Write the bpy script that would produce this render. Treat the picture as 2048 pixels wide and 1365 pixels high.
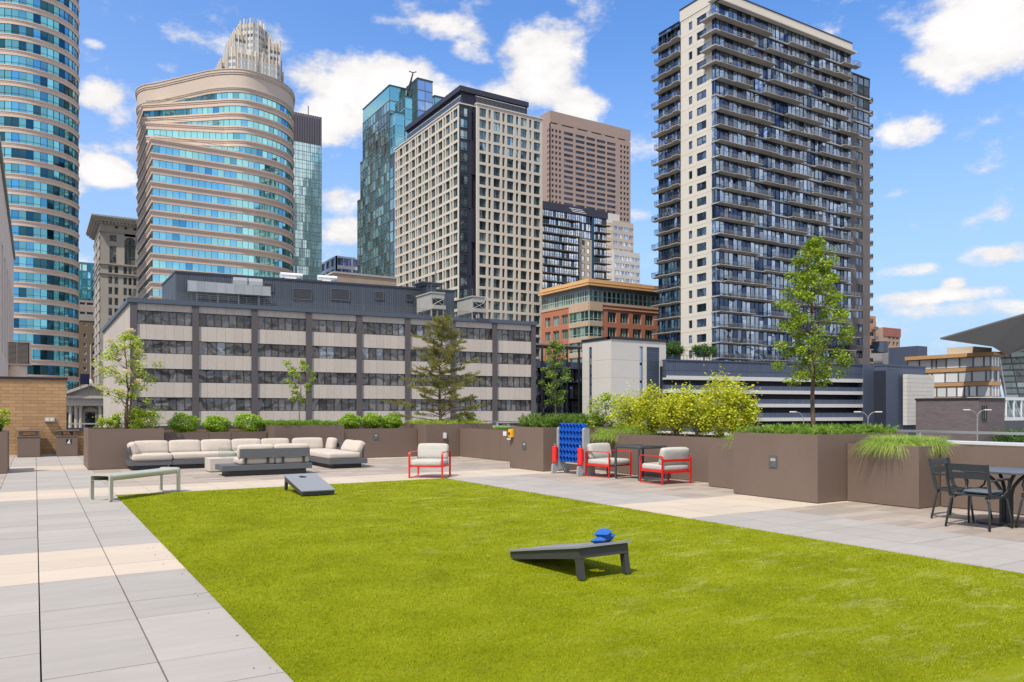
import bpy, math, random
import numpy as np
from mathutils import Vector, Matrix
for o in list(bpy.data.objects): bpy.data.objects.remove(o)
random.seed(7); RNG = np.random.default_rng(7)
S = bpy.context.scene; COL = S.collection
R = math.radians
# ------------------------------------------------------------- camera, sky, sun, exposure
# world axes follow the terrace paving: +y runs along the lawn, +x across it
TH = R(31.694); CO, SI = math.cos(TH), math.sin(TH); FPX = 1545.0; HZ = 822.0; EYE = 1.55
cam = bpy.data.cameras.new('camera'); co = bpy.data.objects.new('camera', cam); COL.objects.link(co)
co.location = (0, 0, EYE); co.rotation_euler = (R(90), 0, -TH)
cam.lens = 36*FPX/2048; cam.shift_y = (HZ-682.5)/2048; cam.clip_start = .05; cam.clip_end = 6000
S.camera = co
S.render.resolution_x = 1024; S.render.resolution_y = 682
S.view_settings.view_transform = 'Standard'; S.view_settings.look = 'None'
S.view_settings.exposure = 0.4; S.view_settings.gamma = 1
SUN_EL = R(58); sh = Vector((-.88, -.47, 0)).normalized()
SUNV = Vector((sh.x*math.cos(SUN_EL), sh.y*math.cos(SUN_EL), math.sin(SUN_EL)))
sl = bpy.data.lights.new('sun', 'SUN'); sl.energy = 3.6; sl.angle = R(.6); sl.color = (1, .925, .80)
so = bpy.data.objects.new('sun', sl); COL.objects.link(so); so.rotation_euler = SUNV.to_track_quat('Z', 'Y').to_euler()
def azel(px, py):
    v = Vector(((px-1024)*CO+FPX*SI, -(px-1024)*SI+FPX*CO, HZ-py)).normalized()
    return math.atan2(v.x, v.y), math.asin(v.z)
world = bpy.data.worlds.new('World'); S.world = world; world.use_nodes = True
nt = world.node_tree; N = nt.nodes; L = nt.links; N.clear()
def nmath(op, a, b=None, c=None, tree=None, clamp=False):
    t = tree or nt; n = t.nodes.new('ShaderNodeMath'); n.operation = op; n.use_clamp = clamp
    for i, v in enumerate((a, b, c)):
        if v is None: continue
        if isinstance(v, (int, float)): n.inputs[i].default_value = v
        else: t.links.new(v, n.inputs[i])
    return n.outputs[0]
def nnode(tree, typ, **kw):
    n = tree.nodes.new(typ)
    for k, v in kw.items():
        if k.startswith('i_'): n.inputs[k[2:].replace('_', ' ')].default_value = v
        else: setattr(n, k, v)
    return n
tc = nnode(nt, 'ShaderNodeTexCoord'); dirv = tc.outputs['Generated']
sky = nnode(nt, 'ShaderNodeTexSky', sky_type='NISHITA', sun_disc=False, sun_elevation=SUN_EL,
            sun_rotation=math.atan2(sh.x, sh.y), altitude=300, air_density=1.0, dust_density=.6, ozone_density=3.2)
skym = nnode(nt, 'ShaderNodeVectorMath', operation='SCALE'); L.new(sky.outputs[0], skym.inputs[0]); skym.inputs['Scale'].default_value = .118
sep = nnode(nt, 'ShaderNodeSeparateXYZ'); L.new(dirv, sep.inputs[0])
AZ = nmath('ARCTAN2', sep.outputs[0], sep.outputs[1]); EL = nmath('ARCSINE', sep.outputs[2])
clouds = [(745,185,215,120,1.15),(640,150,70,36,.6),(820,240,150,60,.8),(650,250,95,55,.9),(870,55,110,42,.62),(950,105,70,60,.5),(1085,120,125,115,1),(1160,215,75,62,.8),
 (1000,190,130,50,.7),(1950,95,215,120,1.05),(2060,40,200,120,.9),(1815,270,90,48,.85),(190,190,75,48,.85),(225,235,60,30,.5),(215,345,75,42,.95),(150,380,40,30,.6),(675,400,75,45,.9),
 (690,462,90,40,.9),(655,540,60,25,.7),(1995,508,110,34,.85),(1830,540,90,20,.7),(1905,568,40,18,.8),(1870,592,190,22,.75),(1950,620,220,26,.6),(190,88,38,16,.6),(760,38,60,20,.55),
 (1790,385,60,20,.65),(1280,432,50,26,.7),(330,130,50,22,.45),(2120,300,90,60,.6),(-160,200,130,80,.9),(-250,420,150,60,.8),(2400,200,200,90,.9),(1500,640,180,30,.5)]
acc = None
for px, py, rx, ry, amp in clouds:
    a0, e0 = azel(px, py); a1, _ = azel(px+rx, py); _, e1 = azel(px, py-ry)
    da = nmath('DIVIDE', nmath('SUBTRACT', AZ, a0), abs(a1-a0)); de = nmath('DIVIDE', nmath('SUBTRACT', EL, e0), abs(e1-e0))
    m = nmath('MULTIPLY', nmath('SUBTRACT', 1, nmath('ADD', nmath('MULTIPLY', da, da), nmath('MULTIPLY', de, de)), clamp=True), amp)
    acc = m if acc is None else nmath('SMOOTH_MAX', acc, m, .25)
mp = nnode(nt, 'ShaderNodeMapping'); L.new(dirv, mp.inputs[0]); mp.inputs['Scale'].default_value = (1, 1, 1.7)
n1 = nnode(nt, 'ShaderNodeTexNoise', i_Scale=9.0, i_Detail=14.0, i_Roughness=.64, i_Distortion=.08); L.new(mp.outputs[0], n1.inputs['Vector'])
n2 = nnode(nt, 'ShaderNodeTexNoise', i_Scale=20, i_Detail=6.0, i_Roughness=.6); L.new(mp.outputs[0], n2.inputs['Vector'])
# the part of the sky outside the photograph gets its clouds from broad noise
n3 = nnode(nt, 'ShaderNodeTexNoise', i_Scale=2.2, i_Detail=3.0); L.new(mp.outputs[0], n3.inputs['Vector'])
dotf = nnode(nt, 'ShaderNodeVectorMath', operation='DOT_PRODUCT'); L.new(dirv, dotf.inputs[0]); dotf.inputs[1].default_value = (SI, CO, .2)
away = nmath('MULTIPLY', nmath('LESS_THAN', dotf.outputs['Value'], .45), nmath('MULTIPLY', nmath('SUBTRACT', n3.outputs[0], .36, clamp=True), 4.2))
base = nmath('MAXIMUM', acc, away)
dens = nmath('ADD', nmath('MULTIPLY', base, 1.15), nmath('MULTIPLY', nmath('SUBTRACT', n1.outputs[0], .5), 3.3))
mr = nnode(nt, 'ShaderNodeMapRange', interpolation_type='SMOOTHSTEP'); L.new(dens, mr.inputs[0]); mr.inputs[1].default_value = .22; mr.inputs[2].default_value = .86
cr = nnode(nt, 'ShaderNodeMapRange'); L.new(nmath('ADD', nmath('MULTIPLY', n2.outputs[0], .6), nmath('MULTIPLY', dens, .35)), cr.inputs[0])
cr.inputs[1].default_value = .25; cr.inputs[2].default_value = .75; cr.inputs[3].default_value = .54; cr.inputs[4].default_value = .78
cc = nnode(nt, 'ShaderNodeCombineColor'); L.new(nmath('MULTIPLY', cr.outputs[0], 1.03), cc.inputs[0]); L.new(cr.outputs[0], cc.inputs[1]); L.new(nmath('MULTIPLY', cr.outputs[0], 1.0), cc.inputs[2])
gm = nnode(nt, 'ShaderNodeVectorMath', operation='MULTIPLY'); L.new(skym.outputs[0], gm.inputs[0]); gm.inputs[1].default_value = (.80, 1.18, 1.58)
hz = nnode(nt, 'ShaderNodeMapRange', interpolation_type='SMOOTHSTEP'); L.new(EL, hz.inputs[0]); hz.inputs[1].default_value = -.02; hz.inputs[2].default_value = .50; hz.inputs[3].default_value = 1.0; hz.inputs[4].default_value = 0
hm = nnode(nt, 'ShaderNodeMixRGB'); L.new(hz.outputs[0], hm.inputs[0]); L.new(gm.outputs[0], hm.inputs[1]); hm.inputs[2].default_value = (.375, .52, .685, 1)
# thin bright veil on the sun's side of the sky
dots = nnode(nt, 'ShaderNodeVectorMath', operation='DOT_PRODUCT'); L.new(dirv, dots.inputs[0]); dots.inputs[1].default_value = (sh.x, sh.y, 0)
vl = nnode(nt, 'ShaderNodeMapRange', interpolation_type='SMOOTHSTEP'); L.new(dots.outputs['Value'], vl.inputs[0]); vl.inputs[1].default_value = -1.0; vl.inputs[2].default_value = .1; vl.inputs[3].default_value = 0; vl.inputs[4].default_value = .44
vm_ = nnode(nt, 'ShaderNodeMixRGB'); L.new(vl.outputs[0], vm_.inputs[0]); L.new(hm.outputs[0], vm_.inputs[1]); vm_.inputs[2].default_value = (.29, .42, .72, 1)
mx = nnode(nt, 'ShaderNodeMixRGB'); L.new(mr.outputs[0], mx.inputs[0]); L.new(vm_.outputs[0], mx.inputs[1]); L.new(cc.outputs[0], mx.inputs[2])
bg = nnode(nt, 'ShaderNodeBackground'); L.new(mx.outputs[0], bg.inputs[0]); bg.inputs[1].default_value = 1.0
wo = nnode(nt, 'ShaderNodeOutputWorld'); L.new(bg.outputs[0], wo.inputs[0])

# ------------------------------------------------------------- helpers: measuring
def P(px, Y, py=HZ):
    X = (px-1024)/FPX*Y
    return Vector((X*CO+Y*SI, -X*SI+Y*CO, EYE+(HZ-py)*Y/FPX))
def dep(x, y): return x*SI+y*CO
def zat(py, x, y): return EYE+(HZ-py)*dep(x, y)/FPX
def fx(px, y):
    k = (px-1024)/FPX; return y*(SI+k*CO)/(CO-k*SI)
def fy(px, x):
    k = (px-1024)/FPX; return x*(CO-k*SI)/(SI+k*CO)
# ------------------------------------------------------------- helpers: meshes
class MB:
    def __init__(s): s.v = []; s.f = []; s.m = []; s.r = []
    def add(s, vs, fs, m=0, r=None):
        b = len(s.v); s.v += [tuple(v) for v in vs]; r = random.random() if r is None else r
        for f in fs: s.f.append([b+i for i in f]); s.m.append(m); s.r.append(r)
        return s
    def box(s, x0, x1, y0, y1, z0, z1, m=0, r=None):
        return s.add([(x0,y0,z0),(x1,y0,z0),(x1,y1,z0),(x0,y1,z0),(x0,y0,z1),(x1,y0,z1),(x1,y1,z1),(x0,y1,z1)],
                     [(0,3,2,1),(4,5,6,7),(0,1,5,4),(1,2,6,5),(2,3,7,6),(3,0,4,7)], m, r)
    def prism(s, poly, z0, z1, m=0, r=None, cap=True):
        n = len(poly); ar = sum(poly[i][0]*poly[(i+1)%n][1]-poly[(i+1)%n][0]*poly[i][1] for i in range(n))
        if ar < 0: poly = poly[::-1]
        vs = [(p[0],p[1],z0) for p in poly]+[(p[0],p[1],z1) for p in poly]
        fs = [(i,(i+1)%n,n+(i+1)%n,n+i) for i in range(n)]
        if cap: fs += [tuple(range(n))[::-1], tuple(range(n,2*n))]
        return s.add(vs, fs, m, r)
    def tube(s, pts, r0, n=8, m=0, r1=None, rr=None, closed=False):
        pts = [Vector(p) for p in pts]; K = len(pts); vs = []; up = None
        for i, p in enumerate(pts):
            if closed: t = (pts[(i+1)%K]-pts[i-1]).normalized()
            else: t = (pts[min(i+1,K-1)]-pts[max(i-1,0)]).normalized()
            if up is None: up = Vector((0,0,1)) if abs(t.z) < .9 else Vector((1,0,0))
            a = t.cross(up).normalized(); b = a.cross(t).normalized(); up = b
            q = r0 if r1 is None else r0+(r1-r0)*i/(K-1)
            for j in range(n):
                w = 2*math.pi*j/n; vs.append(p+a*(q*math.cos(w))+b*(q*math.sin(w)))
        fs = []
        for i in range(K if closed else K-1):
            i2 = (i+1)%K
            for j in range(n): fs.append((i*n+j, i*n+(j+1)%n, i2*n+(j+1)%n, i2*n+j))
        if not closed: fs += [tuple(range(n))[::-1], tuple(range((K-1)*n, K*n))]
        return s.add(vs, fs, m, rr)
    def bar(s, pts, w, t, m=0, side=None, closed=False):
        """flat bar: width w along 'side', thickness t, swept along pts"""
        pts = [Vector(p) for p in pts]; K = len(pts); vs = []
        sd = Vector(side).normalized()
        for i, p in enumerate(pts):
            if closed:
                d1 = (pts[i]-pts[i-1]).normalized(); d2 = (pts[(i+1)%K]-pts[i]).normalized()
            else:
                d1 = (pts[i]-pts[max(i-1,0)]); d2 = (pts[min(i+1,K-1)]-pts[i])
                if d1.length == 0: d1 = d2
                if d2.length == 0: d2 = d1
                d1.normalize(); d2.normalize()
            n = ((d1+d2).normalized()).cross(sd).normalized()
            for a, b in ((-1,-1),(1,-1),(1,1),(-1,1)): vs.append(p+sd*(a*w/2)+n*(b*t/2))
        fs = []
        for i in range(K if closed else K-1):
            i2 = (i+1)%K
            for j in range(4): fs.append((i*4+j, i*4+(j+1)%4, i2*4+(j+1)%4, i2*4+j))
        if not closed: fs += [(3,2,1,0), tuple(range((K-1)*4, K*4))]
        return s.add(vs, fs, m)
    def rbox(s, x0, x1, y0, y1, z0, z1, rad, n=5, m=0, puff=0., M=None):
        """soft cushion: rounded box whose faces swell by puff"""
        c = Vector(((x0+x1)/2,(y0+y1)/2,(z0+z1)/2)); h = Vector(((x1-x0)/2,(y1-y0)/2,(z1-z0)/2))
        rad = min(rad, h.x*.98, h.y*.98, h.z*.98); vs = []; fs = []; ix = {}
        K = n+4
        def par(i, hh):
            # denser near the edges
            t = i/K*2-1; inner = hh-rad
            if i <= 2: return -hh+rad*(1-math.cos(math.pi/2*i/2)) if i < 2 else -inner
            if i >= K-2: j = K-i; return hh-rad*(1-math.cos(math.pi/2*j/2)) if j < 2 else inner
            return -inner+2*inner*(i-2)/(K-4)
        def vert(i, j, k):
            if (i,j,k) in ix: return ix[(i,j,k)]
            p = Vector((par(i,h.x), par(j,h.y), par(k,h.z)))
            q = Vector((max(-h.x+rad,min(h.x-rad,p.x)), max(-h.y+rad,min(h.y-rad,p.y)), max(-h.z+rad,min(h.z-rad,p.z))))
            d = p-q
            if d.length > 1e-9: p = q+d.normalized()*rad
            u = [max(0,1-(p[a]/h[a])**2) for a in range(3)]
            for a in range(3):
                b, e = (a+1)%3, (a+2)%3; p[a] += math.copysign(1,p[a])*puff*(u[b]*u[e])**.6*(abs(p[a])/h[a])
            p = p+c
            if M is not None: p = M @ p
            ix[(i,j,k)] = len(vs); vs.append(p); return ix[(i,j,k)]
        for a in range(K):
            for b in range(K):
                fs.append((vert(a,b,0),vert(a,b+1,0),vert(a+1,b+1,0),vert(a+1,b,0)))
                fs.append((vert(a,b,K),vert(a+1,b,K),vert(a+1,b+1,K),vert(a,b+1,K)))
                fs.append((vert(a,0,b),vert(a+1,0,b),vert(a+1,0,b+1),vert(a,0,b+1)))
                fs.append((vert(a,K,b),vert(a,K,b+1),vert(a+1,K,b+1),vert(a+1,K,b)))
                fs.append((vert(0,a,b),vert(0,a,b+1),vert(0,a+1,b+1),vert(0,a+1,b)))
                fs.append((vert(K,a,b),vert(K,a+1,b),vert(K,a+1,b+1),vert(K,a,b+1)))
        return s.add(vs, fs, m)
    def build(s, name, mats, parent=None, smooth=False, bevel=0, local=False):
        me = bpy.data.meshes.new(name); me.from_pydata(s.v, [], s.f)
        if not isinstance(mats, (list, tuple)): mats = [mats]
        for q in mats: me.materials.append(q)
        if len(mats) > 1: me.polygons.foreach_set('material_index', s.m)
        at = me.attributes.new('rnd', 'FLOAT', 'FACE'); at.data.foreach_set('value', s.r)
        if smooth: me.polygons.foreach_set('use_smooth', [True]*len(s.f))
        me.update()
        o = bpy.data.objects.new(name, me); COL.objects.link(o)
        if parent is not None:
            o.parent = parent
            if not local:
                p = parent; off = Vector((0,0,0))
                while p is not None: off = off+Vector(p.location); p = p.parent
                o.location = -off
        if bevel:
            b = o.modifiers.new('bevel', 'BEVEL'); b.width = bevel; b.segments = 2; b.limit_method = 'ANGLE'; b.angle_limit = R(40)
            me.polygons.foreach_set('use_smooth', [True]*len(s.f))
            try: b.harden_normals = True
            except Exception: pass
        return o
def tag(o, label=None, cat=None, group=None, kind=None):
    if label: o['label'] = label
    if cat: o['category'] = cat
    if group: o['group'] = group
    if kind: o['kind'] = kind
    return o
def empty(name, label, cat, loc=(0,0,0), rz=0, group=None):
    o = bpy.data.objects.new(name, None); COL.objects.link(o); o.location = loc; o.rotation_euler = (0,0,rz); o.empty_display_size = .2
    return tag(o, label, cat, group)
def copy_tree(o, parent=None):
    c = o.copy(); COL.objects.link(c); c.parent = parent
    for ch in list(o.children): copy_tree(ch, c)
    return c
# facade frame: s runs from P0 to P1 (left to right seen from outside), t points outwards
class F:
    def __init__(s, p0, p1):
        s.o = Vector((p0[0],p0[1])); d = Vector((p1[0],p1[1]))-s.o; s.L = d.length; s.d = d.normalized(); s.n = Vector((s.d.y,-s.d.x))
    def p(s, a, t, z): q = s.o+s.d*a+s.n*t; return (q.x,q.y,z)
    def box(s, mb, s0, s1, z0, z1, t0, t1, m=0, r=None):
        c = [s.p(a,t,z) for z in (z0,z1) for a,t in ((s0,t1),(s1,t1),(s1,t0),(s0,t0))]
        return mb.add(c, [(0,3,2,1),(4,5,6,7),(0,1,5,4),(1,2,6,5),(2,3,7,6),(3,0,4,7)], m, r)
    def sp(s, px):
        "facade position where the sight line through column px meets it"
        k = (px-1024)/FPX; dv = Vector((k*CO+SI, -k*SI+CO))
        # o + d*a = dv*w
        det = s.d.x*(-dv.y)+dv.x*s.d.y
        return (-s.o.x*(-dv.y)-dv.x*s.o.y)/det
    def zp(s, py, a): q = s.o+s.d*a; return zat(py, q.x, q.y)
# ------------------------------------------------------------- helpers: materials
def new_mat(name):
    m = bpy.data.materials.new(name); m.use_nodes = True; t = m.node_tree; t.nodes.clear()
    o = t.nodes.new('ShaderNodeOutputMaterial'); b = t.nodes.new('ShaderNodeBsdfPrincipled'); t.links.new(b.outputs[0], o.inputs[0])
    return m, t, b, o
def srgb(r, g, b):
    f = lambda c: (c/255/12.92) if c/255 <= .04045 else ((c/255+.055)/1.055)**2.4
    return (f(r), f(g), f(b))
def mat(name, rgb, rough=.8, metal=0, var=.12, scale=3., bump=0., bscale=None, rnd=0., spec=.4, coat=0, stretch=(1,1,1), fine=0):
    m, t, b, _ = new_mat(name)
    geo = nnode(t, 'ShaderNodeNewGeometry'); mpn = nnode(t, 'ShaderNodeMapping'); mpn.inputs['Scale'].default_value = stretch
    tcn = nnode(t, 'ShaderNodeTexCoord'); t.links.new(tcn.outputs['Object'], mpn.inputs[0])
    no = nnode(t, 'ShaderNodeTexNoise', i_Scale=scale, i_Detail=6.0, i_Roughness=.6); t.links.new(mpn.outputs[0], no.inputs['Vector'])
    at = nnode(t, 'ShaderNodeAttribute', attribute_name='rnd')
    f = nmath('ADD', nmath('MULTIPLY', nmath('SUBTRACT', no.outputs[0], .5, tree=t), var*2, tree=t), 1.0, tree=t)
    if fine:
        nf = nnode(t, 'ShaderNodeTexNoise', i_Scale=scale*18, i_Detail=3.0, i_Roughness=.7); t.links.new(mpn.outputs[0], nf.inputs['Vector'])
        f = nmath('ADD', f, nmath('MULTIPLY', nmath('SUBTRACT', nf.outputs[0], .5, tree=t), fine*2, tree=t), tree=t)
    if rnd: f = nmath('ADD', f, nmath('MULTIPLY', nmath('SUBTRACT', at.outputs['Fac'], .5, tree=t), rnd*2, tree=t), tree=t)
    vm = nnode(t, 'ShaderNodeVectorMath', operation='SCALE'); vm.inputs[0].default_value = rgb; t.links.new(f, vm.inputs['Scale'])
    t.links.new(vm.outputs[0], b.inputs['Base Color'])
    b.inputs['Metallic'].default_value = metal; b.inputs['Specular IOR Level'].default_value = spec
    if coat: b.inputs['Coat Weight'].default_value = coat
    rr = nmath('ADD', nmath('MULTIPLY', nmath('SUBTRACT', no.outputs[0], .5, tree=t), .2, tree=t), rough, tree=t, clamp=True); t.links.new(rr, b.inputs['Roughness'])
    if bump:
        nb = nnode(t, 'ShaderNodeTexNoise', i_Scale=bscale or scale*12, i_Detail=4.0); t.links.new(mpn.outputs[0], nb.inputs['Vector'])
        bp = nnode(t, 'ShaderNodeBump', i_Strength=bump, i_Distance=.02); t.links.new(nb.outputs[0], bp.inputs['Height']); t.links.new(bp.outputs[0], b.inputs['Normal'])
    return m
def glass(name, rgb, metal=.85, rough=.04, rnd=.3, wave=.12, wscale=.35, second=None, thr=.8):
    """coated window glass: tinted mirror, slightly wavy, each pane a little different"""
    m, t, b, _ = new_mat(name)
    at = nnode(t, 'ShaderNodeAttribute', attribute_name='rnd'); tcn = nnode(t, 'ShaderNodeTexCoord')
    f = nmath('ADD', nmath('MULTIPLY', nmath('SUBTRACT', at.outputs['Fac'], .5, tree=t), rnd*2, tree=t), 1.0, tree=t)
    vm = nnode(t, 'ShaderNodeVectorMath', operation='SCALE'); vm.inputs[0].default_value = rgb; t.links.new(f, vm.inputs['Scale'])
    out = vm.outputs[0]
    if second:
        mxn = nnode(t, 'ShaderNodeMixRGB'); t.links.new(nmath('GREATER_THAN', at.outputs['Fac'], thr, tree=t), mxn.inputs[0]); t.links.new(out, mxn.inputs[1]); mxn.inputs[2].default_value = (*second, 1); out = mxn.outputs[0]
    t.links.new(out, b.inputs['Base Color']); b.inputs['Metallic'].default_value = metal; b.inputs['Roughness'].default_value = rough
    n = nnode(t, 'ShaderNodeTexNoise', i_Scale=wscale, i_Detail=1.5, i_Distortion=.6); t.links.new(tcn.outputs['Object'], n.inputs['Vector'])
    bp = nnode(t, 'ShaderNodeBump', i_Strength=wave, i_Distance=1.0); t.links.new(n.outputs[0], bp.inputs['Height'])
    # every pane hangs a hair out of plane
    at2 = nnode(t, 'ShaderNodeTexWhiteNoise', noise_dimensions='1D'); t.links.new(at.outputs['Fac'], at2.inputs['W'])
    sc = nnode(t, 'ShaderNodeVectorMath', operation='SUBTRACT'); t.links.new(at2.outputs['Color'], sc.inputs[0]); sc.inputs[1].default_value = (.5,.5,.5)
    s2 = nnode(t, 'ShaderNodeVectorMath', operation='SCALE'); t.links.new(sc.outputs[0], s2.inputs[0]); s2.inputs['Scale'].default_value = .035
    ad = nnode(t, 'ShaderNodeVectorMath', operation='ADD'); t.links.new(bp.outputs[0], ad.inputs[0]); t.links.new(s2.outputs[0], ad.inputs[1])
    nn = nnode(t, 'ShaderNodeVectorMath', operation='NORMALIZE'); t.links.new(ad.outputs[0], nn.inputs[0]); t.links.new(nn.outputs[0], b.inputs['Normal'])
    return m
def brick(name, c1, c2, mortar, bw, bh, mw=.008, rough=.85, offset=.5, var=.12):
    m, t, b, _ = new_mat(name); tcn = nnode(t, 'ShaderNodeTexCoord'); sp = nnode(t, 'ShaderNodeSeparateXYZ'); t.links.new(tcn.outputs['Object'], sp.inputs[0])
    cb = nnode(t, 'ShaderNodeCombineXYZ'); t.links.new(nmath('ADD', sp.outputs[0], sp.outputs[1], tree=t), cb.inputs[0]); t.links.new(sp.outputs[2], cb.inputs[1])
    bt = nnode(t, 'ShaderNodeTexBrick', offset=offset, i_Scale=1.0, i_Mortar_Size=mw, i_Brick_Width=bw, i_Row_Height=bh, i_Bias=0.0)
    bt.inputs['Color1'].default_value = (*c1,1); bt.inputs['Color2'].default_value = (*c2,1); bt.inputs['Mortar'].default_value = (*mortar,1); t.links.new(cb.outputs[0], bt.inputs['Vector'])
    no = nnode(t, 'ShaderNodeTexNoise', i_Scale=2.5, i_Detail=7.0, i_Roughness=.65); t.links.new(tcn.outputs['Object'], no.inputs['Vector'])
    f = nmath('ADD', nmath('MULTIPLY', nmath('SUBTRACT', no.outputs[0], .5, tree=t), var*2, tree=t), 1.0, tree=t)
    vm = nnode(t, 'ShaderNodeVectorMath', operation='SCALE'); t.links.new(bt.outputs['Color'], vm.inputs[0]); t.links.new(f, vm.inputs['Scale']); t.links.new(vm.outputs[0], b.inputs['Base Color'])
    b.inputs['Roughness'].default_value = rough; bp = nnode(t, 'ShaderNodeBump', i_Strength=.5, i_Distance=.01, invert=True); t.links.new(bt.outputs['Fac'], bp.inputs['Height']); t.links.new(bp.outputs[0], b.inputs['Normal'])
    return m
def leafmat(name, dark, light, accent=None, thr=.93, trans=.38):
    m, t, b, o = new_mat(name); at = nnode(t, 'ShaderNodeAttribute', attribute_name='rnd')
    mxn = nnode(t, 'ShaderNodeMixRGB'); t.links.new(at.outputs['Fac'], mxn.inputs[0]); mxn.inputs[1].default_value = (*dark,1); mxn.inputs[2].default_value = (*light,1); out = mxn.outputs[0]
    if accent:
        m2 = nnode(t, 'ShaderNodeMixRGB'); t.links.new(nmath('GREATER_THAN', at.outputs['Fac'], thr, tree=t), m2.inputs[0]); t.links.new(out, m2.inputs[1]); m2.inputs[2].default_value = (*accent,1); out = m2.outputs[0]
    t.links.new(out, b.inputs['Base Color']); b.inputs['Roughness'].default_value = .5; b.inputs['Specular IOR Level'].default_value = .35
    tr = nnode(t, 'ShaderNodeBsdfTranslucent'); t.links.new(out, tr.inputs[0]); ms = nnode(t, 'ShaderNodeMixShader'); ms.inputs[0].default_value = trans
    t.links.new(b.outputs[0], ms.inputs[1]); t.links.new(tr.outputs[0], ms.inputs[2]); t.links.new(ms.outputs[0], o.inputs[0])
    return m
def bars(mb, F_, s0, s1, z0, z1, t, w, nv, nh=0, m=1, d=.08, hz_at=None):
    "window frame: surround, nv panes wide, optional rails"
    F_.box(mb, s0, s1, z0, z0+w, t, t+d, m); F_.box(mb, s0, s1, z1-w, z1, t, t+d, m)
    for i in range(nv+1):
        c = s0+(s1-s0)*i/nv; a0 = max(s0, c-w/2); a1 = min(s1, c+w/2)
        if i == 0: a1 = s0+w
        if i == nv: a0 = s1-w
        F_.box(mb, a0, a1, z0+w, z1-w, t, t+d*.96, m)
    for zr in (hz_at or []): F_.box(mb, s0+w, s1-w, zr-w/2, zr+w/2, t, t+d*.9, m)
SUBPANE = False
def window(F_, s0, s1, z0, z1, t, nv, mats, root, rails=None, w=.1, d=.08, name='window', collect=None, thick=.06):
    mb = MB() if collect is None else collect; pane = MB() if collect is None and SUBPANE else mb
    for i in range(nv):
        a = s0+(s1-s0)*i/nv; b = s0+(s1-s0)*(i+1)/nv
        F_.box(pane, a, b, z0, z1, t-thick, t, 0)
    bars(mb, F_, s0, s1, z0, z1, t, w, nv, m=1, d=d, hz_at=rails)
    if collect is None:
        o = mb.build(name, mats, root)
        if SUBPANE: pane.build('pane', mats[0], o)
        return o
def windows(units, mats, root, limit=100, name='window', thick=.06):
    """units: (F, s0, s1, z0, z1, t, nv, rails, w, d); the largest in the picture are parts, the rest one stuff part"""
    def area(u):
        f, s0, s1, z0, z1 = u[:5]; q0 = f.p(s0,0,0); q1 = f.p(s1,0,0); Y0 = dep(q0[0],q0[1]); Y1 = dep(q1[0],q1[1])
        X0 = q0[0]*CO-q0[1]*SI; X1 = q1[0]*CO-q1[1]*SI
        low = 1 if z0 > 1 else .05
        return abs(X1/Y1-X0/Y0)*(z1-z0)/Y0*low
    units = sorted(units, key=area, reverse=True); rest = MB()
    for i, (f, s0, s1, z0, z1, t, nv, rails, w, d) in enumerate(units):
        window(f, s0, s1, z0, z1, t, nv, mats, root, rails, w, d, name, None if i < limit else rest, thick)
    if rest.f: tag(rest.build(name, mats, root), kind='stuff')
def mass(parts_fn, name, mats, root): mb = MB(); parts_fn(mb); return mb.build(name, mats, root)
GZ = -11.0
# ------------------------------------------------------------- terrace materials
def paver_mat(name, rgb, streak, rnd=.1):
    m, t, b, _ = new_mat(name); tcn = nnode(t, 'ShaderNodeTexCoord'); at = nnode(t, 'ShaderNodeAttribute', attribute_name='rnd')
    mpn = nnode(t, 'ShaderNodeMapping'); mpn.inputs['Scale'].default_value = (.9, 5.0, 1); t.links.new(tcn.outputs['Object'], mpn.inputs[0])
    a = nnode(t, 'ShaderNodeTexNoise', noise_dimensions='4D', i_Scale=1.6, i_Detail=9.0, i_Roughness=.62, i_Distortion=.5); t.links.new(mpn.outputs[0], a.inputs['Vector'])
    t.links.new(nmath('MULTIPLY', at.outputs['Fac'], 13, tree=t), a.inputs['W'])
    g = nnode(t, 'ShaderNodeTexNoise', i_Scale=160, i_Detail=2.0); t.links.new(tcn.outputs['Object'], g.inputs['Vector'])
    big = nnode(t, 'ShaderNodeTexNoise', i_Scale=.55, i_Detail=5.0, i_Roughness=.6); t.links.new(tcn.outputs['Object'], big.inputs['Vector'])
    f = nmath('ADD', nmath('MULTIPLY', nmath('SUBTRACT', a.outputs[0], .5, tree=t), streak*2, tree=t), 1.0, tree=t)
    f = nmath('ADD', f, nmath('MULTIPLY', nmath('SUBTRACT', g.outputs[0], .5, tree=t), .10, tree=t), tree=t)
    f = nmath('ADD', f, nmath('MULTIPLY', nmath('SUBTRACT', big.outputs[0], .5, tree=t), .16, tree=t), tree=t)
    f = nmath('ADD', f, nmath('MULTIPLY', nmath('SUBTRACT', at.outputs['Fac'], .5, tree=t), rnd*2, tree=t), tree=t)
    vm = nnode(t, 'ShaderNodeVectorMath', operation='SCALE'); vm.inputs[0].default_value = rgb; t.links.new(f, vm.inputs['Scale']); t.links.new(vm.outputs[0], b.inputs['Base Color'])
    b.inputs['Roughness'].default_value = .72; bp = nnode(t, 'ShaderNodeBump', i_Strength=.12, i_Distance=.004); t.links.new(g.outputs[0], bp.inputs['Height']); t.links.new(bp.outputs[0], b.inputs['Normal'])
    return m
M_grey = paver_mat('paver_grey', (.345,.322,.298), .17, .06); M_cream = paver_mat('paver_cream', (.50,.425,.34), .09, .05); M_brown = paver_mat('paver_brown', (.335,.283,.24), .34, .16)
M_under = mat('membrane', (.03,.03,.032), .9)
M_planter = mat('planter_steel', (.163,.118,.096), .55, var=.10, scale=1.2, fine=.10, bump=.12, bscale=160, stretch=(1.6,1.6,.45), rnd=.03)
M_soil = mat('soil', (.07,.045,.03), .95, var=.3, scale=8, bump=.6)
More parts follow.
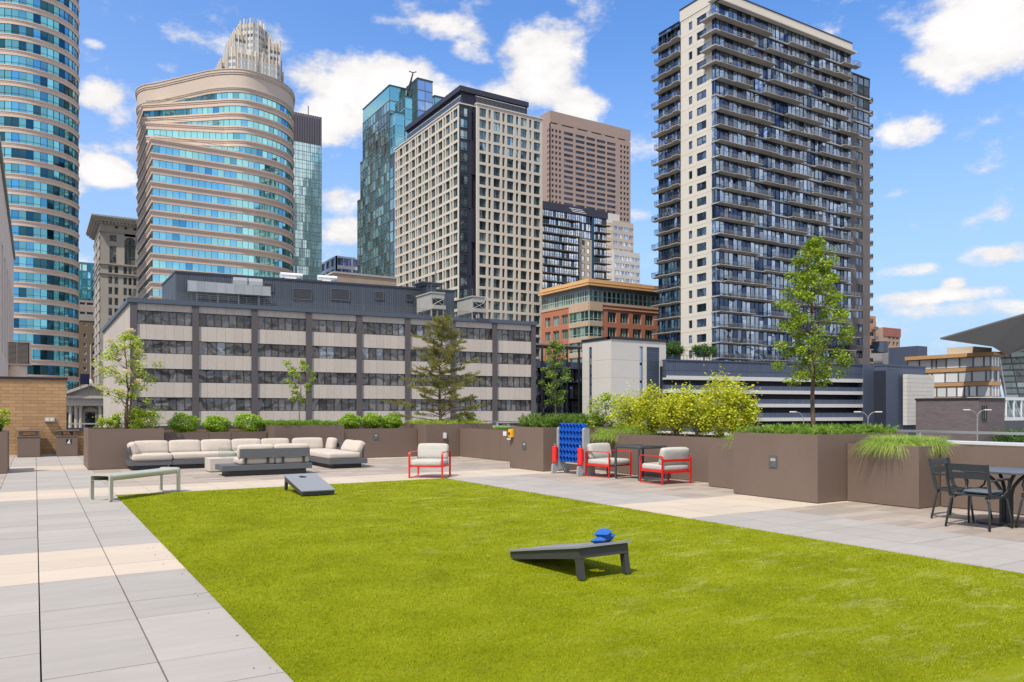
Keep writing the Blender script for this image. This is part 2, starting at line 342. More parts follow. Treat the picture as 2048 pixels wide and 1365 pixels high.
M_redsoil = mat('timber_mulch', (.32,.19,.11), .9, var=.25, scale=6, bump=.4)
M_black = mat('black_metal', (.02,.02,.022), .45); M_steel = mat('brushed_steel', (.55,.56,.57), .32, .8, var=.06)
M_white = mat('white_metal', (.72,.73,.74), .4, .1, var=.05)
M_char = mat('charcoal_aluminium', (.052,.060,.066), .45, .1, var=.08, fine=.04)
M_chair = mat('charcoal_chair', (.038,.045,.050), .38, .15, var=.08)
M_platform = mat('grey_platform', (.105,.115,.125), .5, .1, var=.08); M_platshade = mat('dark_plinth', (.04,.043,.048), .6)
M_bench = mat('stone_grey_lacquer', (.47,.47,.41), .36, .15, var=.05)
M_red = mat('red_lacquer', (.62,.018,.014), .33, 0, var=.06, coat=.3); M_redp = mat('red_plastic', (.80,.022,.018), .35, var=.05)
M_blue = mat('blue_plastic', (.008,.10,.50), .3, var=.06); M_gplastic = mat('grey_plastic', (.30,.32,.34), .5, var=.06)
def fabric(name, rgb, fine=.10):
    m = mat(name, rgb, .92, var=.09, scale=2.2, fine=fine, bump=.8, bscale=6, spec=.15); m.node_tree.nodes['Principled BSDF'].inputs['Sheen Weight'].default_value = .15; return m
M_cush = fabric('sand_canvas', (.50,.445,.39)); M_cushg = fabric('grey_canvas', (.45,.44,.41)); M_bag = fabric('blue_canvas', (.02,.115,.42), .3)
M_brick = brick('terrace_brick', (.44,.275,.14), (.36,.215,.105), (.24,.16,.095), .42, .112, .008, var=.20)
M_pipe = mat('green_grey_paint', (.2,.23,.2), .5)
def clear_glass(name, tint=(.95,.975,.97)):
    m, t, b, o = new_mat(name); b.inputs['Base Color'].default_value = (*tint,1); b.inputs['Roughness'].default_value = .03; b.inputs['Metallic'].default_value = 0
    tr = nnode(t, 'ShaderNodeBsdfTransparent'); tr.inputs[0].default_value = (*tint,1); gl = nnode(t, 'ShaderNodeBsdfGlossy', i_Roughness=.03); fr = nnode(t, 'ShaderNodeFresnel', i_IOR=1.5)
    gq = nnode(t, 'ShaderNodeNewGeometry'); f = nmath('MULTIPLY', nmath('ADD', nmath('MULTIPLY', fr.outputs[0], 1.3, tree=t, clamp=True), .02, tree=t, clamp=True), nmath('SUBTRACT', 1, gq.outputs['Backfacing'], tree=t), tree=t)
    ms = nnode(t, 'ShaderNodeMixShader'); t.links.new(f, ms.inputs[0]); t.links.new(tr.outputs[0], ms.inputs[1]); t.links.new(gl.outputs[0], ms.inputs[2]); t.links.new(ms.outputs[0], o.inputs[0]); return m
M_clear = clear_glass('clear_glass')

# ------------------------------------------------------------- ground, terrace slab, pavers, lawn
g = MB(); g.box(-3000,3000,-3000,4000,GZ-1,GZ); tag(g.build('ground', mat('city_ground', (.13,.125,.12), .9, var=.2, scale=.02)), kind='structure')
g = MB(); g.box(15.5,34,-60,420,GZ+.004,GZ+.02); g.box(-260,420,64,84,GZ+.004,GZ+.02)
tag(g.build('road', mat('asphalt', (.06,.06,.062), .9, var=.2, scale=.3)), kind='structure')
g = MB(); g.box(34,39,-60,64,GZ+.004,GZ+.15); g.box(34,39,84,420,GZ+.004,GZ+.15); g.box(-260,15.4,84,88,GZ+.004,GZ+.15); g.box(-260,15.4,60,64,GZ+.004,GZ+.15)
tag(g.build('pavement', mat('pavement', (.4,.39,.37), .9, var=.1, scale=.5)), kind='structure')
TX1, TY1 = 14.15, 31.05
g = MB(); g.box(-26,TX1+.45,-8,TY1+.3,GZ+.03,-.055); tag(g.build('terrace_slab', M_under), kind='structure')
jx, jy, pw, pl = .03, 8.15, .618, .59
tb = MB()
for i in range(-26, 24):
    for j in range(-22, 40):
        x0 = jx+i*pw; x1 = x0+pw; y0 = jy+j*pl; y1 = y0+pl
        if x0 > TX1 or y0 > TY1 or x0 < -15: continue
        if x0 > 1.9 and x1 < 7.3 and y1 < 15.2: continue      # under the lawn
        x1c = min(x1, TX1); y1c = min(y1, TY1); mm = 0
        if j % 13 in (0,1,2): mm = 1
        elif x0 > 9.75 or (x0 > 1.2 and y0 > 17) or x0 < -.6: mm = 2
        gx = .0048; gy = .0028
        dz = random.uniform(-.0012,.0012)
        if mm == 2:                                           # plank-look pavers carry two boards each
            ym = (y0+y1c)/2; tb.box(x0+gx*.6,x1c-gx*.6,y0+gy,ym-.001,-.05,dz,mm); tb.box(x0+gx*.6,x1c-gx*.6,ym+.001,y1c-gy,-.05,dz,mm)
        else: tb.box(x0+gx,x1c-gx,y0+gy,y1c-gy,-.05,dz,mm)
tag(tb.build('pavers', [M_grey, M_cream, M_brown]), kind='structure')
LX0, LX1, LY0, LY1 = 1.262, 7.95, -3.0, 15.8
def turf_mat(name, c1, c2, c3, bumpy=True):
    m, t, b, _ = new_mat(name); tcn = nnode(t, 'ShaderNodeTexCoord')
    mpn = nnode(t, 'ShaderNodeMapping'); mpn.inputs['Scale'].default_value = (1,1,1); t.links.new(tcn.outputs['Object'], mpn.inputs[0])
    a = nnode(t, 'ShaderNodeTexNoise', i_Scale=1.3, i_Detail=8.0, i_Roughness=.65, i_Distortion=.4); t.links.new(mpn.outputs[0], a.inputs['Vector'])
    c = nnode(t, 'ShaderNodeTexNoise', i_Scale=110, i_Detail=4.0, i_Roughness=.8); t.links.new(mpn.outputs[0], c.inputs['Vector'])
    at = nnode(t, 'ShaderNodeAttribute', attribute_name='rnd')
    f = nmath('ADD', nmath('MULTIPLY', nmath('SUBTRACT', a.outputs[0], .5, tree=t), .65, tree=t), .46, tree=t)
    f = nmath('ADD', f, nmath('MULTIPLY', nmath('SUBTRACT', at.outputs['Fac'] if not bumpy else c.outputs[0], .5, tree=t), .9, tree=t), tree=t, clamp=True)
    cr_ = nnode(t, 'ShaderNodeValToRGB'); e = cr_.color_ramp.elements; e[0].color = (*c1,1); e[1].color = (*c3,1); e[0].position = .1; e[1].position = 1.0; k = e.new(.5); k.color = (*c2,1)
    t.links.new(f, cr_.inputs[0])
    # flattened pale fibres: short brushed streaks, strongest in the right half of the lawn
    mp2 = nnode(t, 'ShaderNodeMapping'); mp2.inputs['Scale'].default_value = (1.1,3.2,1); mp2.inputs['Rotation'].default_value = (0,0,R(38)); t.links.new(tcn.outputs['Object'], mp2.inputs[0])
    w1 = nnode(t, 'ShaderNodeTexNoise', i_Scale=1.5, i_Detail=7.0, i_Roughness=.7, i_Distortion=.8); t.links.new(mp2.outputs[0], w1.inputs['Vector'])
    w2 = nnode(t, 'ShaderNodeMapRange'); t.links.new(w1.outputs[0], w2.inputs[0]); w2.inputs[1].default_value = .53; w2.inputs[2].default_value = .72; w2.inputs[3].default_value = 0; w2.inputs[4].default_value = .48
    sx3 = nnode(t, 'ShaderNodeSeparateXYZ'); t.links.new(tcn.outputs['Object'], sx3.inputs[0]); w3 = nnode(t, 'ShaderNodeMapRange', interpolation_type='SMOOTHSTEP'); t.links.new(sx3.outputs[0], w3.inputs[0]); w3.inputs[1].default_value = 2.2; w3.inputs[2].default_value = 5.5; w3.inputs[3].default_value = .12
    wm = nnode(t, 'ShaderNodeMixRGB'); t.links.new(nmath('MULTIPLY', w2.outputs[0], w3.outputs[0], tree=t), wm.inputs[0]); t.links.new(cr_.outputs[0], wm.inputs[1]); wm.inputs[2].default_value = (.50,.50,.19,1)
    t.links.new(wm.outputs[0], b.inputs['Base Color']); b.inputs['Roughness'].default_value = .75; b.inputs['Specular IOR Level'].default_value = .06
    if bumpy: bp = nnode(t, 'ShaderNodeBump', i_Strength=.8, i_Distance=.02); t.links.new(c.outputs[0], bp.inputs['Height']); t.links.new(bp.outputs[0], b.inputs['Normal'])
    return m
C_T = ((.085,.115,.002), (.25,.285,.003), (.43,.45,.06))
g = MB(); g.box(LX0,LX1,LY0,LY1,-.06,.012); tag(g.build('lawn_base', turf_mat('turf_backing', *C_T)), kind='structure')
def np_mesh(name, V, Fc, mats, rnd, mi=None, parent=None, smooth=False):
    me = bpy.data.meshes.new(name); n, k = Fc.shape
    me.vertices.add(len(V)); me.vertices.foreach_set('co', V.astype(np.float32).ravel())
    me.loops.add(n*k); me.loops.foreach_set('vertex_index', Fc.astype(np.int32).ravel())
    me.polygons.add(n); me.polygons.foreach_set('loop_start', np.arange(n, dtype=np.int32)*k)
    for q in (mats if isinstance(mats, (list,tuple)) else [mats]): me.materials.append(q)
    if mi is not None: me.polygons.foreach_set('material_index', mi.astype(np.int32))
    a = me.attributes.new('rnd', 'FLOAT', 'FACE'); a.data.foreach_set('value', rnd.astype(np.float32)); me.update(calc_edges=True)
    o = bpy.data.objects.new(name, me); COL.objects.link(o)
    if parent is not None:
        o.parent = parent; p = parent; off = Vector((0,0,0))
        while p is not None: off = off+Vector(p.location); p = p.parent
        o.location = -off
    return o
# blades: dense near the camera, sparser and wider with distance
n_bl = 330000
def blades(n):
    out = []
    while sum(len(q) for q in out) < n:
        x = RNG.uniform(LX0-.012, LX1+.012, n); y = RNG.uniform(2.4, LY1-.005, n); d = x*SI+y*CO; xs = x*CO-y*SI
        keep = (RNG.random(n) < (4.0/np.maximum(d,4.0))**1.35) & (np.abs(xs) < d*.70+.2) & (d > 4.0)
        out.append(np.stack([x[keep], y[keep], d[keep]], 1))
    return np.concatenate(out)[:n]
B = blades(n_bl); ang = RNG.uniform(0, 2*math.pi, n_bl); w = .0016*(B[:,2]/4)**.9; hgt = RNG.uniform(.015,.026,n_bl); lean = RNG.normal(0,.009,(n_bl,2)) + np.array([.004,-.006])
dx = np.cos(ang)*w; dy = np.sin(ang)*w
V = np.zeros((n_bl,3,3)); V[:,0] = np.stack([B[:,0]-dx,B[:,1]-dy,np.full(n_bl,.010)],1); V[:,1] = np.stack([B[:,0]+dx,B[:,1]+dy,np.full(n_bl,.010)],1); V[:,2] = np.stack([B[:,0]+lean[:,0],B[:,1]+lean[:,1],hgt],1)
tag(np_mesh('lawn', V.reshape(-1,3), np.arange(n_bl*3).reshape(-1,3), turf_mat('turf_blades', *C_T, bumpy=False), RNG.random(n_bl)), kind='stuff')

# stray leaves and grit blown onto the paving, mostly along the lawn edge and the joints
mb = MB()
for _ in range(80):
    if random.random() < .6: x, y = LX0-abs(random.gauss(0,.10))-.02, random.uniform(3.8,15.8)
    elif random.random() < .5: x, y = jx+random.randint(-1,2)*pw+random.gauss(0,.012), random.uniform(4,22)
    else: x, y = random.uniform(8,12), random.uniform(6,22)
    s_ = random.uniform(.004,.013); a = random.uniform(0,6.28); c_, d_ = math.cos(a)*s_, math.sin(a)*s_
    mb.add([(x-c_,y-d_,.003),(x+d_*.5,y-c_*.5,.008),(x+c_,y+d_,.004),(x-d_*.5,y+c_*.5,.006)], [(0,1,2,3)])
tag(mb.build('leaf_litter', mat('dry_leaf', (.12,.08,.045), .9, rnd=.5)), kind='stuff')

# ------------------------------------------------------------- walls and railings at the terrace edge
t_ = empty('brick_wall', 'tall tan brick wall on the left behind the two litter bins, dark coping on top', 'wall', (-4,31,0))
mb = MB(); mb.box(-14,.93,31,31.4,0,2.62); mb.build('wall', M_brick, t_)
mb = MB(); mb.box(-14.03,.97,30.96,31.44,2.62,2.70); mb.build('coping', M_black, t_)
mb = MB(); mb.box(-14,.93,30.95,30.998,0,.05); mb.build('skirting', mat('concrete_trim', (.5,.49,.46), .8), t_)
mb = MB(); mb.box(.28,.58,30.86,30.998,1.17,1.32); mb.box(.31,.42,30.84,30.86,1.19,1.29,1); mb.box(.45,.55,30.84,30.86,1.19,1.29,1); mb.build('wall_light', [M_steel, mat('lamp_lens', (.6,.6,.55), .2)], t_, bevel=.01)
t_ = empty('parapet_wall', 'low tan brick parapet under a dark coping, running behind the rear planters', 'wall', (6,31,0))
mb = MB(); mb.box(.94,TX1+.35,31.0,31.3,0,.86); mb.build('wall', M_brick, t_)
mb = MB(); mb.box(.99,TX1+.35,30.94,31.36,.86,.95); mb.build('coping', mat('blue_grey_coping', (.05,.065,.085), .4, .3), t_)
t_ = empty('side_parapet', 'dark parapet with pale curb along the right edge of the terrace', 'wall', (TX1,10,0))
mb = MB(); mb.box(TX1,TX1+.3,-8,30.9,0,.93); mb.build('wall', M_char, t_)
mb = MB(); mb.box(TX1-.04,TX1+.34,-8,30.93,.93,1.0); mb.build('coping', M_white, t_)
def railing(name, label, p0, p1, z, zb, step):
    t_ = empty(name, label, 'railing', ((p0[0]+p1[0])/2,(p0[1]+p1[1])/2,zb)); a = Vector((*p0,z)); b = Vector((*p1,z)); L_ = (b-a).length; n = max(2,int(L_/step))
    mb = MB(); mb.bar([a,b],.07,.045,side=(b-a).normalized().cross(Vector((0,0,1)))); mb.build('handrail', M_steel, t_)
    for i in range(n):
        p = a+(b-a)*((i+.5)/n); mb = MB(); mb.box(p.x-.03,p.x+.03,p.y-.03,p.y+.03,zb,z-.024); mb.box(p.x-.07,p.x+.07,p.y-.05,p.y+.05,zb,zb+.012); mb.build('post', M_steel, t_)
railing('railing', 'pale steel handrail above the low brick parapet behind the sofas', (1.0,31.15), (TX1+.1,31.15), 1.09, .95, 3.2)
railing('railing', 'pale steel handrail along the right edge beyond the dining table', (TX1+.12,30.7), (TX1+.12,-6), 1.16, 1.0, 2.6)

# ------------------------------------------------------------- planters
def light_fix(mb, face, c, z, w=.17, h=.2):
    # recessed step light: frame proud of the wall, hooded sloping inside
    ax, pos = face
    def bx(a0,a1,d0,d1,z0,z1,m):
        if ax == 'x': mb.box(pos-d1,pos-d0,a0,a1,z0,z1,m)
        else: mb.box(a0,a1,pos-d1,pos-d0,z0,z1,m)
    f = .028
    bx(c-w/2,c+w/2,0.002,.014,z-h/2,z-h/2+f,0); bx(c-w/2,c+w/2,.002,.014,z+h/2-f,z+h/2,0); bx(c-w/2,c-w/2+f,.002,.013,z-h/2+f,z+h/2-f,0); bx(c+w/2-f,c+w/2,.002,.013,z-h/2+f,z+h/2-f,0)
    bx(c-w/2+f,c+w/2-f,.002,.004,z-h/2+f,z+h/2-f,2)
    bx(c-w/2+f,c+w/2-f,.004,.0085,z+.01,z+h/2-f,1)
    if ax == 'x': mb.add([(pos-.004,c-w/2+f,z),(pos-.012,c-w/2+f,z-h/2+f),(pos-.012,c+w/2-f,z-h/2+f),(pos-.004,c+w/2-f,z)], [(0,1,2,3)], 0)
    else: mb.add([(c-w/2+f,pos-.004,z),(c-w/2+f,pos-.012,z-h/2+f),(c+w/2-f,pos-.012,z-h/2+f),(c+w/2-f,pos-.004,z)], [(0,1,2,3)], 0)
M_fix = [mat('fixture_grey', (.13,.15,.155), .4, .5), mat('fixture_lens', (.36,.35,.32), .4), mat('fixture_inside', (.05,.055,.06), .4)]
def planter(x0, x1, y0, y1, h, label, group='brown metal planters around the terrace', light=None, soil=None, loc=None):
    t_ = empty('planter', label, 'planter', ((x0+x1)/2,(y0+y1)/2,0), group=group); w = .035
    mb = MB(); mb.prism([(x0,y0),(x1,y0),(x1,y1),(x0,y1)], .012, h, cap=False)
    mb.prism([(x0+w,y0+w),(x0+w,y1-w),(x1-w,y1-w),(x1-w,y0+w)], h-.12, h, cap=False)
    o = [(x0,y0),(x1,y0),(x1,y1),(x0,y1)]; i = [(x0+w,y0+w),(x1-w,y0+w),(x1-w,y1-w),(x0+w,y1-w)]
    for k in range(4): k2 = (k+1)%4; mb.add([(*o[k],h),(*o[k2],h),(*i[k2],h),(*i[k],h)], [(0,1,2,3)])
    mb.add([(*q,.012) for q in o[::-1]], [(0,1,2,3)]); mb.build('box', M_planter, t_)
    mb = MB(); mb.box(x0+w+.002,x1-w-.002,y0+w+.002,y1-w-.002,h-.14,h-.07); mb.build('soil', soil or M_soil, t_)
    if light: mb = MB(); light_fix(mb, *light); mb.build('recessed_light', M_fix, t_)
    return t_
pl1 = planter(1.18,3.0,22.95,25.2,1.07,'tall brown planter on the left behind the corner sofa, holding the cream-blossomed tree')
planter(-4.2,-.58,22.8,24.4,1.03,'brown planter cut off by the left edge of the picture, with feathery grass')
planter(3.18,4.385,24.2,25.3,.915,'low brown planter under the leftmost of the round bushes, behind the long sofa', soil=M_redsoil)
planter(4.395,5.015,24.2,25.3,.915,'narrow low brown planter under the middle of the three round bushes on the left', soil=M_redsoil)
planter(5.025,6.07,24.2,25.3,.915,'low brown planter under the third round bush, touching the taller juniper planter', soil=M_redsoil)
planter(6.1,8.27,23.45,25.2,1.11,'tall brown planter with ground-hugging juniper and a thin sapling, behind the sofas')
planter(8.29,11.03,24.0,25.3,.965,'brown planter with a recessed light and a row of three round bushes', light=(('y',24.0),9.55,.70))
pine_pl = planter(11.05,13.6,23.3,25.5,1.105,'tall brown planter carrying the bare-twigged conifer')
ysm = fy(1000.7, 12.3)
planter(12.3,13.6,ysm+.006,23.28,.96,'long brown planter with low fine grass, right of the conifer planter')
planter(12.3,13.6,17.96,ysm-.006,.96,'short section of brown planter beside the one with the yellow call box')
pg = planter(11.0,13.6,16.3,17.93,1.125,'tall brown planter with a yellow call box and a recessed light', light=(('x',11.0),fy(1049,11.0),.63))
planter(12.55,13.6,15.12,16.28,.86,'low brown planter overhung by ornamental grass behind the game frame')
planter(12.37,13.7,11.37,15.1,.975,'long brown planter full of yellow-green shrubs behind the grey table')
planter(11.74,13.6,10.12,11.35,.98,'plain brown planter between the yellow shrubs and the largest planter')
planter(11.1,13.7,8.28,10.1,1.15,'largest brown planter, with the tall tree and a recessed light on its side', light=(('x',11.1),fy(1546.5,11.1),zat(924,11.1,fy(1546.5,11.1))))
planter(11.87,13.4,7.0,8.26,.985,'brown planter with an overflowing tuft of bright grass, next to the dining chairs')
planter(12.46,13.4,-3.0,6.98,.985,'low empty brown planter running behind the dining table')
# outlet cover on the conifer planter, call box
mb = MB(); sx = fx(889,23.3); mb.box(sx-.07,sx+.07,23.27,23.298,.60,.82); mb.box(sx-.05,sx+.05,23.235,23.27,.63,.80,1); mb.build('outlet_cover', [M_steel, M_white], pine_pl, bevel=.008)
cy = fy(1023,11.0); t_ = empty('emergency_call_box', 'yellow call box with clear guard and small dark button on the brown planter', 'call box', (11.0,cy,.85))
mb = MB(); mb.box(10.90,10.998,cy-.13,cy+.02,.83,1.05); mb.build('housing', mat('signal_yellow', (.80,.42,.02), .35), t_, bevel=.015)
mb = MB(); mb.box(10.88,10.9,cy-.085,cy-.03,.9,.97); mb.build('button', M_black, t_)
mb = MB(); mb.box(10.90,10.998,cy+.05,cy+.27,.84,1.02); mb.box(10.87,10.90,cy+.09,cy+.23,.87,.99,1); mb.tube([(10.93,cy-.05,.83),(10.93,cy-.05,.78),(10.93,cy+.1,.78)],.02,6,1); mb.build('guard', [M_clear, M_white], t_)

# ------------------------------------------------------------- litter bins
def litter_bin(x0, x1, y, label, emblem=False):
    t_ = empty('litter_bin', label, 'litter bin', ((x0+x1)/2,y+.28,0), group='litter bins against the brick wall'); d = .55; M_b = M_planter
    mb = MB(); mb.box(x0,x1,y,y+d,.01,.66); mb.build('body', M_b, t_, bevel=.012)
    mb = MB()
    xa, xb = x0+.04, x1-.04; cxm = (x0+x1)/2
    mb.box(x0-.015,x1+.015,y-.015,y+d,.665,.70)
    mb.box(xa,cxm-.17,y+.02,y+d-.02,.70,.86); mb.box(cxm+.17,xb,y+.02,y+d-.02,.70,.86); mb.box(cxm-.17,cxm+.17,y+.02,y+d-.02,.70,.725); mb.box(cxm-.17,cxm+.17,y+.02,y+d-.02,.835,.86)
    mb.build('hood', M_b, t_, bevel=.006)
    mb = MB(); mb.box(x0-.03,x1+.05,y-.04,y+d+.02,.862,.89); mb.build('lid', M_b, t_, bevel=.006)
    if emblem:
        mb = MB(); cx, cz = cxm+.05, .50; yy = y-.004
        mb.box(cx-.085,cx+.085,yy,y-.001,cz-.085,cz+.085,0)
        mb.box(cx-.06,cx+.055,yy-.002,yy-.0005,cz-.065,cz-.045,1); mb.prism([(cx-.05,yy-.002),(cx+.03,yy-.002),(cx+.03,yy-.0005),(cx-.05,yy-.0005)],cz-.045,cz-.02,1)
        mb.add([(cx-.035,yy-.002,cz-.02),(cx+.035,yy-.002,cz-.02),(cx+.02,yy-.002,cz+.03),(cx-.005,yy-.002,cz+.035)],[(0,1,2,3)],1)
        mb.add([(cx+.012+.018*math.cos(a*math.pi/5),yy-.002,cz+.052+.018*math.sin(a*math.pi/5)) for a in range(10)],[tuple(range(10))],1)
        mb.build('emblem', [M_black, M_white], t_)
litter_bin(-.50,.15,30.35,'brown metal litter bin with plain front, left of the two by the brick wall')
litter_bin(.62,1.25,30.35,'brown metal litter bin with a black square emblem, right of the two', True)

# ------------------------------------------------------------- bench
def loop_pts(w, h, r, n=5, z0=0):
    "closed rounded rectangle in the local xz plane"
    pts = []
    for cx, cz, a0 in ((w/2-r,z0+r,-90),(w/2-r,z0+h-r,0),(-w/2+r,z0+h-r,90),(-w/2+r,z0+r,180)):
        for k in range(n+1): a = R(a0+90*k/n); pts.append((cx+r*math.cos(a), cz+r*math.sin(a)))
    return pts
bx, by = (.965,14.93), (2.2,16.08); ang_ = math.atan2(by[1]-bx[1], by[0]-bx[0])
t_ = empty('bench', 'backless pale grey metal bench with loop legs at the far left corner of the lawn', 'bench', ((bx[0]+by[0])/2,(bx[1]+by[1])/2,0), ang_)
Lb = math.hypot(by[0]-bx[0],by[1]-bx[1])+.06
mb = MB()
prof = [(-.165,.355),(-.192,.375),(-.200,.405),(-.197,.43),(-.18,.446)]+[(y_,.449-.010*(1-(y_/.16)**2)) for y_ in [-.15+.03*i for i in range(11)]]+[(.18,.446),(.197,.43),(.200,.405),(.192,.375),(.165,.355)]
vs = [(sx_*Lb/2,p[0],p[1]) for sx_ in (-1,1) for p in prof]; n_ = len(prof)
mb.add(vs, [(i,i+1,n_+i+1,n_+i) for i in range(n_-1)]); mb.box(-Lb/2+.01,Lb/2-.01,-.16,.16,.350,.357); mb.build('seat', M_bench, t_, smooth=True, local=True)
for sg in (-1,1):
    mb = MB(); mb.bar([(sg*(Lb/2-.03),p[0],p[1]) for p in loop_pts(.40,.452,.045)], .075, .03, side=(1,0,0), closed=True); mb.build('leg', M_bench, t_, local=True)

# ------------------------------------------------------------- bag-toss boards and bags
def toss_board(loc, rz, label, hole=True):
    t_ = empty('toss_board', label, 'bag toss board', (*loc,.03), rz, 'bag toss boards on the lawn'); Lh, W = 1.2, .61; h0, h1 = .085, .30
    sl_ = math.atan2(h1-h0, Lh); ca, sa = math.cos(sl_), math.sin(sl_)
    def q(s, x, n): return (x, -Lh/2+s*ca-n*sa, h0+s*sa+n*ca)
    LL = Lh/ca; th = .018; hc = LL-.23; hr = .0765; mb = MB(); NN = 28
    # top sheet with a real hole
    ring = [(hr*math.cos(2*math.pi*k/NN), hc+hr*math.sin(2*math.pi*k/NN)) for k in range(NN)]
    outer = []
    for k in range(NN):
        a = 2*math.pi*k/NN; cx_, cy_ = math.cos(a), math.sin(a); sc_ = min((W/2)/abs(cx_) if abs(cx_) > 1e-6 else 9, .23/abs(cy_) if abs(cy_) > 1e-6 else 9); outer.append((cx_*sc_, hc+cy_*sc_))
    for sx_ in (-1,1):
        for sy_ in (-1,1):
            a = math.atan2(sy_*.23, sx_*W/2) % (2*math.pi); outer[round(a/(2*math.pi)*NN) % NN] = (sx_*W/2, hc+sy_*.23)
    for n_off, flip in ((0,False),(-th,True)):
        for k in range(NN):
            k2 = (k+1)%NN; f = [q(ring[k][1],ring[k][0],n_off),q(outer[k][1],outer[k][0],n_off),q(outer[k2][1],outer[k2][0],n_off),q(ring[k2][1],ring[k2][0],n_off)]
            mb.add(f, [(3,2,1,0)] if flip else [(0,1,2,3)], 0)
        f = [q(0,-W/2,n_off),q(0,W/2,n_off),q(hc-.23,W/2,n_off),q(hc-.23,-W/2,n_off)]; mb.add(f, [(3,2,1,0)] if flip else [(0,1,2,3)], 0)
    for k in range(NN):
        k2 = (k+1)%NN; mb.add([q(ring[k][1],ring[k][0],0),q(ring[k2][1],ring[k2][0],0),q(ring[k2][1],ring[k2][0],-th),q(ring[k][1],ring[k][0],-th)], [(0,1,2,3)], 0)
    def slab(x0,x1,s0,s1,n0,n1,m=0):
        c = [q(s,x,n) for n in (n0,n1) for x,s in ((x0,s0),(x1,s0),(x1,s1),(x0,s1))]; mb.add(c, [(0,3,2,1),(4,5,6,7),(0,1,5,4),(1,2,6,5),(2,3,7,6),(3,0,4,7)], m)
    slab(-W/2-.006,-W/2,0,LL,-th,.001); slab(W/2,W/2+.006,0,LL,-th,.001); slab(-W/2-.006,W/2+.006,-.006,0,-th,.001); slab(-W/2-.006,W/2+.006,LL,LL+.006,-th,.001)
    mb.build('top', M_boardtop, t_, local=True)
    mb = MB()
    for sx_ in (-1,1):
        xo = sx_*(W/2-.014)
        x0_, x1_ = sorted((xo, xo-sx_*.03))
        a = q(0,x0_,-th-.001); b = q(LL-.03,x0_,-th-.001); c = q(LL-.03,x0_,-th-.095); d_ = (x0_, -Lh/2+.10, .004); e = (x0_, -Lh/2+.01, .004)
        pts = [a,b,c,d_,e]; pts2 = [(x1_,p_[1],p_[2]) for p_ in pts]
        mb.add(pts+pts2, [(0,1,2,3,4),(9,8,7,6,5)]+[(i,i+5,(i+1)%5+5,(i+1)%5) for i in range(5)])
    x0_, x1_ = -W/2+.045, W/2-.045
    a = q(LL-.06,0,-th-.001); c = [q(LL-.06,x,n) for n in (-th-.095,-th-.001) for x in (x0_,x1_)]+[q(LL-.03,x,n) for n in (-th-.095,-th-.001) for x in (x0_,x1_)]
    mb.add(c, [(0,1,3,2),(4,6,7,5),(0,4,5,1),(2,3,7,6),(0,2,6,4),(1,5,7,3)]); mb.box(-W/2+.045,W/2-.045,-Lh/2+.012,-Lh/2+.035,.006,h0-th-.004)
    mb.build('frame', M_board, t_, local=True)
    for sx_ in (-1,1):
        xo = sx_*(W/2-.0165); x0_, x1_ = sorted((xo, xo-sx_*.05)); mb = MB(); yt = Lh/2-.05; yb = Lh/2+.0
        c = [(x,y,z) for z,yy in ((0,yb),(h1-.03,yt)) for x,y in ((x0_-.001,yy-.045),(x1_+.001,yy-.045),(x1_+.001,yy+.02),(x0_-.001,yy+.02))]
        mb.add(c, [(0,3,2,1),(4,5,6,7),(0,1,5,4),(1,2,6,5),(2,3,7,6),(3,0,4,7)]); mb.build('leg', M_board, t_, local=True)
    return t_
M_board = mat('charcoal_board', (.040,.043,.042), .5, var=.12, scale=6, fine=.1); M_boardtop = mat('grey_board_top', (.235,.245,.265), .45, var=.05, fine=.05)
# local +y is the high end
toss_board((4.465,6.2), R(180), 'charcoal bag toss board in the middle of the lawn, blue bags on top')
toss_board((4.36,14.3), 0, 'grey-topped bag toss board near the sofas, its round hole facing the camera')
def bag(loc, rz, tilt, label):
    mb = MB(); mb.rbox(-.078,.078,-.078,.078,-.026,.026,.02,n=9,puff=.010)
    for i, v in enumerate(mb.v):
        x, y, z = v; e = max(abs(x),abs(y))/.078; f = max(0,1-e**3); c = (abs(x)*abs(y))/.078**2
        mb.v[i] = (x*(1+.16*c), y*(1+.16*c), z*(.22+.98*f)+.004*math.sin(x*75+loc[0]*9)*math.cos(y*66)+.010*c*math.sin(loc[0]*77+x*30))
    o = mb.build('bean_bag', M_bag, None, smooth=True); o.location = loc; o.rotation_euler = (tilt[0],tilt[1],rz); o.scale = (.80,.80,.80); tag(o, label, 'bean bag', 'blue bean bags piled on the board')
bxx, byy = 4.58, 5.79; zt = .03+.278
bag((bxx-.02,byy,zt+.018), .3, (-.18,0), 'flattened blue bean bag at the bottom of the pile, left of the pair under it')
bag((bxx+.07,byy+.04,zt+.014), .9, (-.18,.05), 'blue bean bag at the bottom of the pile on the side of the far leg')
bag((bxx+.05,byy+.01,zt+.050), .1, (-.1,.04), 'blue bean bag in the middle of the pile on the near board')
bag((bxx+.015,byy,zt+.086), .55, (-.05,-.12), 'blue bean bag on top of the pile on the near board')

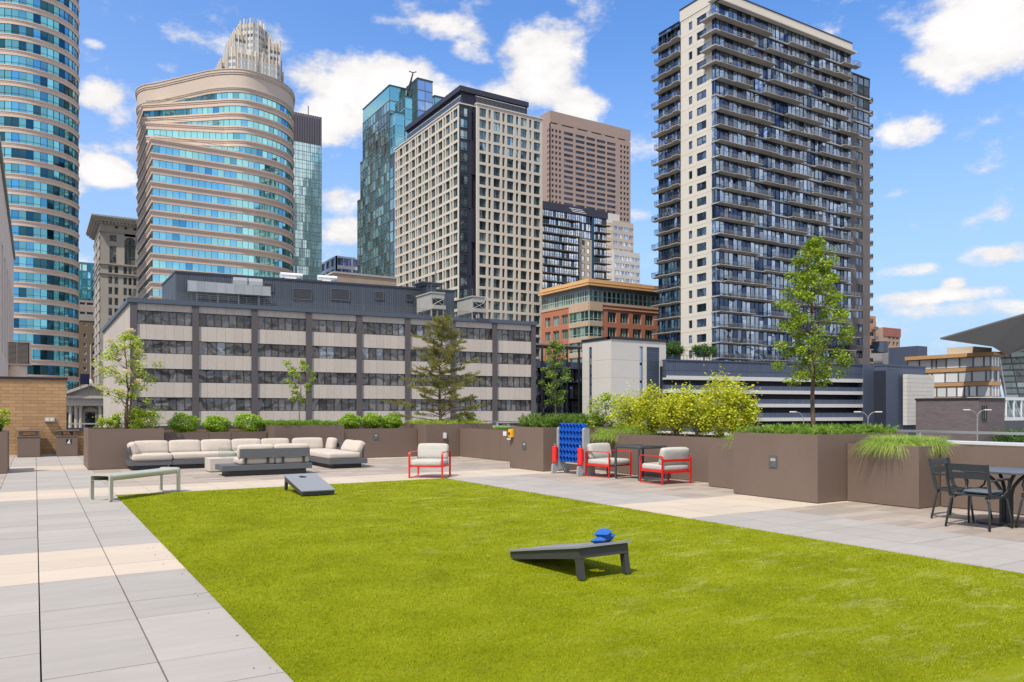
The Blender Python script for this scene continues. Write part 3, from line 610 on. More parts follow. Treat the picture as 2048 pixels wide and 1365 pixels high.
# ------------------------------------------------------------- red lounge chairs
def lounge(loc, rz, label):
    "faces local -y"
    t_ = empty('lounge_chair', label, 'armchair', (*loc,0), rz, 'red framed lounge chairs with grey cushions'); W, D, Hh = .82, .72, .595
    for sg in (-1,1):
        mb = MB(); mb.bar([(sg*(W/2-.02),p[0],p[1]) for p in loop_pts(D,Hh,.055)], .042, .020, side=(1,0,0), closed=True); mb.build('side_frame', M_red, t_, local=True)
    mb = MB(); mb.box(-W/2+.042,W/2-.042,-D/2+.005,-D/2+.03,.255,.31); mb.box(-W/2+.042,W/2-.042,D/2-.03,D/2-.005,.235,.285)
    for sg in (-1,1): mb.box(sg*(W/2-.02)-.012,sg*(W/2-.02)+.012,-D/2+.02,D/2-.02,.25,.305)
    mb.box(-W/2+.044,W/2-.044,-D/2+.03,D/2-.03,.262,.275); mb.build('seat_frame', M_red, t_, local=True, bevel=.004)
    mb = MB(); mb.box(-W/2+.042,W/2-.042,D/2-.028,D/2-.003,.475,.53); mb.build('back_rail', M_red, t_, local=True, bevel=.004)
    mb = MB(); mb.rbox(-W/2+.045,W/2-.045,-D/2+.0,D/2-.03,.278,.415,.045,puff=.014); mb.build('seat_cushion', M_cushg, t_, local=True, smooth=True)
    Mx = Matrix.Translation((0,D/2-.13,.40)) @ Matrix.Rotation(R(-12),4,'X'); mb = MB(); mb.rbox(-W/2+.05,W/2-.05,-.07,.08,.02,.37,.05,puff=.016,M=Mx); mb.build('back_cushion', M_cushg, t_, local=True, smooth=True)
lounge((7.86,16.38), math.atan2(-.66,.75), 'red lounge chair standing alone at the far corner of the lawn')
lounge((11.56,14.38), R(11), 'red lounge chair left of the grey table, next to the blue game frame')
lounge((11.55,12.42), R(178), 'red lounge chair right of the grey table, seen from behind')
t_ = empty('lounge_table', 'dark grey metal table with loop legs between two red lounge chairs', 'table', (11.72,13.4,0), R(2))
mb = MB(); mb.rbox(-.42,.42,-.42,.42,.705,.755,.024,n=3); mb.build('top', M_char, t_, local=True, smooth=True)
for sg in (-1,1): mb = MB(); mb.bar([(p[0],sg*.385,p[1]) for p in loop_pts(.84,.75,.06)], .05, .03, side=(0,1,0), closed=True); mb.build('leg', M_char, t_, local=True)

# ------------------------------------------------------------- four-in-a-row game
t_ = empty('four_in_a_row_game', 'giant four-in-a-row game with blue grid, grey stands and red discs', 'lawn game', (11.15,15.25,0))
gy0, gy1 = 14.76, 15.72; gz0, gz1 = .30, 1.25
def grid_panel(x):
    mb = MB(); nc, nr = 7, 6; cw = (gy1-gy0)/nc; chh = (gz1-gz0)/nr; NN = 20; r_ = .059
    for i in range(nc):
        for j in range(nr):
            cy_ = gy0+cw*(i+.5); cz_ = gz0+chh*(j+.5); ri = []; ou = []
            for k in range(NN):
                a = 2*math.pi*k/NN+math.pi/NN; c_, s_ = math.cos(a), math.sin(a); ri.append((cy_+r_*c_*1.0, cz_+r_*s_))
                q_ = min((cw/2)/max(abs(c_),1e-6), (chh/2)/max(abs(s_),1e-6)); oz = cz_+s_*q_
                if j == nr-1 and s_ > 0: rr_ = min(q_, .084); ou.append((cy_+c_*rr_ if rr_ < q_ else cy_+c_*q_, cz_+s_*rr_))
                elif j == 0 and s_ < 0: rr_ = min(q_, .084); ou.append((cy_+c_*rr_, cz_+s_*rr_))
                else: ou.append((cy_+c_*q_, oz))
            for k in range(NN):
                k2 = (k+1)%NN
                for xx, fl in ((x-.012,0),(x+.012,1)):
                    f = [(xx,*ri[k]),(xx,*ou[k]),(xx,*ou[k2]),(xx,*ri[k2])]; mb.add(f, [(0,1,2,3)] if fl else [(3,2,1,0)])
                mb.add([(x-.022,ri[k][0],ri[k][1]),(x-.022,ri[k2][0],ri[k2][1]),(x+.012,ri[k2][0],ri[k2][1]),(x+.012,ri[k][0],ri[k][1])], [(0,1,2,3)])
                if (j == nr-1 and ou[k][1] > cz_) or (j == 0 and ou[k][1] < cz_): mb.add([(x-.012,*ou[k]),(x-.012,*ou[k2]),(x+.012,*ou[k2]),(x+.012,*ou[k])], [(0,1,2,3)])
    return mb
for xx in (11.105,11.195): grid_panel(xx).build('grid_panel', M_blue, t_)
mb = MB()
for i in range(8): yy = gy0+(gy1-gy0)*i/7; mb.box(11.118,11.182,yy-.012,yy+.012,gz0,gz1-.03)
mb.build('column_divider', M_blue, t_)
mb = MB(); mb.box(11.11,11.19,gy0+.25,gy1-.25,.262,.292); mb.build('release_bar', mat('pale_plastic', (.6,.55,.5), .5), t_)
for yy in (gy1+.045, gy0-.045):
    mb = MB(); prof_ = [(-.26,0),(-.15,0),(-.13,.05),(-.06,.085),(.06,.085),(.13,.05),(.15,0),(.26,0),(.24,.22),(.13,.27),(.085,.36),(.085,1.10),(.05,1.14),(-.05,1.14),(-.085,1.10),(-.085,.36),(-.13,.27),(-.24,.22)]
    c = [(11.15+a,yy-.035,z+.003) for a,z in prof_]+[(11.15+a,yy+.035,z+.003) for a,z in prof_]; n_ = len(prof_)
    # two convex halves avoid a bad concave fill
    tri = [(0,1,2,17),(17,2,3,16),(16,3,15),(15,3,4,10),(10,4,9),(9,4,5,8),(8,5,6,7),(15,10,11,14),(14,11,12,13)]
    mb.add(c, [f[::1] for f in tri]+[tuple(i+n_ for i in f[::-1]) for f in tri]+[(i,i+n_,(i+1)%n_+n_,(i+1)%n_) for i in range(n_)]); mb.build('stand', M_gplastic, t_)
    mb = MB(); mb.tube([(10.985,yy,.24),(10.985,yy,.70)],.012,8); mb.box(10.975,11.08,yy-.012,yy+.012,.24,.27); mb.tube([(10.985,yy,.70),(10.985,yy,.73)],.022,10); mb.build('disc_pole', M_gplastic, t_)
    for k in range(11):
        mb = MB(); z_ = .272+k*.036; mb.tube([(10.985,yy,z_),(10.985,yy,z_+.006),(10.985,yy,z_+.028),(10.985,yy,z_+.034)],.069,18); 
        mb.v = [((v[0]-10.985)*(.93 if (i//18) in (0,3) else 1)+10.985,(v[1]-yy)*(.93 if (i//18) in (0,3) else 1)+yy,v[2]) for i,v in enumerate(mb.v)]
        od_ = ['lowest','second lowest','third from the bottom','fourth from the bottom','fifth from the bottom','middle','fifth from the top','fourth from the top','third from the top','second from the top','topmost'][k]
        tag(mb.build('disc', M_redp), '%s red disc on the %s pole of the game frame' % (od_, 'left' if yy > 15.2 else 'right'), 'game disc', ('red discs on the left pole' if yy > 15.2 else 'red discs on the right pole'))

# ------------------------------------------------------------- sofas
def cushion(t_, x0,x1,y0,y1,z0,z1, name='seat_cushion', rad=.05, puff=.012, M=None, mt=None): mb = MB(); mb.rbox(x0,x1,y0,y1,z0,z1,rad,puff=puff,M=M,n=6); return mb.build(name, mt or M_cush, t_, smooth=True)
def back_y(t_, x0, x1, y, z=.40, lean=14, h=.34, th=.17, face=-1):
    "back cushion along x, leaning away from the sitter; face -1 looks to -y"
    M_ = Matrix.Translation(((x0+x1)/2,y,z)) @ Matrix.Rotation(R(-lean*(-face)),4,'X'); w = (x1-x0)/2-.008
    mb = MB(); mb.rbox(-w,w,-th/2,th/2,0,h,.055,puff=.02,M=M_,n=6); return mb.build('back_cushion', M_cush, t_, smooth=True)
def back_x(t_, x, y0, y1, z=.40, lean=18, h=.34, th=.18, face=-1):
    M_ = Matrix.Translation((x,(y0+y1)/2,z)) @ Matrix.Rotation(R(lean*(-face)),4,'Y'); w = (y1-y0)/2-.008
    mb = MB(); mb.rbox(-th/2,th/2,-w,w,0,h,.055,puff=.02,M=M_,n=6); return mb.build('back_cushion', M_cush, t_, smooth=True)
def platform(t_, x0,x1,y0,y1, inset=.10, z0=.12, z1=.25):
    mb = MB(); mb.box(x0,x1,y0,y1,z0,z1); mb.build('platform', M_platform, t_, bevel=.006)
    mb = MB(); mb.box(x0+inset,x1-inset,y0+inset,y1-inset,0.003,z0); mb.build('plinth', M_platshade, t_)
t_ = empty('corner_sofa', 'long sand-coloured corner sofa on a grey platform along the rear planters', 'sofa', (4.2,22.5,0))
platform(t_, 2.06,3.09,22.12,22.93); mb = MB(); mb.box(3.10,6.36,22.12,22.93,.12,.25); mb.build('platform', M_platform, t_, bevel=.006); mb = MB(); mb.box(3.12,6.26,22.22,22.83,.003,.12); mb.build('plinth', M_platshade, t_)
cushion(t_, 2.14,3.10,22.1,22.80,.252,.42); cushion(t_, 3.12,4.73,22.14,22.80,.252,.42); cushion(t_, 4.75,6.34,22.14,22.80,.252,.42)
for a, b in ((2.22,3.08),(3.09,3.90),(3.91,4.72),(4.73,5.54),(5.55,6.35)): back_y(t_, a, b, 22.74)
back_x(t_, 2.27, 22.14, 22.66, face=1, lean=26)
mb = MB(); mb.box(2.065,2.095,22.14,22.90,.47,.62); mb.box(2.06,6.36,22.905,22.935,.47,.60); mb.build('back_rail', M_platform, t_)
for k in range(5): mb = MB(); y_ = 22.2+k*.16; mb.box(2.068,2.092,y_,y_+.03,.25,.47); mb.build('post', M_platform, t_)
for k in range(6): mb = MB(); x_ = 2.5+k*.73; mb.box(x_,x_+.05,22.908,22.932,.25,.47); mb.build('post', M_platform, t_)
t_ = empty('chaise_sofa', 'sand-coloured chaise sofa at the right end of the seating, its end open towards the lawn', 'sofa', (7.1,21.4,0))
platform(t_, 6.66,7.72,20.0,22.93, inset=.13)
cushion(t_, 6.67,7.56,20.10,21.45,.252,.42); cushion(t_, 6.67,7.56,21.47,22.80,.252,.42)
back_x(t_, 7.50, 20.14, 20.78, lean=30); back_x(t_, 7.50, 20.79, 21.43, lean=30); back_y(t_, 6.46, 7.36, 22.74); back_x(t_, 7.47, 22.1, 22.62, lean=10)
mb = MB(); mb.box(7.66,7.69,20.1,22.9,.46,.60); mb.build('back_rail', M_platform, t_)
for k in range(5): mb = MB(); y_ = 20.2+k*.6; mb.box(7.663,7.687,y_,y_+.05,.25,.46); mb.build('post', M_platform, t_)
t_ = empty('two_seat_sofa', 'two-seat sofa seen from behind, grey slatted back above a platform with a side shelf', 'sofa', (4.8,19.4,0))
mb = MB(); mb.box(3.72,5.85,18.9,19.75,.13,.26); mb.build('platform', M_platform, t_, bevel=.006)
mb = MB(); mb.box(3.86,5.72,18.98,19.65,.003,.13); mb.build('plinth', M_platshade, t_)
cushion(t_, 4.14,4.96,19.0,19.74,.262,.42); cushion(t_, 4.98,5.80,19.0,19.74,.262,.42)
back_y(t_, 4.10, 4.94, 19.10, z=.41, face=1, lean=10, h=.32); back_y(t_, 4.96, 5.80, 19.10, z=.41, face=1, lean=10, h=.32)
mb = MB(); mb.box(4.12,5.80,18.93,18.955,.43,.64); mb.build('back_rail', M_platform, t_, bevel=.003)
for x_ in (4.24,4.76,5.12,5.63): mb = MB(); mb.box(x_,x_+.055,18.957,18.977,.26,.60); mb.build('post', M_platshade, t_)
t_ = empty('fire_table', 'pale grained fire table with clear glass wind guard between the sofas', 'fire table', (4.6,20.85,0))
mb = MB(); mb.box(3.74,5.5,20.5,21.2,.02,.345); mb.build('body', mat('pale_grained_board', (.50,.46,.41), .7, var=.12, scale=2, stretch=(1,1,14)), t_, bevel=.006)
mb = MB()
for a in ((4.05,5.2,20.6,20.608),(4.05,5.2,21.09,21.098),(4.05,4.058,20.608,21.09),(5.192,5.2,20.608,21.09)): mb.box(*a,.346,.60)
mb.build('wind_guard', M_clear, t_)

# ------------------------------------------------------------- dining table and chairs
t_ = empty('dining_table', 'dark grey table with eight-sided top on a four-tube pedestal at the right edge', 'table', (11.33,5.45,0))
mb = MB(); s8 = [(.50*a,.50*b) for a,b in ((1,-.62),(1,.62),(.62,1),(-.62,1),(-1,.62),(-1,-.62),(-.62,-1),(.62,-1))]
mb.prism([(11.33+a,5.45+b) for a,b in s8], .715, .742); mb.build('top', mat('table_top_grey', (.10,.115,.135), .35, .2), t_, bevel=.008)
mb = MB(); mb.prism([(11.33+a*.62,5.45+b*.62) for a,b in s8], .006, .03); mb.build('base', M_chair, t_, bevel=.008)
for sx_, sy_ in ((1,1),(1,-1),(-1,1),(-1,-1)):
    mb = MB(); mb.tube([(11.33+sx_*.045,5.45+sy_*.045,.03),(11.33+sx_*.045,5.45+sy_*.045,.40),(11.33+sx_*.06,5.45+sy_*.06,.50),(11.33+sx_*.11,5.45+sy_*.11,.60),(11.33+sx_*.2,5.45+sy_*.2,.713)],.024,8); mb.build('leg', M_chair, t_)
def garden_chair(loc, rz, label):
    "faces local -y"
    t_ = empty('garden_chair', label, 'chair', (*loc,0), rz, 'charcoal garden armchairs round the dining table')
    mb = MB()   # curved slatted seat
    for k in range(7):
        y_ = -.21+k*.068; z_ = .435+.018*((y_+.0)/.21)**2+(.01 if y_ < 0 else 0); mb.add([(-.235,y_-.030,z_),(.235,y_-.030,z_),(.235,y_+.030,z_-.003),(-.235,y_+.030,z_-.003),(-.235,y_-.030,z_-.012),(.235,y_-.030,z_-.012),(.235,y_+.030,z_-.015),(-.235,y_+.030,z_-.015)],
               [(0,1,2,3),(7,6,5,4),(0,4,5,1),(1,5,6,2),(2,6,7,3),(3,7,4,0)])
    for sg in (-1,1): mb.bar([(sg*.24,-.235,.43),(sg*.24,-.1,.422),(sg*.24,.1,.420),(sg*.24,.225,.43)],.018,.035,side=(1,0,0))
    mb.build('seat', M_chair, t_, local=True)
    mb = MB()
    for sg in (-1,1): mb.bar([(sg*.255,.20,.42),(sg*.26,.235,.48),(sg*.262,.275,.66),(sg*.262,.315,.86)],.022,.045,side=(1,0,0))
    mb.build('back_frame', M_chair, t_, local=True)
    mb = MB()
    for z0_, z1_ in ((.66,.745),(.765,.855)):
        pts = [(-.252,0),(-.13,.016),(0,.022),(.13,.016),(.252,0)]
        yb0 = .235+(z0_-.48)*.21; yb1 = .235+(z1_-.48)*.21
        v = [(p[0],yb0+p[1]+d_,z0_) for d_ in (-.007,.007) for p in pts]+[(p[0],yb1+p[1]+d_,z1_) for d_ in (-.007,.007) for p in pts]; f = []
        for i in range(4): f += [(i,i+1,i+11,i+10),(i+5,i+15,i+16,i+6),(i,i+5,i+6,i+1),(i+10,i+11,i+16,i+15)]
        f += [(0,10,15,5),(4,9,19,14)]; mb.add(v, f)
    mb.build('backrest', M_chair, t_, local=True)
    for sg in (-1,1):
        mb = MB(); mb.tube([(sg*.262,.27,.64),(sg*.275,.14,.645),(sg*.285,-.12,.655),(sg*.284,-.185,.64),(sg*.275,-.205,.58),(sg*.262,-.19,.50),(sg*.25,-.13,.445),(sg*.25,-.06,.43)],.0125,8)
        mb.rbox(sg*.285-.028,sg*.285+.028,-.17,.08,.655,.672,.008,n=2); mb.build('armrest', M_chair, t_, local=True, smooth=True)
        for sy_ in (-1,1):
            mb = MB(); mb.tube([(sg*.19,sy_*.20,.412),(sg*.225,sy_*.212,.405),(sg*.245,sy_*.225,.37),(sg*.262,sy_*.25,.22),(sg*.28,sy_*.285,.006)],.0145,8); mb.build('leg', M_chair, t_, local=True, smooth=True)
garden_chair((10.66,5.47), R(90), 'charcoal garden chair nearest the camera, its back towards us')
garden_chair((11.27,6.02), R(4), 'charcoal garden chair behind the nearest one, against the brown planter')
garden_chair((11.30,4.90), R(180), 'charcoal garden chair cut off by the right edge of the picture')
mb = MB(); mb.rbox(10.62,10.98,5.32,5.66,.452,.492,.02,n=4,puff=.006); o = mb.build('seat_pad', mat('worn_grey_pad', (.12,.14,.16), .6, var=.3, scale=4), None, smooth=True); tag(o, 'grey seat pad lying on the nearest garden chair', 'cushion')
# ------------------------------------------------------------- building materials
M_roof = mat('roof_membrane', (.25,.25,.25), .9, var=.15, scale=.2)
M_dframe = mat('dark_window_frame', (.035,.037,.04), .4, .3); M_cframe = mat('grey_window_frame', (.16,.17,.18), .4, .4)
M_pink = mat('pink_precast', (.64,.50,.41), .75, var=.10, scale=.12, fine=.05, stretch=(1,1,.4))
M_pink2 = mat('pink_precast_panel', (.55,.46,.39), .75, var=.12, scale=.12, fine=.05, stretch=(1,1,.3))
M_teal = glass('teal_glass', (.17,.50,.64), .9, .05, .30, .05, .12, second=(.03,.12,.17), thr=.80)
M_teal2 = glass('blue_green_glass', (.34,.74,.80), .9, .05, .08, .03, .12, second=(.14,.42,.54), thr=.90)
M_bspan = mat('cast_stone_panel', (.51,.455,.405), .85, var=.10, scale=.25, fine=.14, bump=.2, bscale=9, stretch=(1,1,.5), rnd=.04)
M_bpil = mat('dark_brown_pilaster', (.095,.085,.09), .6, var=.14, scale=.3, fine=.08, rnd=.03)
M_bglass = glass('old_office_glass', (.15,.145,.14), .42, .05, .40, .55, .42, second=(.28,.31,.34), thr=.95)
M_bfr = mat('bronze_frame', (.04,.04,.045), .4, .4)
M_pent = mat('blue_grey_metal_siding', (.095,.115,.145), .5, .25, var=.10, scale=.4, stretch=(1,1,.2), rnd=.08)
M_galv = mat('galvanised_steel', (.42,.44,.45), .42, .65, var=.16, scale=.6, rnd=.10)
M_rail = mat('grey_rail', (.16,.17,.19), .45, .5)
M_ctower = mat('cooling_tower_panel', (.38,.38,.36), .6, .1, var=.12, scale=.8)
M_blackhole = mat('dark_louvre', (.02,.02,.022), .7)

def roofed(root, poly, z, m=None, name='roof'): mb = MB(); mb.prism(poly, z-.25, z); return mb.build(name, m or M_roof, root)

# ============================================================= brown-striped office block (nearest building)
c0 = P(259.9, 103); c1 = P(1070.4, 103*226/177.8); zr = EYE+226*103/FPX; y206 = fy(206.6, c0.x)
f1 = F(c0, c1); f2 = F((c0.x, y206), c0)
root = empty('office_block', 'long low office block with pale stone bands, brown pilasters and dark ribbon windows', 'building', ((c0.x+c1.x)/2,(c0.y+c1.y)/2,GZ))
back = F(c0, c1); bx_ = [(c0.x,c0.y),(c1.x,c1.y),(c1.x,c1.y+44),(c0.x,y206)]
inn = [(c0.x+.6,c0.y+.9),(c1.x-.6,c1.y+.6),(c1.x-.6,c1.y+43),(c0.x+.6,y206-.6)]
mass(lambda mb: mb.prism(inn, GZ, zr-.35), 'core', M_bpil, root)
pil = [259.9, 391, 509, 617.5, 718.5, 815, 905.5, 989.3, 1070]
ps = [f1.sp(p) for p in pil]; PW = .42
for i, s_ in enumerate(ps):
    mb = MB(); a0, a1 = (s_-PW, s_+PW) if 0 < i < 8 else ((0,.85) if i == 0 else (f1.L-.75, f1.L)); f1.box(mb, a0, a1, GZ, zr-.62, -.9, .22)
    mb.build('pilaster', M_bpil, root)
rows = [(15.05-3.89*k, 13.2-3.89*k) for k in range(7)]
u = []
for i in range(8):
    a0 = ps[i]+(PW if i else .85); a1 = ps[i+1]-(PW if i < 7 else .75)
    zz = zr-.62
    for k, (zt_, zb_) in enumerate(rows):
        n = 6; mb = MB()
        for j in range(n): f1.box(mb, a0+(a1-a0)*j/n+.008, a0+(a1-a0)*(j+1)/n-.008, zt_+.005, zz, -.5, 0)
        mb.build('stone_band', M_bspan, root)
        zz = zb_-.01
        u.append((f1, a0, a1, zb_, zt_, -.28, random.choice((6,7,7)), None, .07, .1))
    mb = MB(); f1.box(mb, a0, a1, GZ, zz, -.5, 0); mb.build('stone_band', M_bspan, root)
SUBPANE = True; windows(u, [M_bglass, M_bfr], root)
mb = MB(); n = 26
for j in range(n): a = f2.L*j/n; f2.box(mb, a+.17, a+f2.L/n-.17, GZ, zr-.62, -.4, .0)
mb.build('side_panel', M_bspan, root); mb = MB(); f2.box(mb, 0, f2.L, GZ, zr-.63, -.45, -.2); mb.build('side_recess', M_bfr, root)
mb = MB(); f1.box(mb, -.3, f1.L+.25, zr-.6, zr, -.9, .35); f2.box(mb, 0, f2.L-.36, zr-.6, zr, -.9, .3); mb.build('roof_edge', mat('roof_edge_metal', (.10,.125,.16), .45, .4), root)
roofed(root, inn, zr-.3)
def rail_run(fa, s0, s1, t, z, root, h=1.1, step=2.4, name='roof_railing', rails=4, r=.028):
    mb = MB(); n = max(1,int((s1-s0)/step))
    for i in range(n+1): a = s0+(s1-s0)*i/n; p = fa.p(a,t,z); mb.tube([p,(p[0],p[1],z+h)], r, 5)
    for k in range(rails): zz = z+h*(k+1)/rails; mb.tube([fa.p(s0,t,zz),fa.p(s1,t,zz)], r*.85, 5)
    return mb.build(name, M_rail, root)
rail_run(f1, .3, f1.L-.3, -.6, zr, root); rail_run(f2, .3, f2.L-.6, -.7, zr, root)
# penthouse
pc = P(351.7, 112); zp = EYE+280*112/FPX; pr = P(909, 112*1.162); fp = F(pc, pr); yl = fy(324.5, pc.x); fpl = F((pc.x, yl), pc)
mb = MB(); n = 150
mb.prism([(pc.x+.1,pc.y+.1),(pr.x-.1,pr.y+.1),(pr.x-.1,pr.y+16),(pc.x+.1,yl+0)], zr-.4, zp-.1)
for j in range(n): a = fp.L*j/n; fp.box(mb, a+.02, a+fp.L/n-.05, zr-.3, zp-.25, -.1, .03)
for j in range(36): a = fpl.L*j/36; fpl.box(mb, a+.02, a+fpl.L/36-.05, zr-.3, zp-.25, -.1, .03)
mb.build('penthouse', M_pent, root)
mb = MB(); fp.box(mb, -.15, fp.L+.1, zp-.25, zp+.02, -.4, .14); fpl.box(mb, 0, fpl.L-.15, zp-.25, zp+.02, -.4, .12); mb.build('penthouse_trim', mat('dark_trim', (.05,.06,.075), .5, .3), root)
for px0, px1, py0, py1 in ((527,547,566,583),(585,624,577,599),(661,699,577,600),(749,767,583,599),(811,824,588,602)):
    a0, a1 = fp.sp(px0), fp.sp(px1); z1_, z0_ = fp.zp(py0,a0), fp.zp(py1,a0); mb = MB(); fp.box(mb, a0, a1, z0_, z1_, .03, .09, 1)
    k = 0; zz = z0_+.08
    while zz < z1_-.1: fp.box(mb, a0+.08, a1-.08, zz, zz+.05, .09, .15, 0); zz += .13
    bars(mb, fp, a0, a1, z0_, z1_, .09, .08, 1, m=0, d=.1); mb.build('louvre', [M_rail, M_blackhole], root)
# silver air duct with two round elbows
a0, a1 = fp.sp(374), fp.sp(537); zt2 = fp.zp(566, a0); zb2 = fp.zp(587, a0); t_ = empty('air_duct', 'long silver air duct with two curved elbows in front of the rooftop penthouse', 'duct', fp.p((a0+a1)/2, 1.6, zr))
mb = MB(); n = 9
for j in range(n): a = a0+(a1-a0)*j/n; fp.box(mb, a, a+(a1-a0)/n-.05, zb2, zt2-.6*j/n*.3, .8, 2.4)
for j in range(n+1): a = a0+(a1-a0)*j/n; fp.box(mb, max(a-.06,a0), min(a+.03,a1), zb2-.05, zt2+.05-.6*j/n*.3, .75, 2.45)
mb.build('duct_run', M_galv, t_)
for c_ in (fp.sp(479), fp.sp(506)):
    mb = MB(); R_ = 1.0; vs = []
    for k in range(9): w = math.pi/2*k/8; 
    prof = [(0.2,zt2-.1)]+[(1.9-1.3*math.cos(math.pi/2*k/6)*1.0, zt2-.1+1.0*math.sin(math.pi/2*k/6)) for k in range(7)]+[(2.2,zt2+.95),(2.35,zt2+.5),(2.38,zt2-.1)]
    vs = [fp.p(c_+e,tq,zq) for e in (-1.1,1.1) for tq,zq in prof]; n_ = len(prof)
    mb.add(vs, [(i,(i+1)%n_,(i+1)%n_+n_,i+n_) for i in range(n_)]+[tuple(range(n_)),tuple(range(n_,2*n_))[::-1]]); mb.build('elbow', M_galv, t_)
for k in range(4): mb = MB(); a = a0+(a1-a0)*(k+.4)/4; fp.box(mb, a, a+.15, zr-.28, zb2-.06, 1.0, 1.15); fp.box(mb, a, a+.15, zr-.28, zb2-.06, 2.1, 2.25); mb.build('support', M_rail, t_)
# white fans on the penthouse roof
for px0, px1, py in ((567,611,545),(643,681,550)):
    a0, a1 = fp.sp(px0), fp.sp(px1); q_ = fp.p((a0+a1)/2,-3,zp); t_ = empty('roof_fan', 'white rooftop fan housing on the penthouse, %s' % ('left one of two' if px0 < 600 else 'right one of two'), 'rooftop unit', q_, group='white fan housings on the penthouse roof')
    mb = MB(); fp.box(mb, a0-.6, a1-.5, zp+.0, zp+.25, -4, -2); fp.box(mb, a0+.6, a1-1, zp+.25, zp+.7, -3.6, -2.4); mb.build('curb', M_white, t_); mb = MB(); mb.tube([fp.p(a0,-3,zp+1.0),fp.p(a0+.3,-3,zp+1.02),fp.p(a1-.3,-3,zp+1.02),fp.p(a1,-3,zp+1.0)], .62, 14)
    mb.v = [(x,y,zp+1.0+(z-zp-1.0)*.65) for x,y,z in mb.v]; mb.build('housing', M_white, t_, smooth=False)
# cooling towers
for px0, pxc, px1, py0, py1, nm in ((833,863,889,592,627,'left'),(914,945,970,600,633,'right')):
    Yc = 121 if nm == 'left' else 125
    cc_ = P(pxc, Yc); fr = F(cc_, (fx(px1, cc_.y), cc_.y)); sd = F((cc_.x, fy(px0, cc_.x)), cc_); z1_ = zat(py0-6, cc_.x, cc_.y); z0_ = zr
    t_ = empty('cooling_tower', 'rooftop cooling tower with dark cross-braced opening, %s one of the pair' % nm, 'cooling tower', (cc_.x,cc_.y,zr), group='cooling towers on the office roof')
    W_, D_ = fr.L, sd.L
    mb = MB(); mb.box(cc_.x+.05,cc_.x+W_-.05,cc_.y+.05,cc_.y+D_,z0_+.9,z1_,0); mb.box(cc_.x,cc_.x+W_,cc_.y+.0,cc_.y+.05,z1_-.8,z1_,0); mb.box(cc_.x,cc_.x+W_,cc_.y-.5,cc_.y+.05,z0_+.9,z0_+1.5,0); mb.box(cc_.x-.1,cc_.x+W_+.1,cc_.y-.1,cc_.y+D_+.1,z1_,z1_+.2,0); mb.build('casing', M_ctower, t_)
    mb = MB(); mb.box(cc_.x+.2,cc_.x+W_-.2,cc_.y-.02,cc_.y+.04,z0_+1.55,z1_-.85); mb.build('opening', M_blackhole, t_)
    mb = MB()
    for e in ((0,1),(1,0)): mb.tube([(cc_.x+.2,cc_.y-.06,z0_+1.55 if e[0] else z1_-.85),(cc_.x+W_-.2,cc_.y-.06,z1_-.85 if e[0] else z0_+1.55)], .05, 5)
    mb.build('brace', M_galv, t_)
    mb = MB()
    for a in range(3): mb.box(cc_.x+W_*a/2-.1*a,cc_.x+W_*a/2+.2-.1*a,cc_.y+.2,cc_.y+.4,z0_-.25,z0_+.9); mb.box(cc_.x+W_*a/2-.1*a,cc_.x+W_*a/2+.2-.1*a,cc_.y+D_-.4,cc_.y+D_-.2,z0_-.25,z0_+.9)
    mb.build('support', M_galv, t_)
    fr2 = F((cc_.x,cc_.y+.1),(cc_.x+W_,cc_.y+.1)); rail_run(fr2, 0, W_, 0, z1_+.2, t_, h=1.1, step=1.2, name='top_railing', rails=3); rail_run(F((cc_.x,cc_.y+D_),(cc_.x,cc_.y)), 0, D_, 0, z1_+.2, t_, h=1.1, step=1.2, name='top_railing', rails=3)
    if nm == 'left':
        mb = MB(); mb.box(cc_.x-.5,cc_.x+2.6,cc_.y+2,cc_.y+5,z1_+1.5,z1_+1.8); mb.prism([(cc_.x-.9,cc_.y+1.6),(cc_.x+3,cc_.y+1.6),(cc_.x+3,cc_.y+5.4),(cc_.x-.9,cc_.y+5.4)],z1_+1.8,z1_+2.0); mb.box(cc_.x+.2,cc_.x+2,cc_.y+2.5,cc_.y+4.5,z1_+.2,z1_+1.5); mb.tube([(cc_.x+2.2,cc_.y+3,z1_),(cc_.x+2.2,cc_.y+3,z1_+4.2)],.06,6); mb.build('vent_cap', M_pent, t_)
# ============================================================= round glass tower, far left
Y0 = 194.; S_ = P(157.5, 1.092*Y0); dirn = (P(157.5, 1)-P(157.5, 0)); dd = Vector((dirn.x, dirn.y)).normalized(); nrm = Vector((-dd.y, dd.x)); Rr = .0625*Y0
Cc = Vector((S_.x, S_.y))+nrm*Rr
root = empty('round_tower', 'round tower of blue glass ringed by pink stone bands, cut off by the left edge', 'building', (Cc.x,Cc.y,GZ))
def ring(c, r, a0=0, a1=2*math.pi, n=72): return [(c.x+r*math.cos(a0+(a1-a0)*k/n), c.y+r*math.sin(a0+(a1-a0)*k/n)) for k in range(n)]
fh = 31*Y0/FPX; zb0 = EYE+(822-50/3.1)*Y0/FPX   # bottom edge of a reference band
NP = 48; k0 = -int((zb0-GZ)/fh); 
mass(lambda mb: mb.prism(ring(Cc, Rr-.5), GZ, zb0+fh*5), 'core', M_dframe, root)
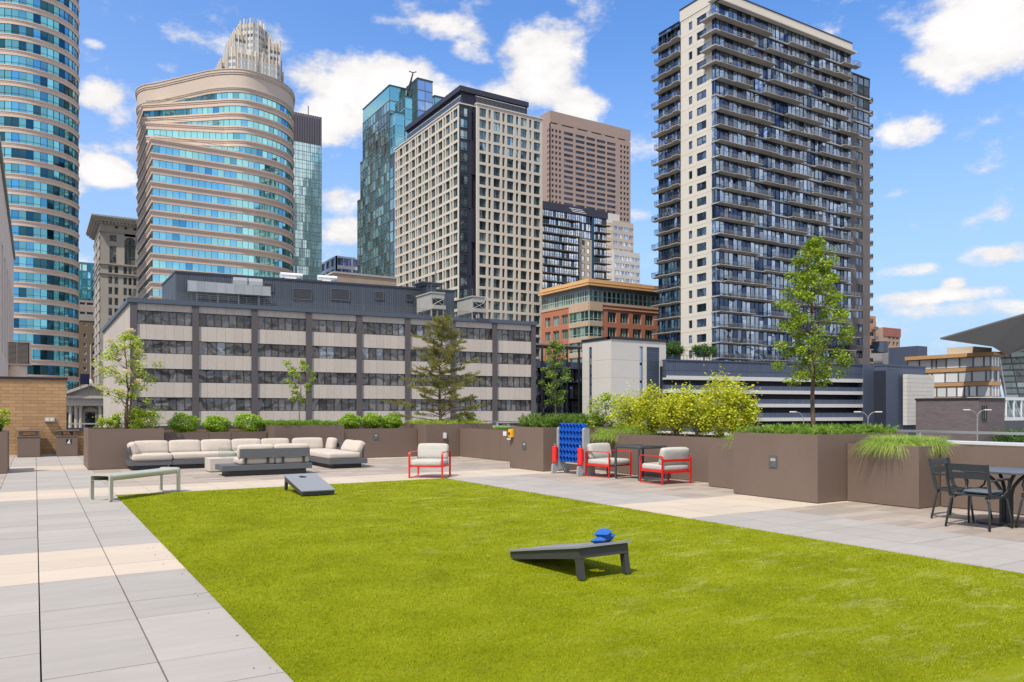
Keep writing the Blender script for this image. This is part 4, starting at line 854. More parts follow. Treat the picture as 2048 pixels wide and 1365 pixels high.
for k in range(k0, 5):
    z0_ = zb0+fh*k
    mb = MB(); h_ = fh*.36; mb.prism(ring(Cc, Rr+.04), z0_+.02, z0_+h_*.55); mb.prism(ring(Cc, Rr+.10), z0_+h_*.55+.01, z0_+h_*.8); mb.prism(ring(Cc, Rr+.20), z0_+h_*.8+.01, z0_+h_); mb.build('stone_band', M_pink, root)
    mb = MB()
    for j in range(NP):
        a = 2*math.pi*j/NP; b = 2*math.pi*(j+1)/NP; rr_ = Rr-.12; p = [(Cc.x+rr_*math.cos(w), Cc.y+rr_*math.sin(w)) for w in (a,b)]; zt_ = z0_; zl = z0_-fh*.64+.01
        mb.add([(*p[0],zl),(*p[1],zl),(*p[1],zt_),(*p[0],zt_)], [(0,1,2,3)], 0)
        q1 = (Cc.x+(rr_+.07)*math.cos(a), Cc.y+(rr_+.07)*math.sin(a)); mb.box(q1[0]-.04,q1[0]+.04,q1[1]-.04,q1[1]+.04,zl,zt_,1)
        rv = [(Cc.x+(rr_+.05)*math.cos(w), Cc.y+(rr_+.05)*math.sin(w)) for w in (a,b)]; zm = zl+(zt_-zl)*.28; mb.add([(*rv[0],zm-.04),(*rv[1],zm-.04),(*rv[1],zm+.04),(*rv[0],zm+.04)], [(0,1,2,3)], 1)
    mb.build('window', [M_teal, M_dframe], root)

# ============================================================= stepped prow tower with curved end
def curve_pts(pts, n=6):
    out = []; m_ = len(pts)
    for i in range(m_-1):
        p0 = pts[max(i-1,0)]; p1 = pts[i]; p2 = pts[i+1]; p3 = pts[min(i+2,m_-1)]
        for k in range(n):
            t = k/n; out.append(tuple(.5*((2*p1[a])+(-p0[a]+p2[a])*t+(2*p0[a]-5*p1[a]+4*p2[a]-p3[a])*t*t+(-p0[a]+3*p1[a]-3*p2[a]+p3[a])*t**3) for a in (0,1)))
    return out+[tuple(pts[-1])]
def V2(px, Y): q = P(px, Y); return (q.x, q.y)
PR = V2(303.5, 213)
right = [V2(440,226.1), V2(462,225.7), V2(486.7,226.0), V2(506,227.3), V2(525,229.3), V2(541,231.4), V2(555,233.6), V2(567.5,236.2), V2(578,239.5), V2(584.5,243.2), V2(586.5,248)]
rc_all = curve_pts(right, 4); rightc = rc_all[12:]; rear = [V2(583,258), V2(560,274), V2(330,282), V2(284,262)]
lx = fx(274.6, PR[1]+32); LFT = (PR[0]-.0, fy(274.8, PR[0]))
corner1 = (PR[0], fy(293.4, PR[0])); corner2 = (PR[0], fy(286.4, PR[0]))
m1 = V2(451.6,225.9); m2 = V2(458.6,225.8); pk = V2(462,225.8); p418 = V2(418,227.0); p313 = V2(312.7,235.6)
left_top = curve_pts([V2(280,251),V2(275,245),V2(275.5,240.8),V2(281,238.4),V2(294,236.6),p313], 4)
top_in = rc_all[:12]
body0 = [PR]+[V2(484,225.3)]+rightc[1:]+rear+[LFT]
body1 = [corner1, V2(449,225.95)]+top_in[3:]+rightc+rear+[LFT]
body2 = [corner2, V2(436,226.3)]+top_in+rightc+rear+[LFT]
body3 = left_top+[p418]+top_in+rightc+rear
root = empty('prow_tower', 'wide tower with pink stone stripes, turquoise ribbon windows, stepped sharp corner and curved right end', 'building', (PR[0]+12,PR[1]+25,GZ))
def off(poly, d):
    n = len(poly); ar = sum(poly[i][0]*poly[(i+1)%n][1]-poly[(i+1)%n][0]*poly[i][1] for i in range(n)); sgn = 1 if ar > 0 else -1; out = []
    for i in range(n):
        a = Vector(poly[i-1]); b = Vector(poly[i]); c = Vector(poly[(i+1)%n]); e1 = (b-a).normalized(); e2 = (c-b).normalized(); n1_ = Vector((e1.y,-e1.x))*sgn; n2_ = Vector((e2.y,-e2.x))*sgn; m_ = (n1_+n2_); m_ = m_/max(m_.length_squared/2, .5); out.append((b.x+m_.x*d, b.y+m_.y*d))
    return out
ZT = 101.4; fh = 3.96
def strip(mb, poly, z0, z1, step=1.7, fr=True):
    "glass ribbon: panes of even width along the outline, mullions between"
    n = len(poly); path = [Vector(p) for p in poly]+[Vector(poly[0])]; acc_ = [0]
    for i in range(n): acc_.append(acc_[-1]+(path[i+1]-path[i]).length)
    T = acc_[-1]; K = int(T/step)
    def at_(s):
        for i in range(n):
            if s <= acc_[i+1]+1e-9: return path[i]+(path[i+1]-path[i])*((s-acc_[i])/max(acc_[i+1]-acc_[i],1e-9))
        return path[-1]
    cuts = sorted(set([round(T*k/K,4) for k in range(K+1)]+[round(a,4) for i,a in enumerate(acc_) if 0 < i < n and sharp(path,i)]))
    for a, b in zip(cuts[:-1], cuts[1:]):
        if b-a < .02: continue
        p, q_ = at_(a), at_(b); mb.add([(p.x,p.y,z0),(q_.x,q_.y,z0),(q_.x,q_.y,z1),(p.x,p.y,z1)], [(0,1,2,3)], 0)
        if fr: d_ = (q_-p).normalized(); nn_ = Vector((d_.y,-d_.x))*.06; c = [p+nn_-d_*.04,p+nn_+d_*.04,p-nn_+d_*.04,p-nn_-d_*.04]; mb.add([(v.x,v.y,z) for z in (z0,z1) for v in c], [(0,1,5,4),(1,2,6,5),(2,3,7,6),(3,0,4,7)], 1)
def sharp(path, i):
    e1 = (path[i]-path[i-1]).normalized(); e2 = (path[(i+1)%len(path)]-path[i]); e2 = e2.normalized() if e2.length > 1e-6 else e1; return e1.dot(e2) < .93
def ccw(poly):
    n = len(poly); ar = sum(poly[i][0]*poly[(i+1)%n][1]-poly[(i+1)%n][0]*poly[i][1] for i in range(n)); return poly if ar > 0 else poly[::-1]
def band(poly, z0, z1, m):
    mb = MB(); h_ = z1-z0; mb.prism(off(poly,.05), z0, z0+h_*.52); mb.prism(off(poly,.2), z0+h_*.52+.01, z0+h_*.76); mb.prism(off(poly,.36), z0+h_*.76+.01, z1-.01); return mb.build('stone_band', m, root)
wt = ZT-6.7
levels = []   # (body polygon, first window row, last)
plan = {0:body3, 1:body2, 2:body2, 3:body1, 4:body1}
mb = MB(); b3 = ccw(body3); mb.prism(off(b3,.05), wt, wt+.75); mb.prism(off(b3,.22), wt+.76, wt+1.15); mb.prism(off(b3,.36), wt+1.16, wt+1.5); mb.prism(off(b3,.12), wt+1.51, ZT-1.5); mb.prism(off(b3,.3), ZT-1.49, ZT-1.0); mb.prism(off(b3,.45), ZT-.99, ZT-.25); mb.prism(off(b3,.6), ZT-.24, ZT); mb.build('parapet_band', M_pink2, root)
nrow = int((wt-GZ)/fh)
for k in range(nrow):
    poly = ccw(plan.get(k, body0)); z1_ = wt-fh*k; z0_ = z1_-2.05
    mb = MB(); strip(mb, off(poly,-.25), z0_, z1_-.005); mb.build('window', [M_teal2, M_dframe], root)
    nxt = ccw(plan.get(k+1, body0)); band(nxt, z0_-1.91+.01, z0_-.005, M_pink)
    mass(lambda mb: mb.prism(off(poly,-.8), z0_-.3, z1_+.3), 'core', M_dframe, root) if k in (0,1,3,5) else None
mass(lambda mb: mb.prism(off(ccw(body0),-.8), GZ, wt-fh*5-2), 'core', M_dframe, root)
for bd, zz, ce, mm_ in ((body2, wt-2.05, V2(440,226.2), corner2),(body1, wt-2.05-fh*2, V2(449,226.2), corner1),(body0, wt-2.05-fh*4, V2(484,225.3), PR)):
    a = Vector(mm_); b = Vector(ce); fr = F(a, b); mb = MB(); n = 5
    for j in range(n): fr.box(mb, .6+(fr.L-.6)*j/n+.05, .6+(fr.L-.6)*(j+1)/n-.05, zz+.1, zz+1.15, -.45, -.4, 0)
    fr.box(mb, .6, fr.L, zz+1.15, zz+1.24, -.5, -.38, 1); mb.build('glass_railing', [M_clear, M_cframe], root)

# ============================================================= generic helpers for the other towers
def shaft(root, x0, x1, y0, y1, z0, z1, m, name='wall'): mb = MB(); mb.box(x0,x1,y0,y1,z0,z1); return mb.build(name, m, root)
def tower_root(name, label, x, y): return empty(name, label, 'building', (x, y, GZ))
def framed_face(fa, root, mwall, mats, cols, zrows, z0, z1, depth=.35, wcol=None, u=None, wallname='wall', nv=2, rails=None, fw=.08):
    "wall with real openings: piers and lintels stand 'depth' in front of the glass"
    mb = MB(); e = 0
    for a, b in cols: fa.box(mb, e, a, z0, z1, -depth, 0); e = b
    fa.box(mb, e, fa.L, z0, z1, -depth, 0)
    zz = [z0]
    for zb_, zt_ in sorted(zrows): zz += [zb_, zt_]
    zz.append(z1)
    for i in range(0, len(zz), 2):
        if zz[i+1]-zz[i] > .01:
            for a, b in cols: fa.box(mb, a, b, zz[i], zz[i+1], -depth, -.003)
    mb.build(wallname, mwall, root)
    for a, b in cols:
        for zb_, zt_ in zrows: u.append((fa, a, b, zb_, zt_, -depth+.06, nv if b-a > 1.2 else 1, rails, fw, .07))

# ------------------------------------------------------------- old stone skyscraper
M_stone = mat('weathered_limestone', (.36,.33,.30), .9, var=.22, scale=.15, fine=.12, rnd=.08); M_oldgl = glass('old_sash_glass', (.09,.10,.11), .5, .08, .5, .08, .5, second=(.25,.27,.27), thr=.8)
q = P(200.5, 262); ex, ey = q.x, q.y; xR = fx(300, ey); yB = fy(188.5, ex); ZE = EYE+390*262/FPX
root = tower_root('stone_skyscraper', 'old grey stone skyscraper with heavy cornice and arched top windows', ex+10, ey+15)
fa = F((ex,ey),(xR,ey)); fl = F((ex,yB),(ex,ey)); shaft(root, ex+.6,xR-.6,ey+.6,yB,GZ,ZE-1,M_stone,'core')
def ez(py): return EYE+(HZ-py)*262/FPX
cols = [(fa.sp(a), fa.sp(b)) for a,b in ((217,224.5),(229,236.5),(247,254),(257,263.5),(266.5,273),(279,286))]
rws = [(ez(544),ez(530))]+[(ez(566+21.4*k), ez(551.5+21.4*k)) for k in range(12)]
u = []; framed_face(fa, root, M_stone, [M_oldgl,M_cframe], cols, rws, GZ, ez(527), .5, u=u, nv=1)
cols2 = [(fa.sp(219),fa.sp(233)),(fa.sp(249),fa.sp(271)),(fa.sp(279),fa.sp(292))]
mbw = MB(); e = 0
for a,b in cols2: fa.box(mbw, e, a, ez(527)+.01, ez(462), -.5, 0); e = b
fa.box(mbw, e, fa.L, ez(527)+.01, ez(462), -.5, 0); fa.box(mbw, cols2[0][0], cols2[0][1], ez(490), ez(481), -.5,-.01)
for a,b in cols2: fa.box(mbw, a, b, ez(468), ez(462), -.5,-.01)
mbw.build('wall', M_stone, root)
for i,(a,b) in enumerate(cols2):
    if i == 1:
        mb = MB(); cxx = (a+b)/2; r_ = (b-a)/2; zc = ez(480); n = 12
        for k in range(n):
            w0 = math.pi*k/n; w1 = math.pi*(k+1)/n; p0 = (cxx+r_*math.cos(w0), zc+r_*math.sin(w0)); p1 = (cxx+r_*math.cos(w1), zc+r_*math.sin(w1))
            zt_ = ez(462); mb.add([fa.p(p0[0],-.01,p0[1]),fa.p(p1[0],-.01,p1[1]),fa.p(p1[0],-.01,max(zt_,zc+r_)),fa.p(p0[0],-.01,max(zt_,zc+r_))],[(0,1,2,3)])
            mb.add([fa.p(cxx+r_*1.02*math.cos(w0),.1,zc+r_*1.02*math.sin(w0)),fa.p(cxx+r_*1.02*math.cos(w1),.1,zc+r_*1.02*math.sin(w1)),fa.p(cxx+r_*1.18*math.cos(w1),.1,zc+r_*1.18*math.sin(w1)),fa.p(cxx+r_*1.18*math.cos(w0),.1,zc+r_*1.18*math.sin(w0))],[(0,1,2,3)])
        mb.build('arch', M_stone, root)
        for za,zb_ in ((ez(526),ez(514)),(ez(511),ez(488)),(ez(485),ez(470))): u.append((fa,a,b,za,zb_,-.42,3,None,.14,.1))
        mb = MB(); fa.box(mb, a, b, ez(514), ez(511), -.5,-.3); fa.box(mb,a,b,ez(488),ez(485),-.5,-.3); mb.build('spandrel', M_dframe, root)
    elif i == 0:
        for za,zb_ in ((ez(523),ez(510)),(ez(507),ez(491)),(ez(480),ez(469))): u.append((fa,a,b,za,zb_,-.42,2,None,.14,.1))
    else: u.append((fa,a,b,ez(523),ez(491),-.42,2,None,.14,.1))
windows(u, [M_oldgl, M_cframe], root)
mb = MB()
for z0_,z1_,t in ((ez(528),ez(525.5),.5),(ez(547),ez(545),.45),(ez(463),ez(461),.4),(ez(446),ez(443),.9),(ez(443),ez(439),1.7),(ez(439),ez(436),2.4),(ez(436),ez(433),2.8)):
    mb.box(ex-t,xR+t,ey-t,yB+.2,z0_,z1_-.02)
k = 0
while ex+k*1.1 < xR: mb.box(ex+k*1.1,ex+k*1.1+.5,ey-1.6,ey-.9,ez(446)-.2,ez(443)-.05); k += 1
mb.build('cornice', M_stone, root)
mb = MB(); mb.box(ex,xR,ey,yB,ez(461),ez(446)); mb.build('attic', M_stone, root)
for px0 in (230,248.5,267): mb = MB(); a = fa.sp(px0); fa.box(mb,a,a+.9,ez(454),ez(449),-.1,.05); mb.build('window', M_dframe, root)
mb = MB(); mb.box(ex+3,xR-2,ey+3,yB-2,ez(433),ez(425)); mb.build('roof_house', M_stone, root)
mb = MB(); n = 6
for j in range(2): fl.box(mb, fl.L*.1+fl.L*.45*j, fl.L*.1+fl.L*.45*j+fl.L*.3, GZ, ez(470), -.2, .1)
for k in range(22): fl.box(mb, 0, fl.L, ez(470+21.4*k), ez(464+21.4*k), -.1, .25)
mb.build('side_wall', M_stone, root)

# ------------------------------------------------------------- art deco tower behind the prow tower
q = P(505, 480); M_deco = mat('pale_deco_stone', (.50,.44,.36), .8, var=.08, scale=.05); M_decog = glass('deco_glass', (.42,.45,.46), .7, .15, .3, .03, .2, second=(.12,.14,.16), thr=.75)
root = tower_root('deco_tower', 'pale setback tower with golden ribbed crown rising behind the curved tower', q.x, q.y)
def dz(py): return EYE+(HZ-py)*480/FPX
def deco(px0, px1, py, yoff, depth, cham=0, nm='tier'):
    yy = q.y+yoff; x0_ = fx(px0, yy); x1_ = fx(px1, yy); zt_ = EYE+(HZ-py)*dep((x0_+x1_)/2,yy)/FPX
    poly = [(x0_+cham,yy),(x1_-cham,yy),(x1_,yy+cham),(x1_,yy+depth),(x0_,yy+depth),(x0_,yy+cham)] if cham else [(x0_,yy),(x1_,yy),(x1_,yy+depth),(x0_,yy+depth)]
    mb = MB(); mb.prism(poly, GZ, zt_-3, 0)
    # rows of glass behind thin ribs
    n = len(poly)
    for i in range(n):
        a, b = Vector(poly[i]), Vector(poly[(i+1)%n]); L_ = (b-a).length
        if L_ < 1.5: continue
        ff = F(a,b); K = max(1,round(L_/2.3)); zz = zt_-5.5
        zlow = max(GZ, zt_-130)
        while zz > zlow: ff.box(mb, .1, L_-.1, zz-1.9, zz, 0, .12, 1); ff.box(mb, .1, L_-.1, zz-3.9, zz-1.92, 0, .1, 3); zz -= 4.0
        for j in range(K+1): s_ = L_*j/K; ff.box(mb, max(s_-.24,-.05), min(s_+.24,L_+.05), zlow, zt_+(.25 if j % 2 else -.2), -.2, .45, 2 if j % 2 else 0)
    mb.build(nm, [M_deco, M_decog, M_decow, M_decos], root)
M_decow = mat('white_rib', (.72,.70,.66), .7); M_decos = mat('pale_spandrel', (.56,.56,.54), .5, .2)
deco(487, 536, 38, 0, 30, 6, 'crown'); deco(479,543,58,6,26,3,'crown_shoulder')
deco(469,560,70,3,26,0); deco(459,566,104,-3,40,4); deco(443,566,130,8,50,0); deco(539,560.5,85,-1,30,0)
deco(476,512,100,-7,20,0)

# ------------------------------------------------------------- slim blue glass tower with dark cap
q = P(588.7, 330); x1_ = fx(643.5, q.y); zt_ = EYE+598*330/FPX
root = tower_root('slim_glass_tower', 'slim pale blue-green glass tower with dark louvred top, right of the curved tower', q.x+6, q.y+15)
x0_ = q.x-3; fa = F((x0_,q.y),(x1_,q.y)); shaft(root, x0_+.3,x1_-.3,q.y+.3,q.y+28,GZ,zt_-1,M_dframe,'core')
zc = EYE+(HZ-290)*335/FPX
mb = MB(); n = 14
for j in range(n): fa.box(mb, fa.L*j/n+.1, fa.L*(j+1)/n-.1, zc, zt_, -.4, .1)
mb.build('louvred_top', mat('dark_cap', (.11,.10,.125), .6), root)
M_pale = glass('pale_green_glass', (.66,.86,.88), .85, .1, .12, .02, .1, second=(.50,.72,.76), thr=.8)
u = []; zz = zc; n = 9
while zz > GZ+4:
    for j in range(n): u.append((fa, fa.L*j/n, fa.L*(j+1)/n, zz-3.8, zz, 0, 2, [zz-1.5], .12, .06))
    zz -= 3.8
windows(u, [M_pale, mat('teal_frame', (.12,.2,.22), .5)], root)
shaft(root, x1_-.29, x1_+.02, q.y+.02, q.y+28, GZ, zt_, mat('pale_blue_side', (.2,.26,.28), .4), 'side_wall')
mb = MB(); mb.tube([(x0_+3,q.y+3,zt_-1),(x0_+3,q.y+3,zt_+4)],.2,5); mb.tube([(x1_-5,q.y+3,zt_-1),(x1_-5,q.y+3,zt_+5)],.2,5); mb.build('antenna', M_dframe, root)

# ------------------------------------------------------------- green stepped glass tower
root = tower_root('green_glass_tower', 'dark green stepped glass tower with paler shafts and an antenna on top', *V2(800,300))
M_gg = glass('dark_green_glass', (.19,.33,.33), .8, .08, .6, .45, .35, second=(.40,.62,.60), thr=.80); M_gt = glass('turquoise_glass', (.34,.70,.64), .85, .08, .15, .02, .2); M_gb = glass('silver_blue_glass', (.46,.58,.72), .9, .07, .12, .12, .1)
M_gfr = mat('brass_mullion', (.20,.17,.12), .5, .4); M_gdark = mat('dark_green_panel', (.03,.07,.075), .4)
def gbox(pxl, pxc, pxr, pyc, Yc, mL, mF, cap=None, step=3.9, wid=3.0, mf=None):
    c = P(pxc, Yc); xr_ = fx(pxr, c.y); yl_ = fy(pxl, c.x); zt_ = EYE+(HZ-pyc)*Yc/FPX
    shaft(root, c.x+.2, xr_-.2, c.y+.2, yl_-.2, GZ, zt_-.3, M_gdark, 'core')
    for ff, mm_ in ((F((c.x,yl_),c), mL), (F(c,(xr_,c.y)), mF)):
        mb = MB(); zz = zt_-(5.5 if cap else 0); K = max(1,round(ff.L/wid))
        if cap: ff.box(mb, 0, ff.L, zz+.02, zt_, -.1, 0, 2)
        zlow = max(GZ, zt_-200)
        while zz > zlow:
            for j in range(K): ff.box(mb, ff.L*j/K, ff.L*(j+1)/K, zz-step, zz, -.1, 0, 0)
            ff.box(mb, 0, ff.L, zz-.3, zz, 0, .12, 1); zz -= step
        for j in range(K+1): s_ = ff.L*j/K; ff.box(mb, max(0,s_-.11), min(ff.L,s_+.11), zz, zt_-(5.6 if cap else .05), 0, .1, 1)
        mb.build('glass_wall', [mm_, mf or M_gfr, cap or M_gt], root)
    mb = MB(); mb.box(c.x-.2,xr_+.2,c.y-.2,yl_,zt_,zt_+.5); mb.build('roof_edge', M_gdark, root)
gbox(725.7,779,812,172,300,M_gg,M_gt,M_gt); gbox(721,778,782,285,302,M_gg,M_gt); gbox(715,778,782,364,304,M_gg,M_gt)
gbox(813,835,865,158,297,M_gdark,M_gb,mf=M_cframe); gbox(848,869,888,193,306,M_gt,M_gt,mf=M_cframe)
gbox(790,811.5,824,194.5,288,M_gdark,M_gt,mf=M_gt); gbox(781,791,808,226,280,M_gg,M_gt,mf=M_gt); gbox(780,793,800,305,276,M_gg,M_gt)
mb = MB(); a_ = P(817,300,181); b_ = P(826,300,146); mb.tube([a_,b_],.5,6,r1=.25); mb.tube([P(818,300,143),b_,P(833,300,144)],.2,5); mb.build('antenna', M_dframe, root)

# ------------------------------------------------------------- cream grid apartment building
YH = 211; c = P(918, YH); zt_ = EYE+614.3*YH/FPX; yl_ = fy(789.8, c.x); xg = fx(950, c.y); yF = c.y-2.4; xr_ = fx(1085, yF)
root = tower_root('grid_apartment_tower', 'cream gridded apartment tower with dark vertical strip and dark penthouse, centre of the skyline', c.x+10, c.y+15)
M_creamg = mat('cream_precast', (.60,.55,.48), .8, var=.07, scale=.1, fine=.05); M_darkst = mat('dark_blue_cladding', (.035,.037,.06), .5, var=.1, stretch=(1,1,.1))
M_agl = glass('apartment_glass', (.16,.24,.26), .7, .05, .6, .10, .3, second=(.42,.56,.56), thr=.80)
shaft(root, c.x+.5, xg+.2, c.y+.5, yl_-.5, GZ, zt_-.2, M_darkst, 'core'); shaft(root, xg+.5, xr_-.5, yF+.5, c.y+34, GZ, zt_-.2, M_darkst, 'core')
fl = F((c.x,yl_),c); fr = F((fx(953.5,yF),yF),(xr_,yF)); fh = 3.1; nf = int((zt_-GZ-1)/fh)
rw = [(zt_-.85-fh*k-2.35, zt_-.85-fh*k) for k in range(nf)]
u = []
def crop4(*v): return [900+a/6.825 for a in v]
cr_cols = [(fr.sp(a), fr.sp(b)) for a,b in (crop4(402,495),crop4(525,560),crop4(595,685),crop4(715,750),crop4(780,868),crop4(900,935),crop4(965,1050),crop4(1080,1113),crop4(1145,1230))]
framed_face(fr, root, M_creamg, None, cr_cols, rw, GZ, zt_, .45, u=u)
P_ = fl.L/9.5; lc = []
for j in range(10):
    e = fl.L-.9-P_*j*1.0
    lc.append((e-P_*.56, e-.0))
    if j < 9: lc.append((e-P_*.86, e-P_*.66))
lc = sorted((max(a,.3),b) for a,b in lc if b > 1.0); framed_face(fl, root, M_creamg, None, lc, rw, GZ, zt_, .45, u=u)
fd = F((c.x+.01,c.y-.02),(xg,c.y-.02)); 
for zb_,zt2_ in rw[:]: u.append((fd, .35, fd.L*.52, zb_, zt2_, .03, 2, [zb_+.5], .08, .06))
windows(u, [M_agl, M_dframe], root)
mb = MB(); 
for k in range(nf):
    if (k//3) % 2: fd.box(mb, fd.L*.66, fd.L*.98, zt_-.3-fh*(k+1), zt_-.3-fh*k, 0, .5)
    else: fd.box(mb, fd.L*.58, fd.L*.75, zt_-.3-fh*(k+1), zt_-.3-fh*k, 0, .4)
mb.box(c.x+.02, xg+.3, c.y-.015, c.y+.5, GZ, zt_-.1); mb.build('dark_strip', M_darkst, root)
mb = MB(); fl.box(mb, -.2, fl.L+.1, zt_, zt_+.35, -1, .2); mb.box(c.x+.2,xg+.6,c.y-.2,c.y+.6,zt_+.002,zt_+.352); fr.box(mb, -.1, fr.L+.1, zt_, zt_+.35, -1, .2); mb.build('parapet', M_creamg, root)
mb = MB()
for ff, K in ((fl,22),(fr,11)):
    hi = ff.L if ff is fl else ff.L*.75
    for j in range(K): ff.box(mb, hi*j/K+.06, hi*(j+1)/K-.06, zt_+.36, zt_+2.3, -.6, -.55, 0)
    ff.box(mb, 0, hi, zt_+2.3, zt_+2.4, -.65, -.5, 1)
mb.build('glass_railing', [M_clear, M_white], root)
xp0 = c.x+1.6; yp0 = c.y+1.8; xp1 = fx(1054, yp0); yp1 = yl_-6; zp_ = zt_+5.6
mb = MB(); mb.box(xp0, xp1, yp0, yp1, zt_-.3, zp_); mb.box(xp0-.8, xp1+.1, yp0-.8, yp1, zp_-1.4, zp_+.02); mb.build('penthouse', M_darkst, root)
mb = MB(); 
for k in range(10): a = math.pi*k/9
mb.tube([(xp0+3,yp1-14,zp_+.2),(xp0+3,yp1-10,zp_+.2)],1.6,12); mb.tube([(xp0+2,yp0+4,zp_+.0),(xp0+2,yp0+6,zp_+.0)],1.0,12); mb.build('roof_duct', M_galv, root)

# ------------------------------------------------------------- pink granite tower
YI = 560; c = P(1099.7, YI); xr_ = fx(1261, c.y); zt_ = EYE+601*YI/FPX; yl_ = fy(1080, c.x)
root = tower_root('granite_tower', 'square brown-pink granite tower with rows of small windows, right of the cream grid tower', c.x+25, c.y+30)
M_gran = mat('pink_granite', (.36,.265,.225), .6, var=.08, scale=.05, stretch=(1,1,.3)); M_grgl = glass('bronze_glass', (.10,.10,.12), .5, .08, .5, .02, .1)
shaft(root, c.x+1,xr_-1,c.y+1,yl_,GZ,zt_-2,M_gran,'core'); ff = F(c,(xr_,c.y)); fl = F((c.x,yl_),c)
fh = 4.0; rw = [(zt_-13-fh*k-2.1, zt_-13-fh*k) for k in range(30)]
L_ = ff.L; cols = [(L_*a, L_*b) for a,b in ((.02,.045),(.063,.088),(.106,.131),(.165,.275),(.305,.415),(.435,.545),(.565,.675),(.695,.805),(.875-.01,.89),(.91,.935),(.952,.977))]
u = []; framed_face(ff, root, M_gran, None, cols, rw, GZ, zt_-9.5, .6, u=u, nv=3, fw=.12)
fr_l = [(fl.L*a, fl.L*b) for a,b in ((.72,.80),(.86,.94))] if fl.L > 10 else [(fl.L*.3,fl.L*.5),(fl.L*.65,fl.L*.85)]
framed_face(fl, root, M_gran, None, fr_l, rw, GZ, zt_-9.5, .6, u=u, nv=1, fw=.12); windows(u, [M_grgl, M_dframe], root)
mb = MB(); n = 60
for j in range(n): ff.box(mb, L_*j/n+.08, L_*(j+1)/n, zt_-8.3, zt_, -.5, .05)
ff.box(mb, 0, L_, zt_-9.49, zt_-9.2, -.6, 0); fl.box(mb, 0, fl.L, zt_-9.49, zt_, -.6, 0)
for a in (.09,.28,.45,.62,.79,.93): ff.box(mb, L_*a, L_*(a+.05), zt_-9.2, zt_-8.3, -.6, -.01)
mb.build('crown', M_gran, root); shaft(root, c.x+.7,xr_-.7,c.y+.7,yl_,zt_-9.4,zt_-8.2,M_blackhole,'crown_recess')

# ------------------------------------------------------------- balcony building in the middle distance
YJ = 300; c = P(1080, YJ); xr_ = fx(1213, c.y); zt_ = EYE+(HZ-402)*YJ/FPX; yj = c.y
root = tower_root('balcony_building', 'dark glass apartment block with stacked balconies and beige panel below the granite tower', c.x+10, yj+12)
M_jgl = glass('pale_apartment_glass', (.74,.80,.84), .8, .06, .4, .15, .3, second=(.06,.09,.12), thr=.80)
M_beigej = mat('beige_panel', (.50,.42,.33), .8); M_slabj = mat('brown_grey_slab', (.16,.14,.125), .8)
ff = F(c,(xr_,yj)); shaft(root, c.x+.4,xr_-.4,yj+.4,yj+24,GZ,zt_-.5,M_dframe,'core')
mb = MB(); ff.box(mb, -.5, ff.L+.3, zt_-3.0, zt_, -2, .6); mb.build('roof_band', M_darkst, root)
mb = MB(); a0, a1 = ff.sp(1137), ff.sp(1163)
for k in range(3): ff.box(mb, a0+k*.8, a1+k*.9, zt_-1.2-k*.6, zt_-.95-k*.6, .6, .75)
mb.build('white_fin', M_white, root)
fh = 3.12; u = []
for k in range(34):
    z1_ = zt_-3.0-fh*k; z0_ = z1_-2.85
    if z0_ < GZ: break
    g0, g1 = 0, ff.sp(1157 if k > 2 else 1185); n = 8 if k > 2 else 12
    for j in range(n): u.append((ff, g0+(g1-g0)*j/n, g0+(g1-g0)*(j+1)/n, z0_, z1_, -.1, 2, None, .12, .1))
    h0, h1 = ff.sp(1187), ff.L; 
    for j in range(3): u.append((ff, h0+(h1-h0)*j/3, h0+(h1-h0)*(j+1)/3, z0_, z1_, -.1, 2, None, .12, .1))
    for b0, b1 in ((.2, ff.sp(1156)), (ff.sp(1187), ff.L+1.2)):
        mb = MB(); ff.box(mb, b0, b1, z0_-.26, z0_, 0, 1.8, 0); ff.box(mb, b0, b1, z0_+1.0, z0_+1.08, 1.7, 1.78, 1)
        K = int((b1-b0)/1.2)
        for j in range(K+1): s_ = b0+(b1-b0-.08)*j/K; ff.box(mb, s_, s_+.08, z0_, z0_+1.0, 1.7, 1.78, 1)
        mb.build('balcony', [M_slabj, M_dframe], root)
    if k > 2:
        mb = MB(); p0, p1 = ff.sp(1158), ff.sp(1184); w_ = (p1-p0)
        ff.box(mb, p0, p0+w_*.2, z0_-.27, z1_, -.2, .2); ff.box(mb, p0+w_*.42, p0+w_*.6, z0_-.27, z1_, -.2, .2); ff.box(mb, p0+w_*.82, p1, z0_-.27, z1_, -.2, .2)
        for e0, e1 in ((.2,.42),(.6,.82)): ff.box(mb, p0+w_*e0, p0+w_*e1, z1_-.6, z1_, -.2, .18); ff.box(mb, p0+w_*e0, p0+w_*e1, z0_-.27, z0_+.2, -.2, .18); u.append((ff, p0+w_*e0, p0+w_*e1, z0_+.2, z1_-.6, -.05, 1, None, .12, .1))
        mb.build('beige_panel', M_beigej, root)
    else:
        pass
windows(u, [M_jgl, M_dframe], root)
mb = MB(); ff.box(mb, ff.sp(1183), ff.sp(1187), GZ, zt_-3, -.3, .5); mb.build('blue_fin', mat('deep_blue_panel', (.01,.06,.13), .4), root)

